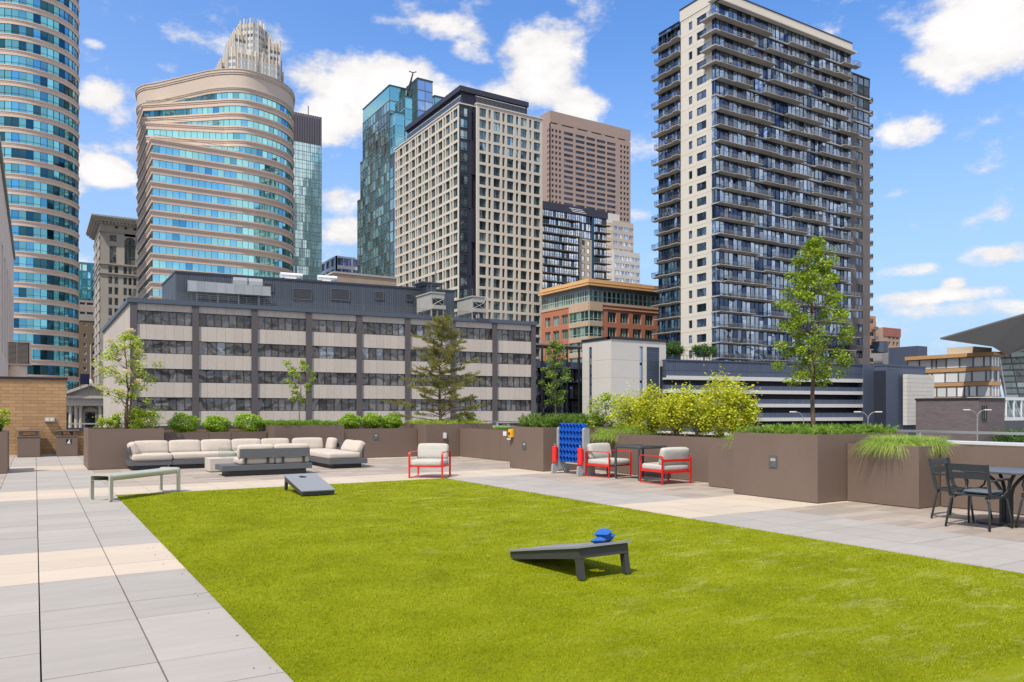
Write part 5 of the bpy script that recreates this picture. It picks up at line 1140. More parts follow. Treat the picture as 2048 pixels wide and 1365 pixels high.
# ------------------------------------------------------------- white stepped office tower
root = tower_root('stepped_office_tower', 'pale stepped office tower with blue window squares at the foot of the granite tower', *V2(1230,440))
M_st = mat('pale_precast', (.56,.54,.50), .7); M_stb = glass('blue_square_glass', (.36,.46,.66), .8, .08, .35, .03, .2, second=(.7,.76,.8), thr=.82)
M_tan = mat('tan_frame', (.50,.43,.36), .7)
u = []
for pxl, pxr, pyt, Ys, K, mm_ in ((1163,1239,417,440,8,M_st),(1225,1267,441,437,4,M_tan),(1228,1280,500,434,5,M_st)):
    c = P(pxl, Ys); xr_ = fx(pxr, c.y); z1_ = EYE+(HZ-pyt)*Ys/FPX; ff = F(c,(xr_,c.y)); shaft(root, c.x+.6,xr_-.6,c.y+.6,c.y+20,GZ,z1_-.5,mm_,'core')
    rw = []; zz = z1_-(6 if K == 8 else 3.0)
    while zz > 40: rw.append((zz-2.4, zz)); zz -= 4.2
    cols = [(ff.L*(j+.1)/K, ff.L*(j+.9)/K) for j in range(K)]
    framed_face(ff, root, mm_, None, cols, rw, GZ, z1_, .5, u=u, nv=2, fw=.15)
windows(u, [M_stb, M_st], root)

# ------------------------------------------------------------- orange brick building
YK = 199; c = P(1178, YK); zt_ = EYE+(HZ-572)*YK/FPX; xr_ = fx(1345, c.y); yl_ = fy(1083, c.x)
root = tower_root('orange_brick_building', 'orange brick office building with glazed top floor and yellow flaring roof edge', c.x+12, c.y+15)
M_obrick = brick('orange_brick', (.47,.175,.10), (.43,.155,.09), (.40,.2,.13), .4, .12, .008); M_ostone = mat('beige_band', (.50,.36,.26), .8, fine=.05, scale=.2); M_oroof = mat('yellow_roof_edge', (.66,.42,.20), .6)
M_ogl = glass('green_office_glass', (.10,.20,.17), .55, .06, .7, .12, .4, second=(.33,.55,.48), thr=.78); M_ofr = mat('pale_green_mullion', (.42,.50,.47), .5, .2)
ff = F(c,(xr_,c.y)); fl = F((c.x,yl_),c); sb = ff.sp(1204); lb = fl.sp(1139)
shaft(root, c.x+.8,xr_-.8,c.y+.8,yl_-.8,GZ,zt_-.3,M_ostone,'core')
def kz(py): return EYE+(HZ-py)*YK/FPX
u = []
for fa_, K in ((ff,19),(fl,21)):
    for j in range(K): u.append((fa_, fa_.L*j/K, fa_.L*(j+1)/K, kz(603), kz(579), -.3, 1, [kz(592)], .16, .22))
    mb = MB(); n = K
    for j in range(n): fa_.box(mb, fa_.L*j/n+.03, fa_.L*(j+1)/n-.03, kz(578.8), kz(572), -.3, .05)
    mb.build('metal_fascia', mat('lilac_metal', (.24,.25,.30), .4, .5), root)
rows_ = [(kz(642),kz(621)),(kz(673),kz(652)),(kz(704),kz(683)),(kz(735),kz(714)),(kz(766),kz(745))]
# beige corner bay with ribbon windows, brick wings with punched windows
mb = MB()
for z0_, z1_ in ((kz(620.8),kz(603.2)),(kz(651.8),kz(642.2)),(kz(682.8),kz(673.2)),(kz(713.8),kz(704.2)),(GZ,kz(766.2))):
    ff.box(mb, 0, sb, z0_, z1_, -.6, .3); fl.box(mb, lb, fl.L, z0_, z1_, -.6, .28)
mb.build('corner_bay', M_ostone, root)
for z0_, z1_ in rows_: u.append((ff, 0, sb, z0_, z1_, 0, 3, [z0_+.7], .12, .12)); u.append((fl, lb, fl.L, z0_, z1_, 0, 5, [z0_+.7], .12, .12))
fb = F(ff.p(sb,0,0), (xr_,c.y)); cols = [(fb.sp(a), fb.sp(b)) for a,b in ((1215.5,1233),(1241,1258),(1266,1283),(1290.5,1307),(1315,1331))]
framed_face(fb, root, M_obrick, None, cols, rows_, GZ, kz(608), .5, u=u, nv=3, fw=.12, wallname='brick_wall')
fb2 = F((c.x,yl_), fl.p(lb,0,0)); cols = [(fb2.sp(a), fb2.sp(b)) for a,b in ((1090,1101),(1106,1118),(1123,1136))]
framed_face(fb2, root, M_obrick, None, cols, rows_, GZ, kz(608), .5, u=u, nv=3, fw=.12, wallname='brick_wall')
windows(u, [M_ogl, M_ofr], root)
mb = MB(); fb.box(mb, -.3, fb.L, kz(608)+.01, kz(603.3), -.5, .15); fb.box(mb, 0, fb.L, kz(615.5), kz(613.8), .003, .2); fb2.box(mb, 0, fb2.L, kz(608)+.01, kz(603.3), -.5, .15); mb.build('string_course', M_ostone, root)
mb = MB(); e = 1.4
for z0_, z1_, o_ in ((kz(572)+.01,kz(568.5),-1.5),(kz(568.5)+.01,kz(565),-3.0),(kz(565)+.01,kz(558),-2.2)): mb.box(c.x-1.2-o_-1.5, xr_, c.y-1.2-o_-1.5, yl_, z0_, z1_)
mb.build('roof_edge', M_oroof, root)
# ============================================================= big residential tower with balconies
YL = 170; c = P(1431, YL); ZT = EYE+843*YL/FPX; fh = 31.0*YL/FPX
xr_ = fx(1703, c.y); yl_ = fy(1361.5, c.x); yll = fy(1312, c.x)
root = tower_root('balcony_tower', 'tall residential tower with cream frame, dark glass and many projecting balconies', c.x+15, c.y+20)
M_tcream = mat('warm_white_precast', (.62,.58,.51), .75, var=.06, scale=.1, fine=.04, rnd=.02); M_slab = mat('pale_slab', (.42,.39,.35), .8, var=.1, scale=.3)
M_tgl = glass('tower_glass', (.36,.47,.62), .9, .04, .55, .55, .22, second=(.04,.07,.14), thr=.62); M_tgl2 = glass('tower_window_glass', (.16,.24,.36), .8, .05, .5, .5, .25, second=(.03,.05,.07), thr=.7)
M_brownp = mat('grey_brown_panel', (.15,.13,.125), .7, var=.12, scale=.2, rnd=.1)
M_railg = clear_glass('balcony_glass', (.86,.89,.93))
ff = F(c,(xr_,c.y)); fl = F((c.x,yl_),c); fll = F((c.x+.7,yll),(c.x+.7,yl_))
ZC = ZT-2.6          # underside of the crown
mb = MB(); mb.box(c.x+.5,xr_-.5,c.y+.5,yl_-.2,GZ,ZT-1); mb.box(c.x+1.3,xr_-6,yl_-.19,yll-.3,GZ,ZT-9); mb.build('core', M_dframe, root)
# crown and cream pillar on the left face
gl0 = fl.L-(fl.L-fl.sp(1423.5))
mb = MB(); ff.box(mb, -.02, ff.L+.1, ZC, ZT, -.6, .12); ff.box(mb, -.0, ff.L+.5, ZC-.02, ZC+.35, -.5, 1.2); fl.box(mb, -.2, fl.L-.1, ZC, ZT, -.9, .1); fl.box(mb, gl0-.2, fl.L+1.2, ZC-.02, ZC+.35, -.5, 1.2)
mb.build('crown', M_tcream, root)
mb = MB(); ff.box(mb, -.1, ff.L+.2, ZT+.01, ZT+.3, -.8, .2); fl.box(mb, -.3, fl.L-.2, ZT+.01, ZT+.3, -.8, .2); mb.build('roof_edge', M_dframe, root)
fp_ = F((c.x,yl_), fl.p(gl0,0,0)); nfl = int((ZC-6)/fh)
cols = [(fp_.sp(1377.5), fp_.sp(1384.5)), (fp_.sp(1393.5), fp_.sp(1412.5))]
base_z = ZC-.55
rw = [(base_z-fh*k-2.55, base_z-fh*k-.75) for k in range(nfl+4) if base_z-fh*k-2.55 > GZ+1]
u = []; framed_face(fp_, root, M_tcream, None, cols, rw, GZ, ZC, .3, u=u, nv=2, fw=.09, wallname='cream_pillar'); windows(u, [M_tgl2, M_dframe], root, limit=70)
mb = MB()
for k in range(nfl+4): fp_.box(mb, .0, fp_.L, base_z-fh*k-.02, base_z-fh*k+.02, .0, .004)
for z_ in (rw[0][1]+1,): pass
mb.build('panel_joint', M_cframe, root)
# curtain wall strips, floor by floor
pat = [((0,.36),(.49,.78),(.90,1.0)),((0,.24),(.34,.62),(.72,.97)),((0,.38),(.33,.60) ,(.70,1.0)),((0,.27),(.36,.64),(.76,.99)),((.0,.20),(.30,.56),(.66,.95)),((.04,.34),(.47,.74),(.86,1.0))]
rr = random.Random(3); glass_units = []; bal = []
for k in range(nfl+1):
    zf = ZC-fh*(k+1); zt_ = ZC-fh*k-(.28 if k else 0)
    if zf < 8: break
    K = 34
    glass_units.append((ff, zf, zt_, K, 0)); 
    sg = list(pat[k % len(pat)]); 
    if k == 2: sg = [(0,.38),(.50,.98)]
    for j, (a, b) in enumerate(sg):
        a = a*ff.L+(0 if a == 0 else rr.uniform(-.6,.6)); b = min(ff.L+1.4, b*ff.L+rr.uniform(-.6,.6)) if b < 1 else ff.L+1.4
        bal.append((ff, a, b, zf, a <= .1))
    bal.append((fll, 0 if k % 2 else -1.0, fll.L*.5, zf-.001, False)); bal.append((fll, fll.L*.5+.02, fll.L-.05, zf, False))
def gl_floor(fa_, zf, zt_, K, s0=0, s1=None):
    s1 = fa_.L if s1 is None else s1; mb = MB(); 
    for j in range(K):
        a = s0+(s1-s0)*j/K; b = s0+(s1-s0)*(j+1)/K; fa_.box(mb, a, b, zf, zt_, -.3, -.2, 0); wm = .06 if j % 3 else .12
        fa_.box(mb, a-.001, a+wm, zf, zt_, -.2, -.10, 1)
        if rr.random() < .13: fa_.box(mb, a+wm, b, zf, zf+2.3, -.2, -.14, 1); fa_.box(mb, a+wm+.12, b-.08, zf+.1, zf+2.2, -.14, -.13, 0)
    fa_.box(mb, s0, s1, zt_-.12, zt_, -.2, -.09, 1); fa_.box(mb, s0, s1, zf+.62, zf+.68, -.2, -.12, 1)
    return mb.build('window', [M_tgl, M_dframe], root)
for fa_, zf, zt_, K, s0 in glass_units: gl_floor(fa_, zf, zt_, K); gl_floor(fll, zf, zt_, 8); 
mb = MB()
for fa_, zf, zt_, K, s0 in glass_units:
    ff.box(mb, -.02, ff.L+.15, zf-.28, zf, -.35, .18); fll.box(mb, -.2, fll.L, zf-.28, zf, -.35, .1); fl.box(mb, gl0, fl.L+.16, zf-.28, zf, -.35, .18)
mb.build('floor_slab', M_slab, root)
mb = MB()
for fa_, zf, zt_, K, s0 in glass_units: fl.box(mb, gl0, fl.L-.02, zf, zt_, -.3, -.08, 0)
mb.build('window', [M_tgl, M_dframe], root)
nb = 0; restb = MB()
bal.sort(key=lambda b: (-(b[2]-b[1])))
for fa_, a, b, zf, wrap in bal:
    mb = MB() if nb < 98 else restb; nb += 1; D = 1.35; mid = a+(b-a)*rr.choice((.45,.5,.58)); 
    for s0, s1, d in ((a, mid, D),(mid+.002, b, D+.35)):
        # slab with a tapered underside
        cpt = [fa_.p(s0,.181,zf),fa_.p(s1,.181,zf),fa_.p(s1,d,zf),fa_.p(s0,d,zf),fa_.p(s0,.181,zf-.26),fa_.p(s1,.181,zf-.26),fa_.p(s1,d,zf-.13),fa_.p(s0,d,zf-.13)]
        mb.add(cpt, [(0,3,2,1),(4,5,6,7),(0,1,5,4),(1,2,6,5),(2,3,7,6),(3,0,4,7)], 0)
        fa_.box(mb, s0, s1, zf+1.06, zf+1.10, d-.08, d-.04, 1)
        K = max(2,int((s1-s0)/1.3))
        for j in range(K+1): s_ = s0+(s1-s0-.04)*j/K; fa_.box(mb, s_, s_+.04, zf, zf+1.06, d-.08, d-.04, 1)
        fa_.box(mb, s0+.02, s1-.02, zf+.14, zf+1.03, d-.07, d-.06, 2)
    for s_, d in ((a,D),(b-.06,D+.35)):
        fa_.box(mb, s_, s_+.06, zf+1.04, zf+1.10, .05, d-.1, 1); fa_.box(mb, s_+.02, s_+.03, zf+.14, zf+1.03, .2, d-.12, 2)
    if rr.random() < .5:   # furniture left on the balcony
        for _ in range(rr.randint(1,2)): s_ = rr.uniform(a+.5,b-1.2); w_ = rr.uniform(.4,.8); h_ = rr.uniform(.4,.8); fa_.box(mb, s_, s_+w_, zf+.002, zf+h_, .4, .9, 1)
    if wrap:   # balconies that turn the corner
        cpt = [(c.x-1.5,c.y-D,zf),(c.x-.002,c.y-D,zf),(c.x-.002,c.y+3.2,zf),(c.x-1.5,c.y+3.2,zf)]
        if zf > ZC-fh*4.5: mb.prism([(p[0],p[1]) for p in cpt], zf-.28, zf-.001, 0); mb.box(c.x-1.48,c.x-1.42,c.y-D,c.y+3.1,zf+1.04,zf+1.10,1); mb.box(c.x-1.48,c.x-.06,c.y-D+.02,c.y-D+.08,zf+1.04,zf+1.10,1); mb.box(c.x-1.46,c.x-1.45,c.y-D,c.y+3.1,zf+.1,zf+1.03,2)
    if mb is not restb: mb.build('balcony', [M_slab, M_dframe, M_railg], root)
if restb.f: tag(restb.build('balcony', [M_slab, M_dframe, M_railg], root), kind='stuff')
zb_ = glass_units[-1][1]-.28
mb = MB(); K = 20
for j in range(K): ff.box(mb, ff.L*j/K+.05, ff.L*(j+1)/K-.05, 3, zb_, -.4, -.3, 0); ff.box(mb, ff.L*j/K-.05, ff.L*j/K+.05, 3, zb_, -.4, -.15, 1)
mb.build('lobby_glazing', [M_tgl2, M_dframe], root)
# glazed head over the left wing
mb = MB(); zw = EYE+(HZ-38)*YL*841/797.8/FPX
for j in range(6): fll.box(mb, fll.L*j/6+.05, fll.L*(j+1)/6-.05, ZC-fh*.9+.5, zw, -.3, -.2, 0)
fll.box(mb, 0, fll.L, ZC-fh*.9+.2, ZC-fh*.9+.5, -.3, .1, 1); fll.box(mb, 0, fll.L, zw, zw+.2, -.4, 0, 2); mb.build('parapet_glazing', [M_tgl2, M_slab, M_dframe], root)
# right wing, set back
yw = c.y+1.2; fw_ = F((xr_+.02,yw),(fx(1740,yw),yw)); zw = EYE+(HZ-141)*dep(xr_,yw)/FPX
mb = MB(); mb.box(xr_-1,fx(1740,yw)-.3,yw+.4,yw+26,GZ,zw-.4); mb.build('core', M_brownp, root)
zz = zw-2.2; mb = MB(); fw_.box(mb, 0, fw_.L, zz, zw-.25, -.3, -.2, 0); fw_.box(mb, 0, fw_.L, zw-.25, zw, -.4, .05, 1); 
for j in range(5): fw_.box(mb, fw_.L*j/4-.05, fw_.L*j/4+.05, zz, zw-.25, -.2, -.05, 1)
mb.build('window', [M_tgl2, M_dframe], root)
u = []; k = 0
while zz > 4:
    z0_ = zz-fh
    if k < 4:
        for j in range(4): u.append((fw_, fw_.L*j/4, fw_.L*(j+1)/4, z0_+.3, zz-.03, -.2, 1, [z0_+1.0], .12, .1))
        mb = MB(); fw_.box(mb, 0, fw_.L, z0_, z0_+.29, -.3, .1); mb.build('floor_slab', M_slab, root)
    else:
        mb = MB(); a0, a1 = fw_.sp(1712.5), fw_.sp(1725.5); wl = (z0_+.8, z0_+2.75)
        fw_.box(mb, 0, a0, z0_+.01, zz, -.4, 0); fw_.box(mb, a1, fw_.L, z0_+.01, zz, -.4, 0); fw_.box(mb, a0, a1, z0_+.01, wl[0], -.4, -.004); fw_.box(mb, a0, a1, wl[1], zz, -.4, -.004); mb.build('brown_panel', M_brownp, root)
        u.append((fw_, a0, a1, wl[0], wl[1], -.15, 2, None, .1, .1))
    mb = MB(); e = fw_.L; fw_.box(mb, e, e+1.9, z0_-.2, z0_, -3, -.3, 0); fw_.box(mb, e+1.82, e+1.88, z0_, z0_+1.1, -3, -.32, 1); fw_.box(mb, e+.02, e+1.88, z0_+1.04, z0_+1.1, -.4, -.34, 1); fw_.box(mb, e+.02, e+1.88, z0_, z0_+1.04, -.385, -.375, 2); mb.build('balcony', [M_slab, M_dframe, M_railg], root) if k % 1 == 0 else None
    zz = z0_; k += 1
windows(u, [M_tgl2, M_dframe], root, limit=30)

# ============================================================= parking garage podium
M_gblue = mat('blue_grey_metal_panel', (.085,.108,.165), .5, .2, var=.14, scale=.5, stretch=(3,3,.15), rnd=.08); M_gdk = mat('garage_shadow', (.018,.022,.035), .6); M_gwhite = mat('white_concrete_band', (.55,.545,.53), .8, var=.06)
g0 = P(1332, 140); g1 = P(1748, 140*103/92); ff = F(g0, g1); zg = EYE+103*140/FPX
root = tower_root('parking_garage', 'blue-grey parking garage with white horizontal stripes below the residential tower', (g0.x+g1.x)/2, (g0.y+g1.y)/2)
mb = MB(); ff.box(mb, 0, ff.L, GZ, zg-1.2, -28, -1.2); mb.build('core', M_gdk, root)
mb = MB(); n = 120
for j in range(n): ff.box(mb, ff.L*j/n+.03, ff.L*(j+1)/n-.03, zg-2.0, zg-.2, -1.2, 0)
ff.box(mb, 0, ff.L, zg-.2, zg, -1.4, .15); ff.box(mb, 0, ff.L, zg-3.3, zg-2.05, -1.2, .1); mb.build('upper_panel', M_gblue, root)
def gzz(py): return EYE+(HZ-py)*146/FPX
ys = [(754.5,762),(781,788),(808,815),(836,843),(864,871),(892,899)]
for i, (a, b) in enumerate(ys):
    if gzz(b) < GZ+.5: break
    mb = MB(); ff.box(mb, 0, ff.L-3.2, gzz(b), gzz(a), -1.2, .35); mb.build('white_band', M_gwhite, root)
    nx = gzz(ys[i+1][0]) if i < 5 else GZ
    mb = MB(); n = 60; h_ = gzz(b)-nx
    for j in range(n): ff.box(mb, (ff.L-3.2)*j/n+.02, (ff.L-3.2)*(j+1)/n-.02, nx+.01, nx+h_*.46, -1.2, .05)
    mb.build('metal_panel', M_gblue, root)
mb = MB(); ff.box(mb, ff.L-3.15, ff.L, GZ, zg-.25, -1.2, .4); mb.build('end_panel', M_gblue, root)
# roof garden edge on the garage
mb = MB(); ff.box(mb, 2, ff.L*.62, zg+1.0, zg+1.06, -3, -2.94); 
for k in range(40): s_ = 2+(ff.L*.62-2)*k/39; ff.box(mb, s_, s_+.05, zg, zg+1.0, -3, -2.95)
mb.build('garden_railing', M_dframe, root)

# stair tower of the garage: pale panelled box
YM = 136; c = P(1222, YM); xr_ = fx(1332, c.y); yl_ = fy(1164.5, c.x); zm = EYE+149*YM/FPX; ff = F(c,(xr_,c.y)); fl = F((c.x,yl_),c)
root = tower_root('panel_building', 'plain off-white panelled building with slit windows and a dark louvre strip, centre right', c.x+4, c.y+5)
M_pan = mat('off_white_panel', (.58,.56,.52), .75, var=.06, scale=.2, fine=.04, rnd=.03)
shaft(root, c.x+.3,xr_-.3,c.y+.3,yl_-.3,GZ,zm-.3,M_gdk,'core')
zs = [GZ, -6, -1.4, 1.2, 4.2, 7.4, 10.6, zm-.45]
mb = MB()
for z0_, z1_ in zip(zs[:-1], zs[1:]):
    for a, b in ((0,.02*0+ff.sp(1279.5)),(ff.sp(1286),ff.sp(1293.5)),(ff.sp(1319),ff.L)): ff.box(mb, a+.01, b-.01, z0_+.012, z1_-.012, -.3, 0)
    for a, b in ((0,fl.sp(1178)),(fl.sp(1183.5),fl.L)): fl.box(mb, a+.01, b-.003, z0_+.012, z1_-.012, -.3, 0)
zt1 = zat(690, c.x, c.y); ff.box(mb, ff.sp(1279.5), ff.sp(1286), zt1, zm-.45, -.3, -.01); ff.box(mb, ff.sp(1293.5), ff.sp(1319), zt1, zm-.45, -.3, -.01); fl.box(mb, fl.sp(1178), fl.sp(1183.5), zt1, zm-.45, -.3,-.01)
mb.build('wall', M_pan, root)
mb = MB(); ff.box(mb, -.15, ff.L+.1, zm-.43, zm, -1, .15); fl.box(mb, -.1, fl.L-.16, zm-.43, zm, -1, .15); mb.build('roof_edge', M_dframe, root)
mb = MB(); z_ = zt1
while z_ > GZ+1: ff.box(mb, ff.sp(1293.5), ff.sp(1319), z_-.32, z_-.06, -.3, -.08); z_ -= .36
mb.build('louvre', M_gblue, root)
u = [(ff, ff.sp(1279.5), ff.sp(1286), z0_, z0_+2.9, -.2, 1, None, .08, .08) for z0_ in [zt1-3-3.2*k for k in range(6)]]+[(fl, fl.sp(1178), fl.sp(1183.5), z0_, z0_+1.5, -.2, 1, None, .08, .08) for z0_ in [zt1-1.6-1.7*k for k in range(13)]]
windows(u, [M_stb, M_dframe], root)

# dark glazed building left of it, with canopy frame
c = P(1066, 150); xr_ = fx(1180, c.y); ff = F(c,(xr_,c.y)); zt_ = EYE+(HZ-722)*150/FPX
root = tower_root('dark_glass_annex', 'low dark glass building with thin columns and roof canopy, left of the off-white panelled building', c.x+6, c.y+6)
shaft(root, c.x+.4,xr_,c.y+.6,c.y+14,GZ,zt_-.2,M_gdk,'core'); u = []
for k in range(6):
    for j in range(6): u.append((ff, ff.L*j/6, ff.L*(j+1)/6, zt_-1.4-3.2*(k+1)+.5, zt_-1.4-3.2*k, .4, 3, None, .08, .1))
windows(u, [glass('dark_reflective', (.07,.08,.11), .7, .05, .6, .8, .4, second=(.3,.36,.46), thr=.86), M_dframe], root)
mb = MB(); ff.box(mb, -.3, ff.L, zt_-1.35, zt_, -.4, .7); mb.build('parapet', M_gblue, root)
mb = MB(); zc_ = zt_+3.1; ff.box(mb, .5, ff.L, zc_, zc_+.3, -6, .4)
mb.build('canopy', mat('timber_edge_canopy', (.22,.2,.2), .6), root)
for j in range(5): mb = MB(); s_ = 1.2+(ff.L-2)*j/4; ff.box(mb, s_, s_+.3, GZ, zc_-.01, 1.0, 1.3); mb.build('column', M_dframe, root)
rail_run(ff, .2, ff.L, -.1, zt_, root, rails=4, r=.03)

# dark box with white panel at the right end of the garage
c = P(1772, 150); xr_ = fx(1851, c.y); ff = F(c,(xr_,c.y)); zt_ = EYE+(HZ-729)*150/FPX; yl_ = fy(1748, c.x)
root = tower_root('dark_clad_block', 'dark blue-grey clad block with a large white tiled panel, right of the garage', c.x+5, c.y+5)
mb = MB(); mb.box(c.x,xr_,c.y,yl_,GZ,zt_-.3); mb.box(c.x-.1,xr_+.1,c.y-.1,yl_,zt_-.29,zt_); z_ = zt_-.6
mb.build('wall', M_gblue, root)
mb = MB()
for k in range(40):
    z_ = zt_-.5-k*.45
    if z_ > GZ: ff.box(mb, .1, ff.sp(1800), z_-.03, z_, .0, .03)
mb.build('cladding_rib', M_gblue, root)
wp = F(ff.p(ff.sp(1800),1.4,0), ff.p(ff.sp(1855),1.4,0)); mb = MB(); za, zb2 = zat(748,c.x,c.y), zat(851,c.x,c.y)
for i in range(7):
    for k in range(12): wp.box(mb, wp.L*i/7+.015, wp.L*(i+1)/7-.015, zb2+(za-zb2)*k/12+.015, zb2+(za-zb2)*(k+1)/12-.015, -.8, 0)
mb.build('white_panel', M_pan, root)
mb = MB(); wp.box(mb, wp.L*.42, wp.L*.56, zat(836,c.x,c.y), zat(814,c.x,c.y), .003, .06); mb.build('window', M_dframe, root)
mb = MB(); fl = F((c.x,yl_),c); fl.box(mb, 0, fl.L, GZ, zt_-1.2, .003, .1); mb.build('dark_recess', M_gdk, root)

# grey brick block with skybridge
YR = 118; c = P(1958, YR); xr_ = fx(1982.5, c.y); yl_ = fy(1831.5, c.x); zt_ = EYE+(HZ-795.5)*YR/FPX
root = tower_root('grey_brick_block', 'windowless purple-grey brick block in front of the pale curtained building', c.x+3, (c.y+yl_)/2)
M_gbrick = brick('purple_grey_brick', (.155,.125,.13), (.115,.093,.10), (.17,.145,.15), .9, .16, .012, var=.22)
shaft(root, c.x, xr_+4, c.y, yl_, GZ, zt_-.3, M_gbrick); mb = MB(); mb.box(c.x-.12,xr_+4,c.y-.12,yl_+.1,zt_-.3,zt_); mb.build('coping', M_dframe, root)
ff = F(c,(xr_+4,c.y)); windows([(ff, ff.sp(1963), ff.sp(1972), zat(839,c.x,c.y), zat(812,c.x,c.y), .08, 2, None, .1, .1)], [M_ogl, M_dframe], root)
t_ = empty('skybridge', 'white trussed pedestrian skybridge leaving the right edge of the picture', 'bridge', (xr_+12, c.y+8, GZ))
bx0 = fx(1982, c.y+6); za, zb2 = zat(794,bx0,c.y+6), zat(842,bx0,c.y+6); bd = F((bx0, c.y+6),(bx0+42, c.y+6)); D_ = 4
mb = MB(); bd.box(mb, 0, bd.L, za-.55, za, -D_, 0); bd.box(mb, 0, bd.L, zb2, zb2+.55, -D_, 0); mb.build('deck', M_white, t_)
mb = MB(); bd.box(mb, 0, bd.L, zb2+.56, za-.56, -.5, -.45, 0); bd.box(mb, 0, bd.L, zb2+.56, za-.56, -D_+.4, -D_+.45, 0); mb.build('glazing', glass('bridge_glass', (.28,.36,.38), .6, .08, .3, .1), t_)
n = 16
for j in range(n+1):
    mb = MB(); s_ = bd.L*j/n; mb.tube([bd.p(s_,-.15,zb2+.5),bd.p(s_,-.15,za-.5)],.16,6)
    if j < n: mb.tube([bd.p(s_,-.12,za-.55),bd.p(s_+bd.L/n,-.12,zb2+.55)],.10,6)
    mb.build('truss_member', M_white, t_)
for s_ in (6,30): mb = MB(); mb.tube([bd.p(s_-2.5,-2,GZ),bd.p(s_,-2,zb2)],.3,8); mb.build('leg', M_white, t_)

# curtained pale building with timber bands
YP = 192; c = P(1982, YP); yl_ = fy(1815, c.x); xr_ = fx(1999, c.y)
root = tower_root('timber_banded_building', 'pale building with curtained ribbon windows and orange timber bands, beside the arena', c.x+4, (c.y+yl_)/2)
M_timb = mat('orange_timber', (.50,.29,.13), .7, var=.2, scale=.8, stretch=(1,1,4)); M_curt = glass('curtained_glass', (.74,.76,.78), .08, .35, .22, .05, .4, second=(.10,.11,.11), thr=.88)
fl = F((c.x,yl_),c); ff = F(c,(xr_,c.y)); zt_ = zat(704.5,c.x,c.y)
shaft(root, c.x+.5,xr_-.3,c.y+.5,yl_,GZ,zt_-.5,M_curt,'core'); u = []
for k, (a, b) in enumerate(((704.5,712),(733.5,741),(763.5,771),(793.5,800))):
    mb = MB(); e = 1.3 if k == 0 else .3; za, zb2 = zat(a,c.x,c.y), zat(b,c.x,c.y); fl.box(mb, 0, fl.L+e, zb2, za, -.6, e); ff.box(mb, 0, ff.L+e, zb2, za-.004, -.6, e-.01); mb.build('timber_band', M_timb, root)
    if k < 3:
        z1_ = zb2; z0_ = zat((733.5,763.5,793.5)[k],c.x,c.y); s_ = 0; rq = random.Random(k)
        while s_ < fl.L-1: w_ = rq.choice((1.2,1.9,2.6,3.4)); e2 = min(fl.L, s_+w_); u.append((fl, s_, e2-.02, z0_, z1_, .05, 1, None, .16, .14)); s_ = e2
        for j in range(3): u.append((ff, ff.L*j/3, ff.L*(j+1)/3-.02, z0_, z1_, .05, 1, None, .12, .08))
windows(u, [M_curt, M_cframe], root)
mb = MB(); mb.box(c.x+3,c.x+3.5+9,c.y+6,yl_-9,zt_,zt_+2.0); mb.build('roof_house', mat('beige_render', (.52,.43,.32), .8), root)
mb = MB(); q = P(1835, 225); mb.box(q.x,q.x+5,q.y,q.y+9,GZ,zat(692,q.x,q.y)); mb.build('lift_tower', M_gblue, root)

# arena: leaning glass wall under a folded metal roof wing
root = tower_root('arena', 'arena with a sharp grey metal roof wing over a leaning glass wall', *V2(2100,200))
M_wing = mat('zinc_wing', (.23,.225,.215), .45, .55, var=.10, scale=.15, stretch=(1,6,1), rnd=.02)
tip = P(1880, 178, 679); e1 = P(2048, 190, 630); e2 = P(2230, 205, 590); k1 = P(1985, 188, 694); k2 = P(2012, 192, 710); k3 = P(2100, 200, 690); bt = P(2240, 215, 640); bk = P(2000, 215, 668)
mb = MB(); mb.add([tip,e1,k2,k1],[(0,3,2,1)]); mb.add([e1,e2,bt,k3,k2],[(0,4,3,2,1)]); mb.build('roof_wing', M_wing, root)
mb = MB(); u3 = Vector((0,0,.35)); mb.add([tip+u3,e1+u3,e2+u3,bk+u3*3,bt+u3*2],[(0,1,3),(1,2,4,3)]); mb.add([tip,e1,e1+u3,tip+u3],[(0,1,2,3)]); mb.add([e1,e2,e2+u3,e1+u3],[(0,1,2,3)]); mb.add([tip,k1,bk,tip+u3,bk+u3*3],[(0,1,2),(0,2,4,3)]); mb.build('roof_top', M_wing, root)
M_arg = glass('arena_glass', (.10,.14,.14), .6, .06, .7, .5, .3, second=(.3,.38,.38), thr=.85)
ga = P(1990,198,706); gb = P(2012,198,800); gc = P(2250,235,800); gd = P(2250,228,690)
mb = MB(); n = 8; m_ = 10
def lerp(a,b,t): return a+(b-a)*t
for i in range(m_):
    for j in range(n):
        A = [lerp(lerp(ga,gd,(i+a)/m_), lerp(gb,gc,(i+a)/m_), (j+b)/n) for a,b in ((.03,.04),(.97,.04),(.97,.96),(.03,.96))]; mb.add(A, [(0,3,2,1)], 0)
for j in range(n+1): mb.tube([lerp(ga,gb,j/n),lerp(gd,gc,j/n)], .22, 5, 1)
for i in range(m_+1): mb.tube([lerp(ga,gd,i/m_),lerp(gb,gc,i/m_)], .16, 5, 1)
mb.build('glass_wall', [M_arg, M_cframe], root)
mb = MB(); bs = P(2012,199,800); mb.add([P(1990,203,712),P(2012,203,800),P(2250,240,800),P(2250,233,700)],[(0,1,2,3)]); mb.build('inner_wall', M_gdk, root)
mb = MB(); q = P(2002,200); mb.box(q.x,q.x+50,q.y+1,q.y+20,GZ,zat(797,q.x,q.y)); mb.build('base', mat('arena_base', (.2,.2,.2), .8), root)
for pxa, pxb in ((1984,2003),(1997,2013)): mb = MB(); mb.tube([P(pxa,196,705),P(pxb,196,800)], .22, 6); mb.build('leaning_mast', M_steel, root)

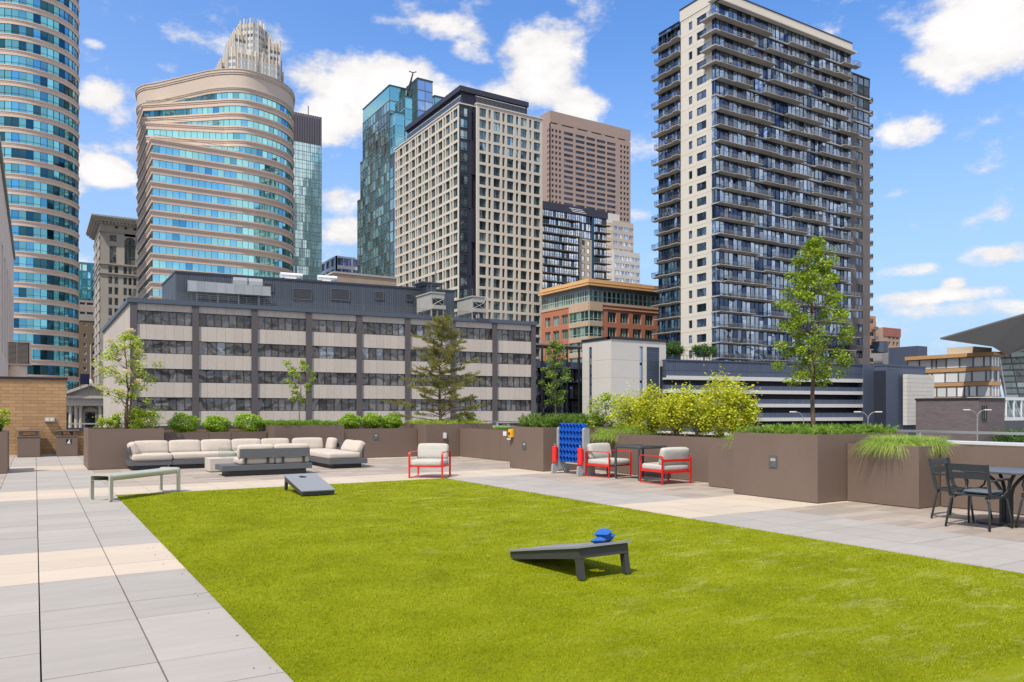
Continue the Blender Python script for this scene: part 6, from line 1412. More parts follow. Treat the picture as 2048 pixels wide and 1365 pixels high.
# old brick warehouses between the tower and the arena
YO = 330; c = P(1751, YO); xr_ = fx(1800, c.y)
root = tower_root('old_warehouse', 'worn beige and red brick warehouse with small windows, right of the residential tower', c.x+8, c.y+8)
M_worn = mat('worn_brick', (.42,.31,.235), .9, var=.45, scale=.14, fine=.2); zt_ = EYE+(HZ-655)*YO/FPX; ff = F(c,(xr_,c.y))
cols = [(ff.sp(a), ff.sp(a+4)) for a in (1777,1785.5,1793)]; rw = [(zat(b,c.x,c.y), zat(a,c.x,c.y)) for a,b in ((666,676),(681,691),(696,706),(711,720))]
u = []; framed_face(ff, root, M_worn, None, cols, rw, GZ, zt_, .5, u=u, nv=1, fw=.2); windows(u, [M_grgl, M_beigej], root)
shaft(root, c.x+.55,xr_-.5,c.y+.6,c.y+18,GZ,zt_-.5,M_worn,'core'); mb = MB(); ff.box(mb, ff.L*.3, ff.L+.3, zt_-3.4, zt_+.3, -1, .25); mb.build('parapet', mat('red_brick_cap', (.33,.13,.10), .9, var=.3, scale=.3), root)
mb = MB(); mb.box(c.x+.5,c.x+5,c.y+3,c.y+9,zt_-.5,EYE+(HZ-642)*YO/FPX); mb.build('roof_house', mat('dark_brick', (.12,.07,.065), .9), root)
c = P(1740, 290); ff = F(c,(fx(1751.5,c.y),c.y)); root = tower_root('orange_balcony_building', 'sliver of an orange building with balconies, squeezed against the residential tower', c.x+2, c.y+3)
shaft(root, c.x, c.x+ff.L, c.y, c.y+14, GZ, EYE+(HZ-632)*290/FPX, mat('orange_render', (.52,.27,.15), .8))
for k in range(7): mb = MB(); z_ = EYE+(HZ-660)*290/FPX-k*3.6; ff.box(mb, .8, ff.L-.2, z_, z_+.2, .003, 1.2); ff.box(mb, .8, ff.L-.2, z_+.2, z_+1.2, 1.1, 1.2); mb.build('balcony', M_cframe, root)
c = P(1764, 240); root = tower_root('grey_shed_building', 'low plain grey building with pale vertical strips behind the garage', c.x+6, c.y+5); ff = F(c,(fx(1822,c.y),c.y)); zt_ = EYE+(HZ-706)*240/FPX
shaft(root, c.x, c.x+ff.L, c.y, c.y+12, GZ, zt_, mat('warm_grey_render', (.33,.32,.32), .8, var=.05)); mb = MB()
for f_ in (.25,.58,.9): ff.box(mb, ff.L*f_, ff.L*f_+.5, GZ, zt_-.2, .003, .15)
mb.build('pale_strip', M_white, root); mb = MB(); q = P(1762,215); mb.tube([(q.x+4,q.y+3,zt_-1.5),(q.x+4,q.y+3,zt_+1.6)],2.2,12); mb.build('roof_fan', M_gblue, root); 

# ============================================================= left side pieces
# pale tower block seen edge-on, at the extreme left
xL = fx(27.5, 60); zL = EYE+(HZ-520)*dep(xL,60)/FPX; fl = F((xL,34),(xL,60)); root = tower_root('beige_side_building', 'beige building seen edge-on at the extreme left with tall narrow windows', xL-6, 46)
M_bside = mat('beige_stucco', (.85,.70,.58), .8, var=.08, scale=.3, fine=.05); u = []
cols = [(1.2,2.6),(4.6,6.0),(8,9.4),(11.4,12.8),(14.8,16.2),(18.2,19.6),(21.6,23)]; rw = [(-6.5,-2.2),(-.8,2.6),(4.0,8.6)]
framed_face(fl, root, M_bside, None, cols, rw, GZ, zL, .35, u=u, nv=1); windows(u, [M_tgl2, M_dframe], root); shaft(root, xL-14, xL-.6, 34.1, 59.8, GZ, zL-.3, M_bside, 'core')
mb = MB(); fl.box(mb, 0, fl.L, zL, zL+.25, -1, .1); mb.build('roof_edge', M_pipe, root)
q = P(8.5, 40, 727); t_ = empty('louvre_unit', 'boxy beige louvred rooftop unit on a round base above the brick wall', 'rooftop unit', (q.x+.8,q.y+.6,2.6))
x0_ = q.x; x1_ = fx(58.5, q.y); z0_ = zat(727,x0_,q.y); z1_ = zat(684.5,x0_,q.y); mb = MB(); mb.box(x0_,x1_,q.y+.05,q.y+1.0,z0_,z1_,1); mb.box(x0_-.06,x0_,q.y-.05,q.y+1.05,z0_-.05,z1_+.05,0); mb.box(x1_,x1_+.09,q.y-.05,q.y+1.05,z0_-.05,z1_+.05,0); mb.box(x0_,x1_,q.y-.04,q.y+1.04,z1_,z1_+.06,0); mb.box(x0_,x1_,q.y-.04,q.y+1.04,z0_-.06,z0_,0); mb.build('casing', [M_bside, M_blackhole], t_)
mb = MB(); z_ = z0_+.03
while z_ < z1_-.05:
    for a, b in ((x0_+.04,(x0_+x1_)/2-.03),((x0_+x1_)/2+.03,x1_-.04)): mb.box(a,b,q.y-.01,q.y+.045,z_,z_+.034)
    z_ += .062
mb.box((x0_+x1_)/2-.025,(x0_+x1_)/2+.025,q.y-.03,q.y+.045,z0_,z1_); mb.build('louvre', mat('taupe_louvre', (.55,.47,.40), .6), t_)
mb = MB(); r_ = (x1_-x0_)*.42; mb.tube([((x0_+x1_)/2,q.y+.5,GZ),((x0_+x1_)/2,q.y+.5,z0_-.07)], r_, 20); mb.build('base', M_bside, t_, smooth=False)

# bank with temple front
YB = 165; c = P(181.7, YB); W2 = (P(235,YB)-P(181.7,YB)).length; fb = F((c.x-W2,c.y),(c.x+W2*.98,c.y)); sc = YB/FPX
root = tower_root('bank_portico', 'classical stone bank front with pediment and columns, seen between brick wall and office block', c.x, c.y+6)
M_bank = mat('carved_limestone', (.52,.47,.40), .85, var=.20, scale=.35, fine=.12)
def bz(py): return zat(py, c.x, c.y)
mb = MB(); m_ = fb.L/2
fb.box(mb, 0, fb.L, GZ, bz(812), -9, -2.2)
mb.add([fb.p(m_-fb.L*.47,-.2,bz(792)),fb.p(m_+fb.L*.47,-.2,bz(792)),fb.p(m_,-.2,bz(772)),fb.p(m_-fb.L*.47,-8,bz(792)),fb.p(m_+fb.L*.47,-8,bz(792)),fb.p(m_,-8,bz(772))],[(0,1,2),(3,5,4),(0,3,4,1),(1,4,5,2),(2,5,3,0)])
mb.build('wall', M_bank, root)
mb = MB(); fb.box(mb, 0, fb.L, bz(797.5), bz(792), -2.19, .6); fb.box(mb, .2, fb.L-.2, bz(812), bz(797.6), -2.19, .1); fb.box(mb, .1, fb.L-.1, bz(804.5), bz(803), -2, .2); mb.build('entablature', M_bank, root)
mb = MB()
for sg in (-1,1):
    a = Vector(fb.p(m_+sg*fb.L*.5,.3,bz(790.5))); b = Vector(fb.p(m_,.3,bz(768.5))); mb.bar([a,b], 1.6, .55, side=(0,1,0)); 
mb.tube([fb.p(m_,0,bz(770)),fb.p(m_,0,bz(762)),fb.p(m_,0,bz(758))], .7, 8, r1=.1); mb.tube([fb.p(m_,0,bz(757)),fb.p(m_,0,bz(690))],.10,6); mb.build('pediment_cornice', M_bank, root)
for px_ in (141,152.5,161.5,201,211,222):
    s_ = fb.sp(px_); mb = MB(); r_ = 3.3*sc; mb.tube([fb.p(s_,-.7,GZ+2),fb.p(s_,-.7,bz(836)),fb.p(s_,-.7,bz(818))], r_, 14, r1=r_*.86); p = fb.p(s_,-.7,0); mb.box(p[0]-r_*1.25,p[0]+r_*1.25,p[1]-r_*1.25,p[1]+r_*1.25,bz(814.5),bz(812.1)); mb.tube([fb.p(s_,-.7,bz(818)),fb.p(s_,-.7,bz(814.5))], r_*.9, 12, r1=r_*1.25); mb.box(p[0]-r_*1.2,p[0]+r_*1.2,p[1]-r_*1.2,p[1]+r_*1.2,GZ+1.5,GZ+2); mb.build('column', M_bank, root)
for px_ in (139,181.5,224):
    s_ = fb.sp(px_); w_ = 9.0*sc; mb = MB(); fb.box(mb, s_-w_, s_+w_, bz(866), bz(825.5), -2.19, -2.1, 0); fb.box(mb, s_-w_*1.35, s_-w_, bz(866), bz(823), -2.19, -1.9, 1); fb.box(mb, s_+w_, s_+w_*1.35, bz(866), bz(823), -2.19, -1.9, 1); fb.box(mb, s_-w_*1.6, s_+w_*1.6, bz(823), bz(820.5), -2.19, -1.6, 1)
    mb.add([fb.p(s_-w_*1.6,-1.7,bz(820.4)),fb.p(s_+w_*1.6,-1.7,bz(820.4)),fb.p(s_,-1.7,bz(813.5)),fb.p(s_-w_*1.6,-2.18,bz(820.4)),fb.p(s_+w_*1.6,-2.18,bz(820.4)),fb.p(s_,-2.18,bz(813.5))],[(0,1,2),(3,5,4),(0,3,4,1),(1,4,5,2),(2,5,3,0)],1)
    mb.build('window', [M_oldgl, M_bank], root)
# towers glimpsed between the round tower and the old skyscraper
def slab_b(name, label, px0, px1, py, Y_, m, wm, rws_, cls, pyb=None, depth=14):
    c = P(px0, Y_); ff = F(c,(fx(px1,c.y),c.y)); r_ = tower_root(name, label, c.x+ff.L/2, c.y+5); zt_ = EYE+(HZ-py)*Y_/FPX; u = []
    shaft(r_, c.x+.4, c.x+ff.L-.4, c.y+.4, c.y+depth, GZ, zt_-.3, m, 'core')
    rr_ = [(EYE+(HZ-b)*Y_/FPX, EYE+(HZ-a)*Y_/FPX) for a,b in rws_]; cc_ = [(ff.sp(a), ff.sp(b)) for a,b in cls]
    framed_face(ff, r_, m, None, cc_, rr_, GZ, zt_, .3, u=u, nv=1, fw=.12); windows(u, wm, r_); return r_, ff, zt_
slab_b('teal_tower', 'distant teal glass tower top between the round tower and the stone skyscraper', 158, 192, 524, 460, mat('teal_frame_panel', (.05,.22,.28), .4, .3), [glass('deep_teal_glass', (.08,.30,.36), .85, .06, .7, .05, .2, second=(.5,.75,.8), thr=.7), M_dframe], [(528,541),(543,556),(558,571),(573,578),(580,595),(597,610)], [(159,163),(164.5,174),(175,181.5),(183,186),(187,191)])
r_, ff, zt_ = slab_b('brown_apartment_house', 'brown brick building with small white-framed windows left of the stone skyscraper', 156, 200, 641, 300, mat('brown_brick_far', (.20,.145,.10), .9, var=.1, fine=.08), [M_oldgl, M_white], [(646,651),(667,675),(685,693),(701,709),(717,725),(733,741)], [(166,173),(184,191)])
mb = MB(); ff.box(mb, 0, ff.L, zt_, zt_+2.5, -2, .2); mb.build('pale_parapet', M_stone, r_)
slab_b('banded_block', 'small grey and pink banded block behind the brown brick building', 157, 196, 600, 380, mat('grey_pink_stone', (.34,.27,.24), .8), [M_dframe, M_white], [(604,610),(623,633)], [(159,171),(173,187)])
q = P(160, 158); t_ = empty('rooftop_billboard', 'dark blue billboard panel standing behind the bank pediment', 'billboard', (q.x+1.5,q.y+1,EYE+3)); ff = F(q,(fx(179,q.y),q.y)); mb = MB(); ff.box(mb, 0, ff.L, zat(769,q.x,q.y), zat(748,q.x,q.y), -.3, 0); mb.build('panel', mat('navy_panel', (.01,.014,.05), .3), t_); mb = MB(); 
for s_ in (.1, ff.L-.2): ff.box(mb, s_, s_+.12, zat(790,q.x,q.y), zat(768.5,q.x,q.y), -.25, -.1)
mb.build('post', M_rail, t_)
# white-framed office behind the slim tower, and the concrete box
c = P(672, 350); root = tower_root('white_frame_office', 'small white concrete-framed office block above the concrete box', c.x+5, c.y+6); ff = F(c,(fx(722,c.y),c.y)); fl = F((c.x,fy(641,c.x)),c); zt_ = EYE+(HZ-511.5)*350/FPX; u = []
shaft(root, c.x+.6,c.x+ff.L-.6,c.y+.6,c.y+18,GZ,zt_-.4,M_dframe,'core')
def wz(py): return EYE+(HZ-py)*350/FPX
rw = [(wz(530),wz(515.5)),(wz(543),wz(537)),(wz(553),wz(547)),(wz(563),wz(557))]
framed_face(ff, root, M_white, None, [(ff.L*a,ff.L*b) for a,b in ((.06,.60),(.68,.97))], rw, GZ, zt_, .6, u=u, nv=5, fw=.15)
framed_face(fl, root, M_white, None, [(fl.L*a,fl.L*b) for a,b in ((.08,.28),(.38,.58),(.68,.90))], rw, GZ, zt_, .6, u=u, nv=2, fw=.15); windows(u, [glass('navy_glass', (.10,.13,.28), .7, .1, .4), M_cframe], root)
c = P(668, 160); root = tower_root('concrete_box', 'weathered tan concrete rooftop box behind the office penthouse', c.x+6, c.y+4); xr_ = fx(793, c.y)
shaft(root, c.x, xr_, c.y, c.y+10, GZ, EYE+(HZ-543)*160/FPX-.4, mat('weathered_tan_concrete', (.33,.26,.20), .95, var=.3, scale=.5, fine=.2)); mb = MB(); mb.box(c.x-.2,xr_,c.y-.2,c.y+10,EYE+(HZ-543)*160/FPX-.39,EYE+(HZ-543)*160/FPX); mb.build('coping', M_stone, root)

# ------------------------------------------------------------- street lamps beyond the parapet
def lamp(px, Y_, arms, label, py=824):
    q = P(px, Y_); zt_ = EYE+(HZ-py)*Y_/FPX; t_ = empty('street_lamp', label, 'street lamp', (q.x,q.y,GZ), group='street lamps below the terrace')
    mb = MB(); mb.tube([(q.x,q.y,GZ),(q.x,q.y,zt_-.6)], .07, 8, r1=.035); mb.build('pole', M_galv, t_)
    for sg in arms:
        d = Vector((CO,-SI,0))*sg; a = Vector((q.x,q.y,zt_-.6)); mb = MB(); mb.tube([a,a+d*.1+Vector((0,0,.3)),a+d*.3+Vector((0,0,.5)),a+d*.6+Vector((0,0,.6))], .025, 6); mb.build('arm', M_galv, t_)
        b = a+d*.85+Vector((0,0,.58)); mb = MB(); mb.rbox(-.27,.27,-.12,.12,-.055,.055,.05,n=2,M=Matrix.Translation(b) @ Matrix.Rotation(-TH,4,'Z')); mb.build('lamp_head', mat('lamp_cream', (.6,.55,.48), .5), t_, smooth=True)
lamp(1607, 62, (-1,), 'single-armed street lamp left of the tall tree trunk')
lamp(1736, 62, (-1,1), 'double-armed street lamp in front of the striped garage')
lamp(1954.5, 62, (-1,1), 'double-armed street lamp in front of the grey brick block', py=820)
# ============================================================= vegetation
def leaves(name, C, size, mt, parent=None, flat=.35, aspect=.5, sizevar=.35, droop=0, rnd=None, mi=None):
    "C: Nx3 leaf positions; every leaf is a small folded rhombus turned at random"
    C = np.asarray(C, float); n = len(C); s_ = size*(1+RNG.uniform(-sizevar,sizevar,n)); d = RNG.normal(size=(n,3)); d[:,2] = d[:,2]*flat-droop; d /= np.linalg.norm(d,axis=1)[:,None]
    up = RNG.normal(size=(n,3))*.75+np.array([0,0,1.0]); w = np.cross(d, up); w /= np.linalg.norm(w,axis=1)[:,None]+1e-9; nn = np.cross(w, d)
    a = C-d*s_[:,None]*.5; b = C+d*s_[:,None]*.5; m_ = C-d*s_[:,None]*.06; l = m_+w*(s_*aspect*.5)[:,None]+nn*(s_*.10)[:,None]; r = m_-w*(s_*aspect*.5)[:,None]+nn*(s_*.10)[:,None]
    V = np.stack([a,l,b,r],1).reshape(-1,3); idx = np.arange(n)*4; Fc = np.concatenate([np.stack([idx,idx+1,idx+2],1),np.stack([idx,idx+2,idx+3],1)])
    q = RNG.random(n) if rnd is None else rnd
    return np_mesh(name, V, Fc, mt, np.concatenate([q,q]), None if mi is None else np.concatenate([mi,mi]), parent)
def needles(name, bases, dirs, length, width, mt, parent=None, rnd=None):
    n = len(bases); d = dirs/np.linalg.norm(dirs,axis=1)[:,None]; L_ = length*(1+RNG.uniform(-.3,.3,n))[:,None]; w = np.cross(d, RNG.normal(size=(n,3))); w /= np.linalg.norm(w,axis=1)[:,None]
    V = np.stack([bases-w*width, bases+w*width, bases+d*L_],1).reshape(-1,3)
    return np_mesh(name, V, np.arange(n*3).reshape(-1,3), mt, RNG.random(n) if rnd is None else rnd, None, parent)
def ball(n, r=(1,1,1), shell=.6):
    v = RNG.normal(size=(n,3)); v /= np.linalg.norm(v,axis=1)[:,None]; return v*(RNG.uniform(shell,1,n)**(1/2))[:,None]*np.array(r)
def limb(mb, p, q, r0, r1, bend=.08, n=5, seg=6):
    p = Vector(p); q = Vector(q); L_ = (q-p).length; pts = []
    off_ = Vector((random.uniform(-1,1),random.uniform(-1,1),random.uniform(-.3,.6)))*bend*L_
    for i in range(n+1): t = i/n; pts.append(p.lerp(q,t)+off_*math.sin(math.pi*t)+Vector((random.uniform(-1,1),random.uniform(-1,1),0))*bend*.15*L_*(0<i<n))
    mb.tube(pts, r0, seg, r1=r1); return pts
M_bark = mat('brown_bark', (.13,.095,.068), .9, var=.3, scale=9, bump=.5, stretch=(1,1,.3)); M_bark2 = mat('grey_bark', (.20,.165,.13), .9, var=.3, scale=9, bump=.4, stretch=(1,1,.3)); M_twig = mat('purple_twig', (.14,.10,.085), .9)
M_leafA = leafmat('maple_leaf', (.14,.24,.015), (.42,.54,.05)); M_leafB = leafmat('lilac_tree_leaf', (.25,.38,.02), (.60,.70,.09)); M_leafC = leafmat('boxwood_leaf', (.13,.28,.015), (.52,.72,.07)); M_leafY = leafmat('yellow_shrub_leaf', (.38,.45,.02), (.76,.77,.07), (.50,.26,.03), .975)
M_leafL = leafmat('lime_leaf', (.28,.42,.02), (.62,.72,.08)); M_jun = leafmat('juniper', (.10,.20,.03), (.28,.42,.08)); M_pine = leafmat('conifer_needle', (.13,.15,.03), (.36,.36,.09), (.36,.24,.09), .9, .25); M_gr = leafmat('ornamental_grass', (.22,.38,.05), (.56,.70,.16), (.60,.48,.20), .94); M_leafD = leafmat('dark_oak_leaf', (.08,.16,.02), (.26,.38,.06))
M_flow = leafmat('cream_blossom', (.62,.56,.30), (.80,.74,.46), None, .9, .4); M_leafF = leafmat('far_leaf', (.05,.12,.025), (.13,.24,.05))

def tree(label, base, H, prof, nclus, nleaf, lsize, mt, bark, r0, group='trees in the planters', cl_r=.22, name='tree', trunk_top=.95, stems=1, flowers=None, side=1.0, droop=0, start=.3, gap=.0, aspect=.5):
    "prof(t): crown radius at relative height t (0 crown bottom, 1 top)"
    t_ = empty(name, label, 'tree', base, group=group); b = Vector(base); mb = MB(); tr_ends = []
    for s_ in range(stems):
        off_ = Vector((random.uniform(-.04,.04),random.uniform(-.04,.04),0))*(s_ > 0)*2
        top_ = b+Vector((random.uniform(-.06,.06)*(1+s_*2.5),random.uniform(-.06,.06)*(1+s_*2.5),H*trunk_top*(1-.12*s_))); pts = limb(mb, b+off_-Vector((0,0,.08)), top_, r0*(1-.15*s_), r0*.18, .025 if stems == 1 else .06, 9, 8); tr_ends.append(pts)
    cl = []; nodes = []
    zc0 = H*start
    for i in range(nclus):
        t = (i+.5)/nclus; t = min(.985,max(.0,t+random.uniform(-.03,.03))); r_ = prof(t); a = i*2.399963+random.uniform(-.5,.5); rad = r_*math.sqrt(random.uniform(.12,1)) if t < .93 else r_*.3
        cpos = b+Vector((math.cos(a)*rad,math.sin(a)*rad*side,zc0+(H-zc0)*t)); cl.append((cpos, max(.4,(r_/max(prof(.4),.01)))))
        pts = tr_ends[i % stems]; zt_ = cpos.z-rad*.55-.05; k = min(range(len(pts)), key=lambda j: abs(pts[j].z-max(zt_, b.z+zc0*.9))); q = pts[k]
        limb(mb, q, cpos, max(.006,r0*.30*(1-.6*t)), .003, .10, 4, 5)
        for _ in range(3): e = cpos+Vector((random.uniform(-1,1),random.uniform(-1,1),random.uniform(-.6,1)))*cl_r*.9; limb(mb, cpos.lerp(q,.15*random.random()), e, .005, .0015, .1, 2, 4)
    mb.build('trunk', bark, t_, smooth=True)
    C = []
    for cpos, sc_ in cl:
        n = int(nleaf*random.uniform(.6,1.3)); rr_ = cl_r*random.uniform(.7,1.25); C.append(ball(n,(rr_,rr_,rr_*.75),.1)+np.array(cpos))
    leaves('crown', np.concatenate(C), lsize, mt, t_, droop=droop, aspect=aspect)
    if flowers:
        mb2 = []
        for cpos, sc_ in random.sample(cl, flowers): 
            v = cpos-b; o_ = Vector((v.x,v.y,0)); o_ = o_.normalized() if o_.length > .01 else Vector((1,0,0)); p_ = cpos+o_*cl_r*.5+Vector((0,0,cl_r*.8)); mb2.append(ball(230,(.13,.13,.075),.05)+np.array(p_))
        leaves('blossom', np.concatenate(mb2), .032, M_flow, t_, aspect=.9)
    return t_
def at_(px, py, Y_): q = P(px, Y_, py); return q
def planted(px, x=None, y=None, z=1.0):
    if y is not None: return Vector((fx(px,y), y, z))
    return Vector((x, fy(px,x), z))
# tall maple in the largest planter
b = planted(1627, x=12.25, z=1.07); D_ = dep(b.x,b.y); H_ = zat(482,b.x,b.y)-b.z
tree('tall young maple with airy green crown in the largest planter', b, H_, lambda t: [.46,.64,.66,.68,.66,.62,.54,.42,.30,.18][min(9,int(t*10))], 84, 118, .070, M_leafA, M_bark, .045, start=.285, cl_r=.165, droop=.35, aspect=.42)
# blossoming multi-stem tree, left
b = planted(252, y=24.0, z=1.0); H_ = zat(668,b.x,b.y)-b.z
tree('multi-stemmed tree with cream blossom clusters in the left planter', b, H_, lambda t: [.55,.62,.70,.82,.88,.85,.75,.60,.42,.25][min(9,int(t*10))], 46, 62, .075, M_leafB, M_bark, .04, start=.30, cl_r=.17, stems=3, flowers=13, droop=.2)
b = planted(597, y=24.3, z=1.04); H_ = zat(720,b.x,b.y)-b.z
tree('thin forked sapling standing in the juniper planter', b, H_, lambda t: [.18,.26,.32,.40,.50,.52,.55,.55,.52,.42][min(9,int(t*10))], 19, 60, .085, M_leafA, M_bark2, .022, start=.35, cl_r=.15, stems=2)
b = planted(1111, x=12.0, z=1.05); H_ = zat(681,b.x,b.y)-b.z
tree('slender young oak with dark glossy leaves behind the yellow call box', b, H_, lambda t: [.20,.34,.42,.42,.36,.30,.26,.24,.20,.12][min(9,int(t*10))], 26, 62, .085, M_leafD, M_bark2, .022, start=.28, cl_r=.15, droop=.4)
b = Vector((13.1, fy(1212,13.1), .9)); H_ = zat(790,b.x,b.y)-b.z
tree('bushy light green shrub tree left of the yellow shrubs', b, H_, lambda t: [.45,.55,.6,.6,.55,.5,.45,.4,.3,.2][min(9,int(t*10))], 22, 80, .075, M_leafB, M_bark2, .02, start=.1, cl_r=.2, stems=3)
# conifer with bare inner twigs
b = planted(881, y=24.4, z=1.05); H_ = zat(638,b.x,b.y)-b.z; t_ = empty('conifer', 'bare-twigged conifer with tufted olive needles in the tall centre planter', 'tree', b, group='trees in the planters')
mb = MB(); pts = limb(mb, b-Vector((0,0,.05)), b+Vector((.1,0,H_*.97)), .055, .008, .03, 12, 8); B_, Dn = [], []; twigs = MB()
R2 = random.Random(11)
def needle_run(p, q, dens, thick):
    n = int((q-p).length*dens)+4; L3 = (q-p)
    if L3.length < 1e-4: return
    dn = L3.normalized()
    for i in range(n):
        t = R2.random(); c_ = p.lerp(q,t); v = Vector((R2.gauss(0,1),R2.gauss(0,1),R2.gauss(0,1)+.5)); v = (v.normalized()*.8+dn*.9); B_.append(c_+Vector((R2.gauss(0,1),R2.gauss(0,1),R2.gauss(0,1)))*thick); Dn.append(v)
for i in range(80):
    t = (i+.5)/80; zz = b.z+.12+(H_-.15)*t; a = i*2.399963+R2.uniform(-.4,.4); env = (2.15-1.68*t)*(.72+.46*math.sin(i*1.7))*(1 if t > .1 else .8); env *= R2.uniform(.72,1.12)
    if i in (8, 42): env *= 1.35
    st = Vector((b.x+.1*t,b.y,zz-.05)); en = Vector((b.x+math.cos(a)*env, b.y+math.sin(a)*env, zz+R2.uniform(.02,.20)*env+.05)); lp = limb(mb, st, en, .014*(1-t*.5)+.003, .003, .10, 5, 5)
    for j in range(17):
        u_ = R2.uniform(.12,1); base_ = st.lerp(en,u_); aa = a+R2.choice((-1,1))*R2.uniform(.5,1.2); l_ = (.14+.30*(1-u_)*env)*R2.uniform(.6,1.2); tip_ = base_+Vector((math.cos(aa)*l_,math.sin(aa)*l_,R2.uniform(-.02,.13))); twigs.tube([base_,base_.lerp(tip_,.5)+Vector((0,0,.015)),tip_], .0045, 4, r1=.0015)
        dens = 260 if u_ > .35 else 80
        if t > .25 or u_ > .55: needle_run(base_.lerp(tip_,.25), tip_+(tip_-base_)*.12, dens, .016)
    needle_run(st.lerp(en,.55), en+(en-st)*.05, 420, .018)
needle_run(b+Vector((.08,0,H_*.80)), b+Vector((.1,0,H_*1.0)), 600, .02)
mb.build('trunk', M_bark, t_, smooth=True); twigs.build('twigs', M_twig, t_)
needles('needles', np.array([tuple(v) for v in B_]), np.array([tuple(v) for v in Dn]), .066, .0052, M_pine, t_)
# ------------------------------------------------------------- shrubs
def bush(label, c, r, n, size, mt, group, name='bush', stems=True, aspect=.5, lumps=0, droop=0):
    t_ = empty(name, label, 'bush', (c[0],c[1],c[2]-r[2]*.9), group=group); mb = MB(); b_ = Vector((c[0],c[1],c[2]-r[2]*1.0))
    for _ in range(9): v = ball(1,r,.5)[0]; limb(mb, b_, Vector(c)+Vector(v)*.8, .010, .003, .1, 3, 5)
    mb.build('stems', M_bark2, t_)
    v = ball(n, r, .45)
    if lumps:
        k = ball(lumps, r, .8); idx = RNG.integers(0,lumps,n); v = k[idx]*.85+RNG.normal(size=(n,3))*np.array(r)*.20
    u_ = v/np.array(r); ph = c[0]*7.3+c[1]*3.1; k_ = 1+.11*np.sin(u_[:,0]*5.1+ph)*np.cos(u_[:,1]*4.3+ph*1.7)+.09*np.sin(u_[:,2]*6.3+u_[:,0]*3+ph); v = v*k_[:,None]*(1+RNG.exponential(.035,n))[:,None]; v[:,2] *= np.where(v[:,2] < 0, .9, 1); leaves('foliage', v+np.array(c), size, mt, t_, aspect=aspect, droop=droop); return t_
g_ = 'round clipped bushes in the planters'
for px, pyt, pyb, rpx, y_, lab in ((367,828,868,28.5,24.7,'round bush behind the left end of the long sofa, leftmost of the row'),(432.5,832,867,25,24.7,'smaller round bush in the middle of the left row of three'),(498,827,865,29,24.7,'large round bush touching the juniper planter, right of the left row'),
        (701,829,861,21,24.6,'round bush next to the juniper planter, first of the right row'),(744,828,860,20,24.6,'round bush in the middle of the row above the light fixture'),(784,829,860,20.5,24.6,'round bush nearest the conifer in the right row')):
    x_ = fx(px,y_); Y_ = dep(x_,y_); r_ = rpx*Y_/FPX; z1_ = zat(pyt,x_,y_); z0_ = max(zat(pyb,x_,y_),.84)
    bush(lab, (x_,y_,(z0_+z1_)/2), (r_,r_,(z1_-z0_)/2), 3600, .060, M_leafC, g_)
x_ = fx(222,24.3); bush('small lime-green bush at the left end of the left planter', (x_,24.3,1.22), (.28,.25,.26), 1300, .06, M_leafL, 'lime-green bushes in the left planter', lumps=14)
x_ = fx(284,24.1); bush('broad lime-green bush right of the blossoming tree', (x_,24.1,1.30), (.48,.34,.34), 3200, .065, M_leafL, 'lime-green bushes in the left planter', lumps=26)
x_ = fx(262,23.6)
q = P(-2, 19.9); bush('yellow-green bush cut by the left edge of the picture', (fx(2,23.2),23.2,1.38), (.20,.2,.22), 900, .06, M_leafL, None, lumps=10)
# yellow shrubs
for i, (px, pyt, rpx) in enumerate(((1255,792,30),(1305,785,32),(1350,792,30),(1395,780,34),(1440,764,38),(1478,780,34))):
    x_ = 13.1; y_ = fy(px,x_); Y_ = dep(x_,y_); r_ = rpx*Y_/FPX; z1_ = zat(pyt,x_,y_); z0_ = .93
    t_ = bush(['yellow-green shrub at the left end of the shrub row','second yellow-green shrub from the left, above the grey table','third yellow-green shrub, with reddish inner leaves','fourth yellow-green shrub from the left','tallest yellow-green shrub, spiky top','rightmost yellow-green shrub reaching over the plain planter'][i], (x_,y_,(z0_+z1_)/2+.06), (r_*1.1,r_*.9,(z1_-z0_)/2), 4300, .066, M_leafY, 'yellow-green shrubs in the long planter', lumps=40)
    mb = MB()
    for _ in range(8): a = random.uniform(0,6.28); limb(mb, (x_+random.uniform(-.1,.1),y_+random.uniform(-.1,.1),.90), (x_+math.cos(a)*r_*.8,y_+math.sin(a)*r_*.8,z1_-random.uniform(0,.25)), .012, .003, .07, 4, 5)
    mb.build('stems', M_bark2, t_)
# ground-hugging junipers and perennials
def mat_plant(label, x0, x1, y0, y1, z, h, n, mt, name='juniper', cat='shrub', group=None, size=.05, over=.06, spray=True):
    t_ = empty(name, label, cat, ((x0+x1)/2,(y0+y1)/2,z), group=group); k = max(8,int((x1-x0)*(y1-y0)*26)); Bs, Ds = [], []; mb = MB()
    for i in range(k):
        cx_, cy_ = random.uniform(x0,x1), random.uniform(y0,y1)
        for j in range(7):
            a = random.uniform(0,6.28); l_ = random.uniform(.12,.34); e = Vector((cx_+math.cos(a)*l_, cy_+math.sin(a)*l_, z+h*random.uniform(.35,1.1))); e.x = min(max(e.x,x0-over),x1+over); e.y = min(max(e.y,y0-over),y1+over)
            s_ = Vector((cx_,cy_,z)); m_ = max(10,int(n/(k*7))); dn = (e-s_).normalized()
            for q_ in range(m_): u_ = random.random()**.7; Bs.append(tuple(s_.lerp(e,u_)+Vector((random.gauss(0,1),random.gauss(0,1),random.gauss(0,1)))*.012)); v = Vector((random.gauss(0,.6),random.gauss(0,.6),random.gauss(.25,.5)))+dn; Ds.append(tuple(v))
            if j < 2: mb.tube([s_,s_.lerp(e,.5)+Vector((0,0,.02)),e], .005, 4, r1=.002)
    mb.build('stems', M_bark2, t_)
    needles('foliage', np.array(Bs), np.array(Ds), size, size*.13, mt, t_); return t_
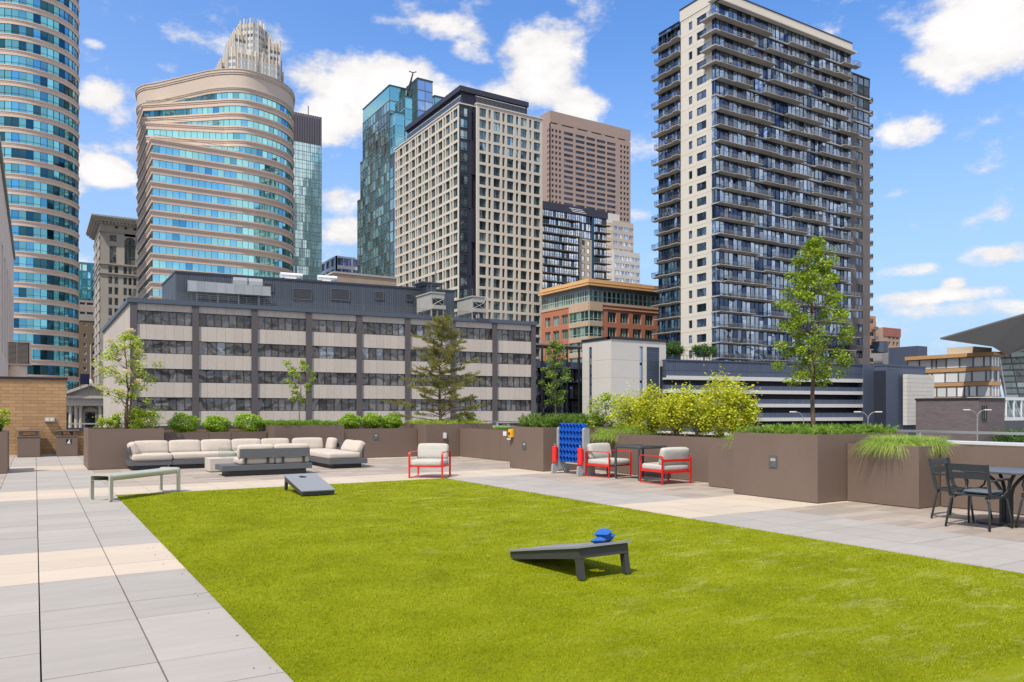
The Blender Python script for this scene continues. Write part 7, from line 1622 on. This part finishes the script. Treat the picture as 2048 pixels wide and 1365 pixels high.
jg = 'low junipers in the planters'
M_jun2 = leafmat('bright_juniper', (.12,.25,.02), (.34,.50,.07))
mat_plant('low bright juniper mat around the sapling behind the sofas', 6.15,8.22,23.5,25.0,1.05,.17,26000,M_jun2,group=jg,size=.06)
mat_plant('juniper bed behind the yellow call box and the blue game', 11.3,13.4,16.5,17.8,1.06,.36,30000,M_jun,group=jg,size=.07)
mat_plant('bright juniper mat under the tall maple in the largest planter', 11.2,13.55,8.4,10.0,1.08,.18,38000,M_jun2,group=jg,size=.055,over=.08)
mat_plant('mixed light green groundcover under the conifer', 11.15,13.4,23.4,25.2,1.03,.17,16000,M_leafL,name='groundcover',cat='groundcover',size=.06)
bush('pale variegated bush right of the conifer trunk', (fx(935,24.2),24.2,1.24), (.42,.3,.20), 1500, .06, leafmat('variegated', (.30,.42,.06), (.62,.62,.25)), None, lumps=16)
# ornamental grasses
def grass(label, c, r, n, L_, group='ornamental grass clumps', sp=.5, w=.0028, mt=None, droop=1.0):
    t_ = empty('ornamental_grass', label, 'grass clump', c, group=group); N_ = n; a = RNG.uniform(0,2*math.pi,N_); rr_ = np.sqrt(RNG.random(N_)); bx_ = np.stack([c[0]+r[0]*rr_*np.cos(a)*.55, c[1]+r[1]*rr_*np.sin(a)*.55, np.full(N_,c[2])],1)
    az = a+RNG.normal(0,.6,N_); ln = L_*RNG.uniform(.55,1.15,N_); out = sp*RNG.uniform(.45,1.25,N_); segs = 5; P_ = []
    for k in range(segs+1): u_ = k/segs; h_ = ln*(u_*1.0-.62*droop*out*u_*u_*1.6); o_ = ln*out*u_**1.3; P_.append(np.stack([bx_[:,0]+np.cos(az)*o_, bx_[:,1]+np.sin(az)*o_, bx_[:,2]+h_],1))
    wd = np.stack([-np.sin(az), np.cos(az), np.zeros(N_)],1)*w; V = []
    for k in range(segs+1): f_ = (1-k/segs)**.6+.05; V += [P_[k]-wd*f_, P_[k]+wd*f_]
    V = np.stack(V,1).reshape(-1,3); base_ = np.arange(N_)*(segs+1)*2; Fc = np.concatenate([np.stack([base_+2*k,base_+2*k+1,base_+2*k+3,base_+2*k+2],1) for k in range(segs)]); q = RNG.random(N_)
    np_mesh('blades', V, Fc, mt or M_gr, np.tile(q,segs), None, t_); return t_
grass('overflowing bright grass tuft nearest the dining chairs', (12.3,7.65,.95), (.62,.62), 5600, .44, sp=.95, w=.0030, droop=1.25)
grass('grass tuft spilling beside the first, towards the dining table', (12.62,7.3,.95), (.45,.42), 2600, .40, sp=.95, w=.0030, droop=1.2)
grass('pale grass tuft spilling over behind the game frame', (12.75,15.6,.82), (.6,.8), 4200, .55, sp=.85, w=.004, droop=1.15)
grass('pale grass tuft between the game frame and the yellow shrubs', (12.95,14.9,.93), (.5,.6), 2400, .48, sp=.8, w=.004, droop=1.1)
grass('light grass tuft spilling left of the largest planter', (12.4,10.75,.93), (.7,.6), 3600, .46, sp=.95, w=.003, droop=1.25)
grass('fine grass strip in the long planter right of the conifer', (12.9,20.9,.90), (.5,1.9), 3800, .24, sp=.5, w=.004, mt=M_jun2)
grass('upright grass at the left edge beside the brick wall', (-.95,23.2,.95), (.40,.35), 2600, .50, sp=.30, w=.004, mt=leafmat('upright_grass', (.07,.15,.03), (.2,.34,.08)))
# trees on the garage roof and down in the street
for px, pyt, pyb, rpx, lab in ((1349,684,712,20,'small round rooftop tree on the garage, left one'),(1408,688,714,28,'wide rooftop tree on the garage, right one')):
    q = P(px, 150); Y_ = 150; r_ = rpx*Y_/FPX; z1_ = EYE+(HZ-pyt)*Y_/FPX; z0_ = EYE+103*140/FPX
    t_ = empty('rooftop_tree', lab, 'tree', (q.x,q.y,z0_), group='trees on the garage roof'); mb = MB(); limb(mb,(q.x,q.y,z0_),(q.x,q.y,z1_-.8),.12,.05,.05); mb.build('trunk', M_bark, t_)
    v = ball(26,(r_*.8,r_*.8,(z1_-z0_)*.30),.5); C_ = np.concatenate([k+RNG.normal(size=(120,3))*np.array((.42,.42,.28)) for k in v])+np.array((q.x,q.y,(z1_*.62+z0_*.38))); leaves('crown', C_, .26, M_leafF, t_, aspect=.7)
for i, (px, Y_, pyt) in enumerate(((2004,118,853),(2026,122,849),(2048,118,855),(2075,122,849))):
    q = P(px, Y_); z1_ = EYE+(HZ-pyt)*Y_/FPX; t_ = empty('street_tree', ['street tree under the skybridge, nearest the grey brick block','street tree under the middle of the skybridge','street tree under the skybridge beside the picture edge','street tree just past the right edge'][i], 'tree', (q.x,q.y,GZ), group='street trees below the skybridge')
    mb = MB(); limb(mb,(q.x,q.y,GZ),(q.x,q.y,z1_-2),.2,.08,.04); mb.build('trunk', M_bark, t_); v = ball(30,(1.4,1.4,1.9),.4); C_ = np.concatenate([k+RNG.normal(size=(90,3))*.35 for k in v])+np.array((q.x,q.y,z1_-2.8)); leaves('crown', C_, .26, M_leafF, t_, aspect=.7)
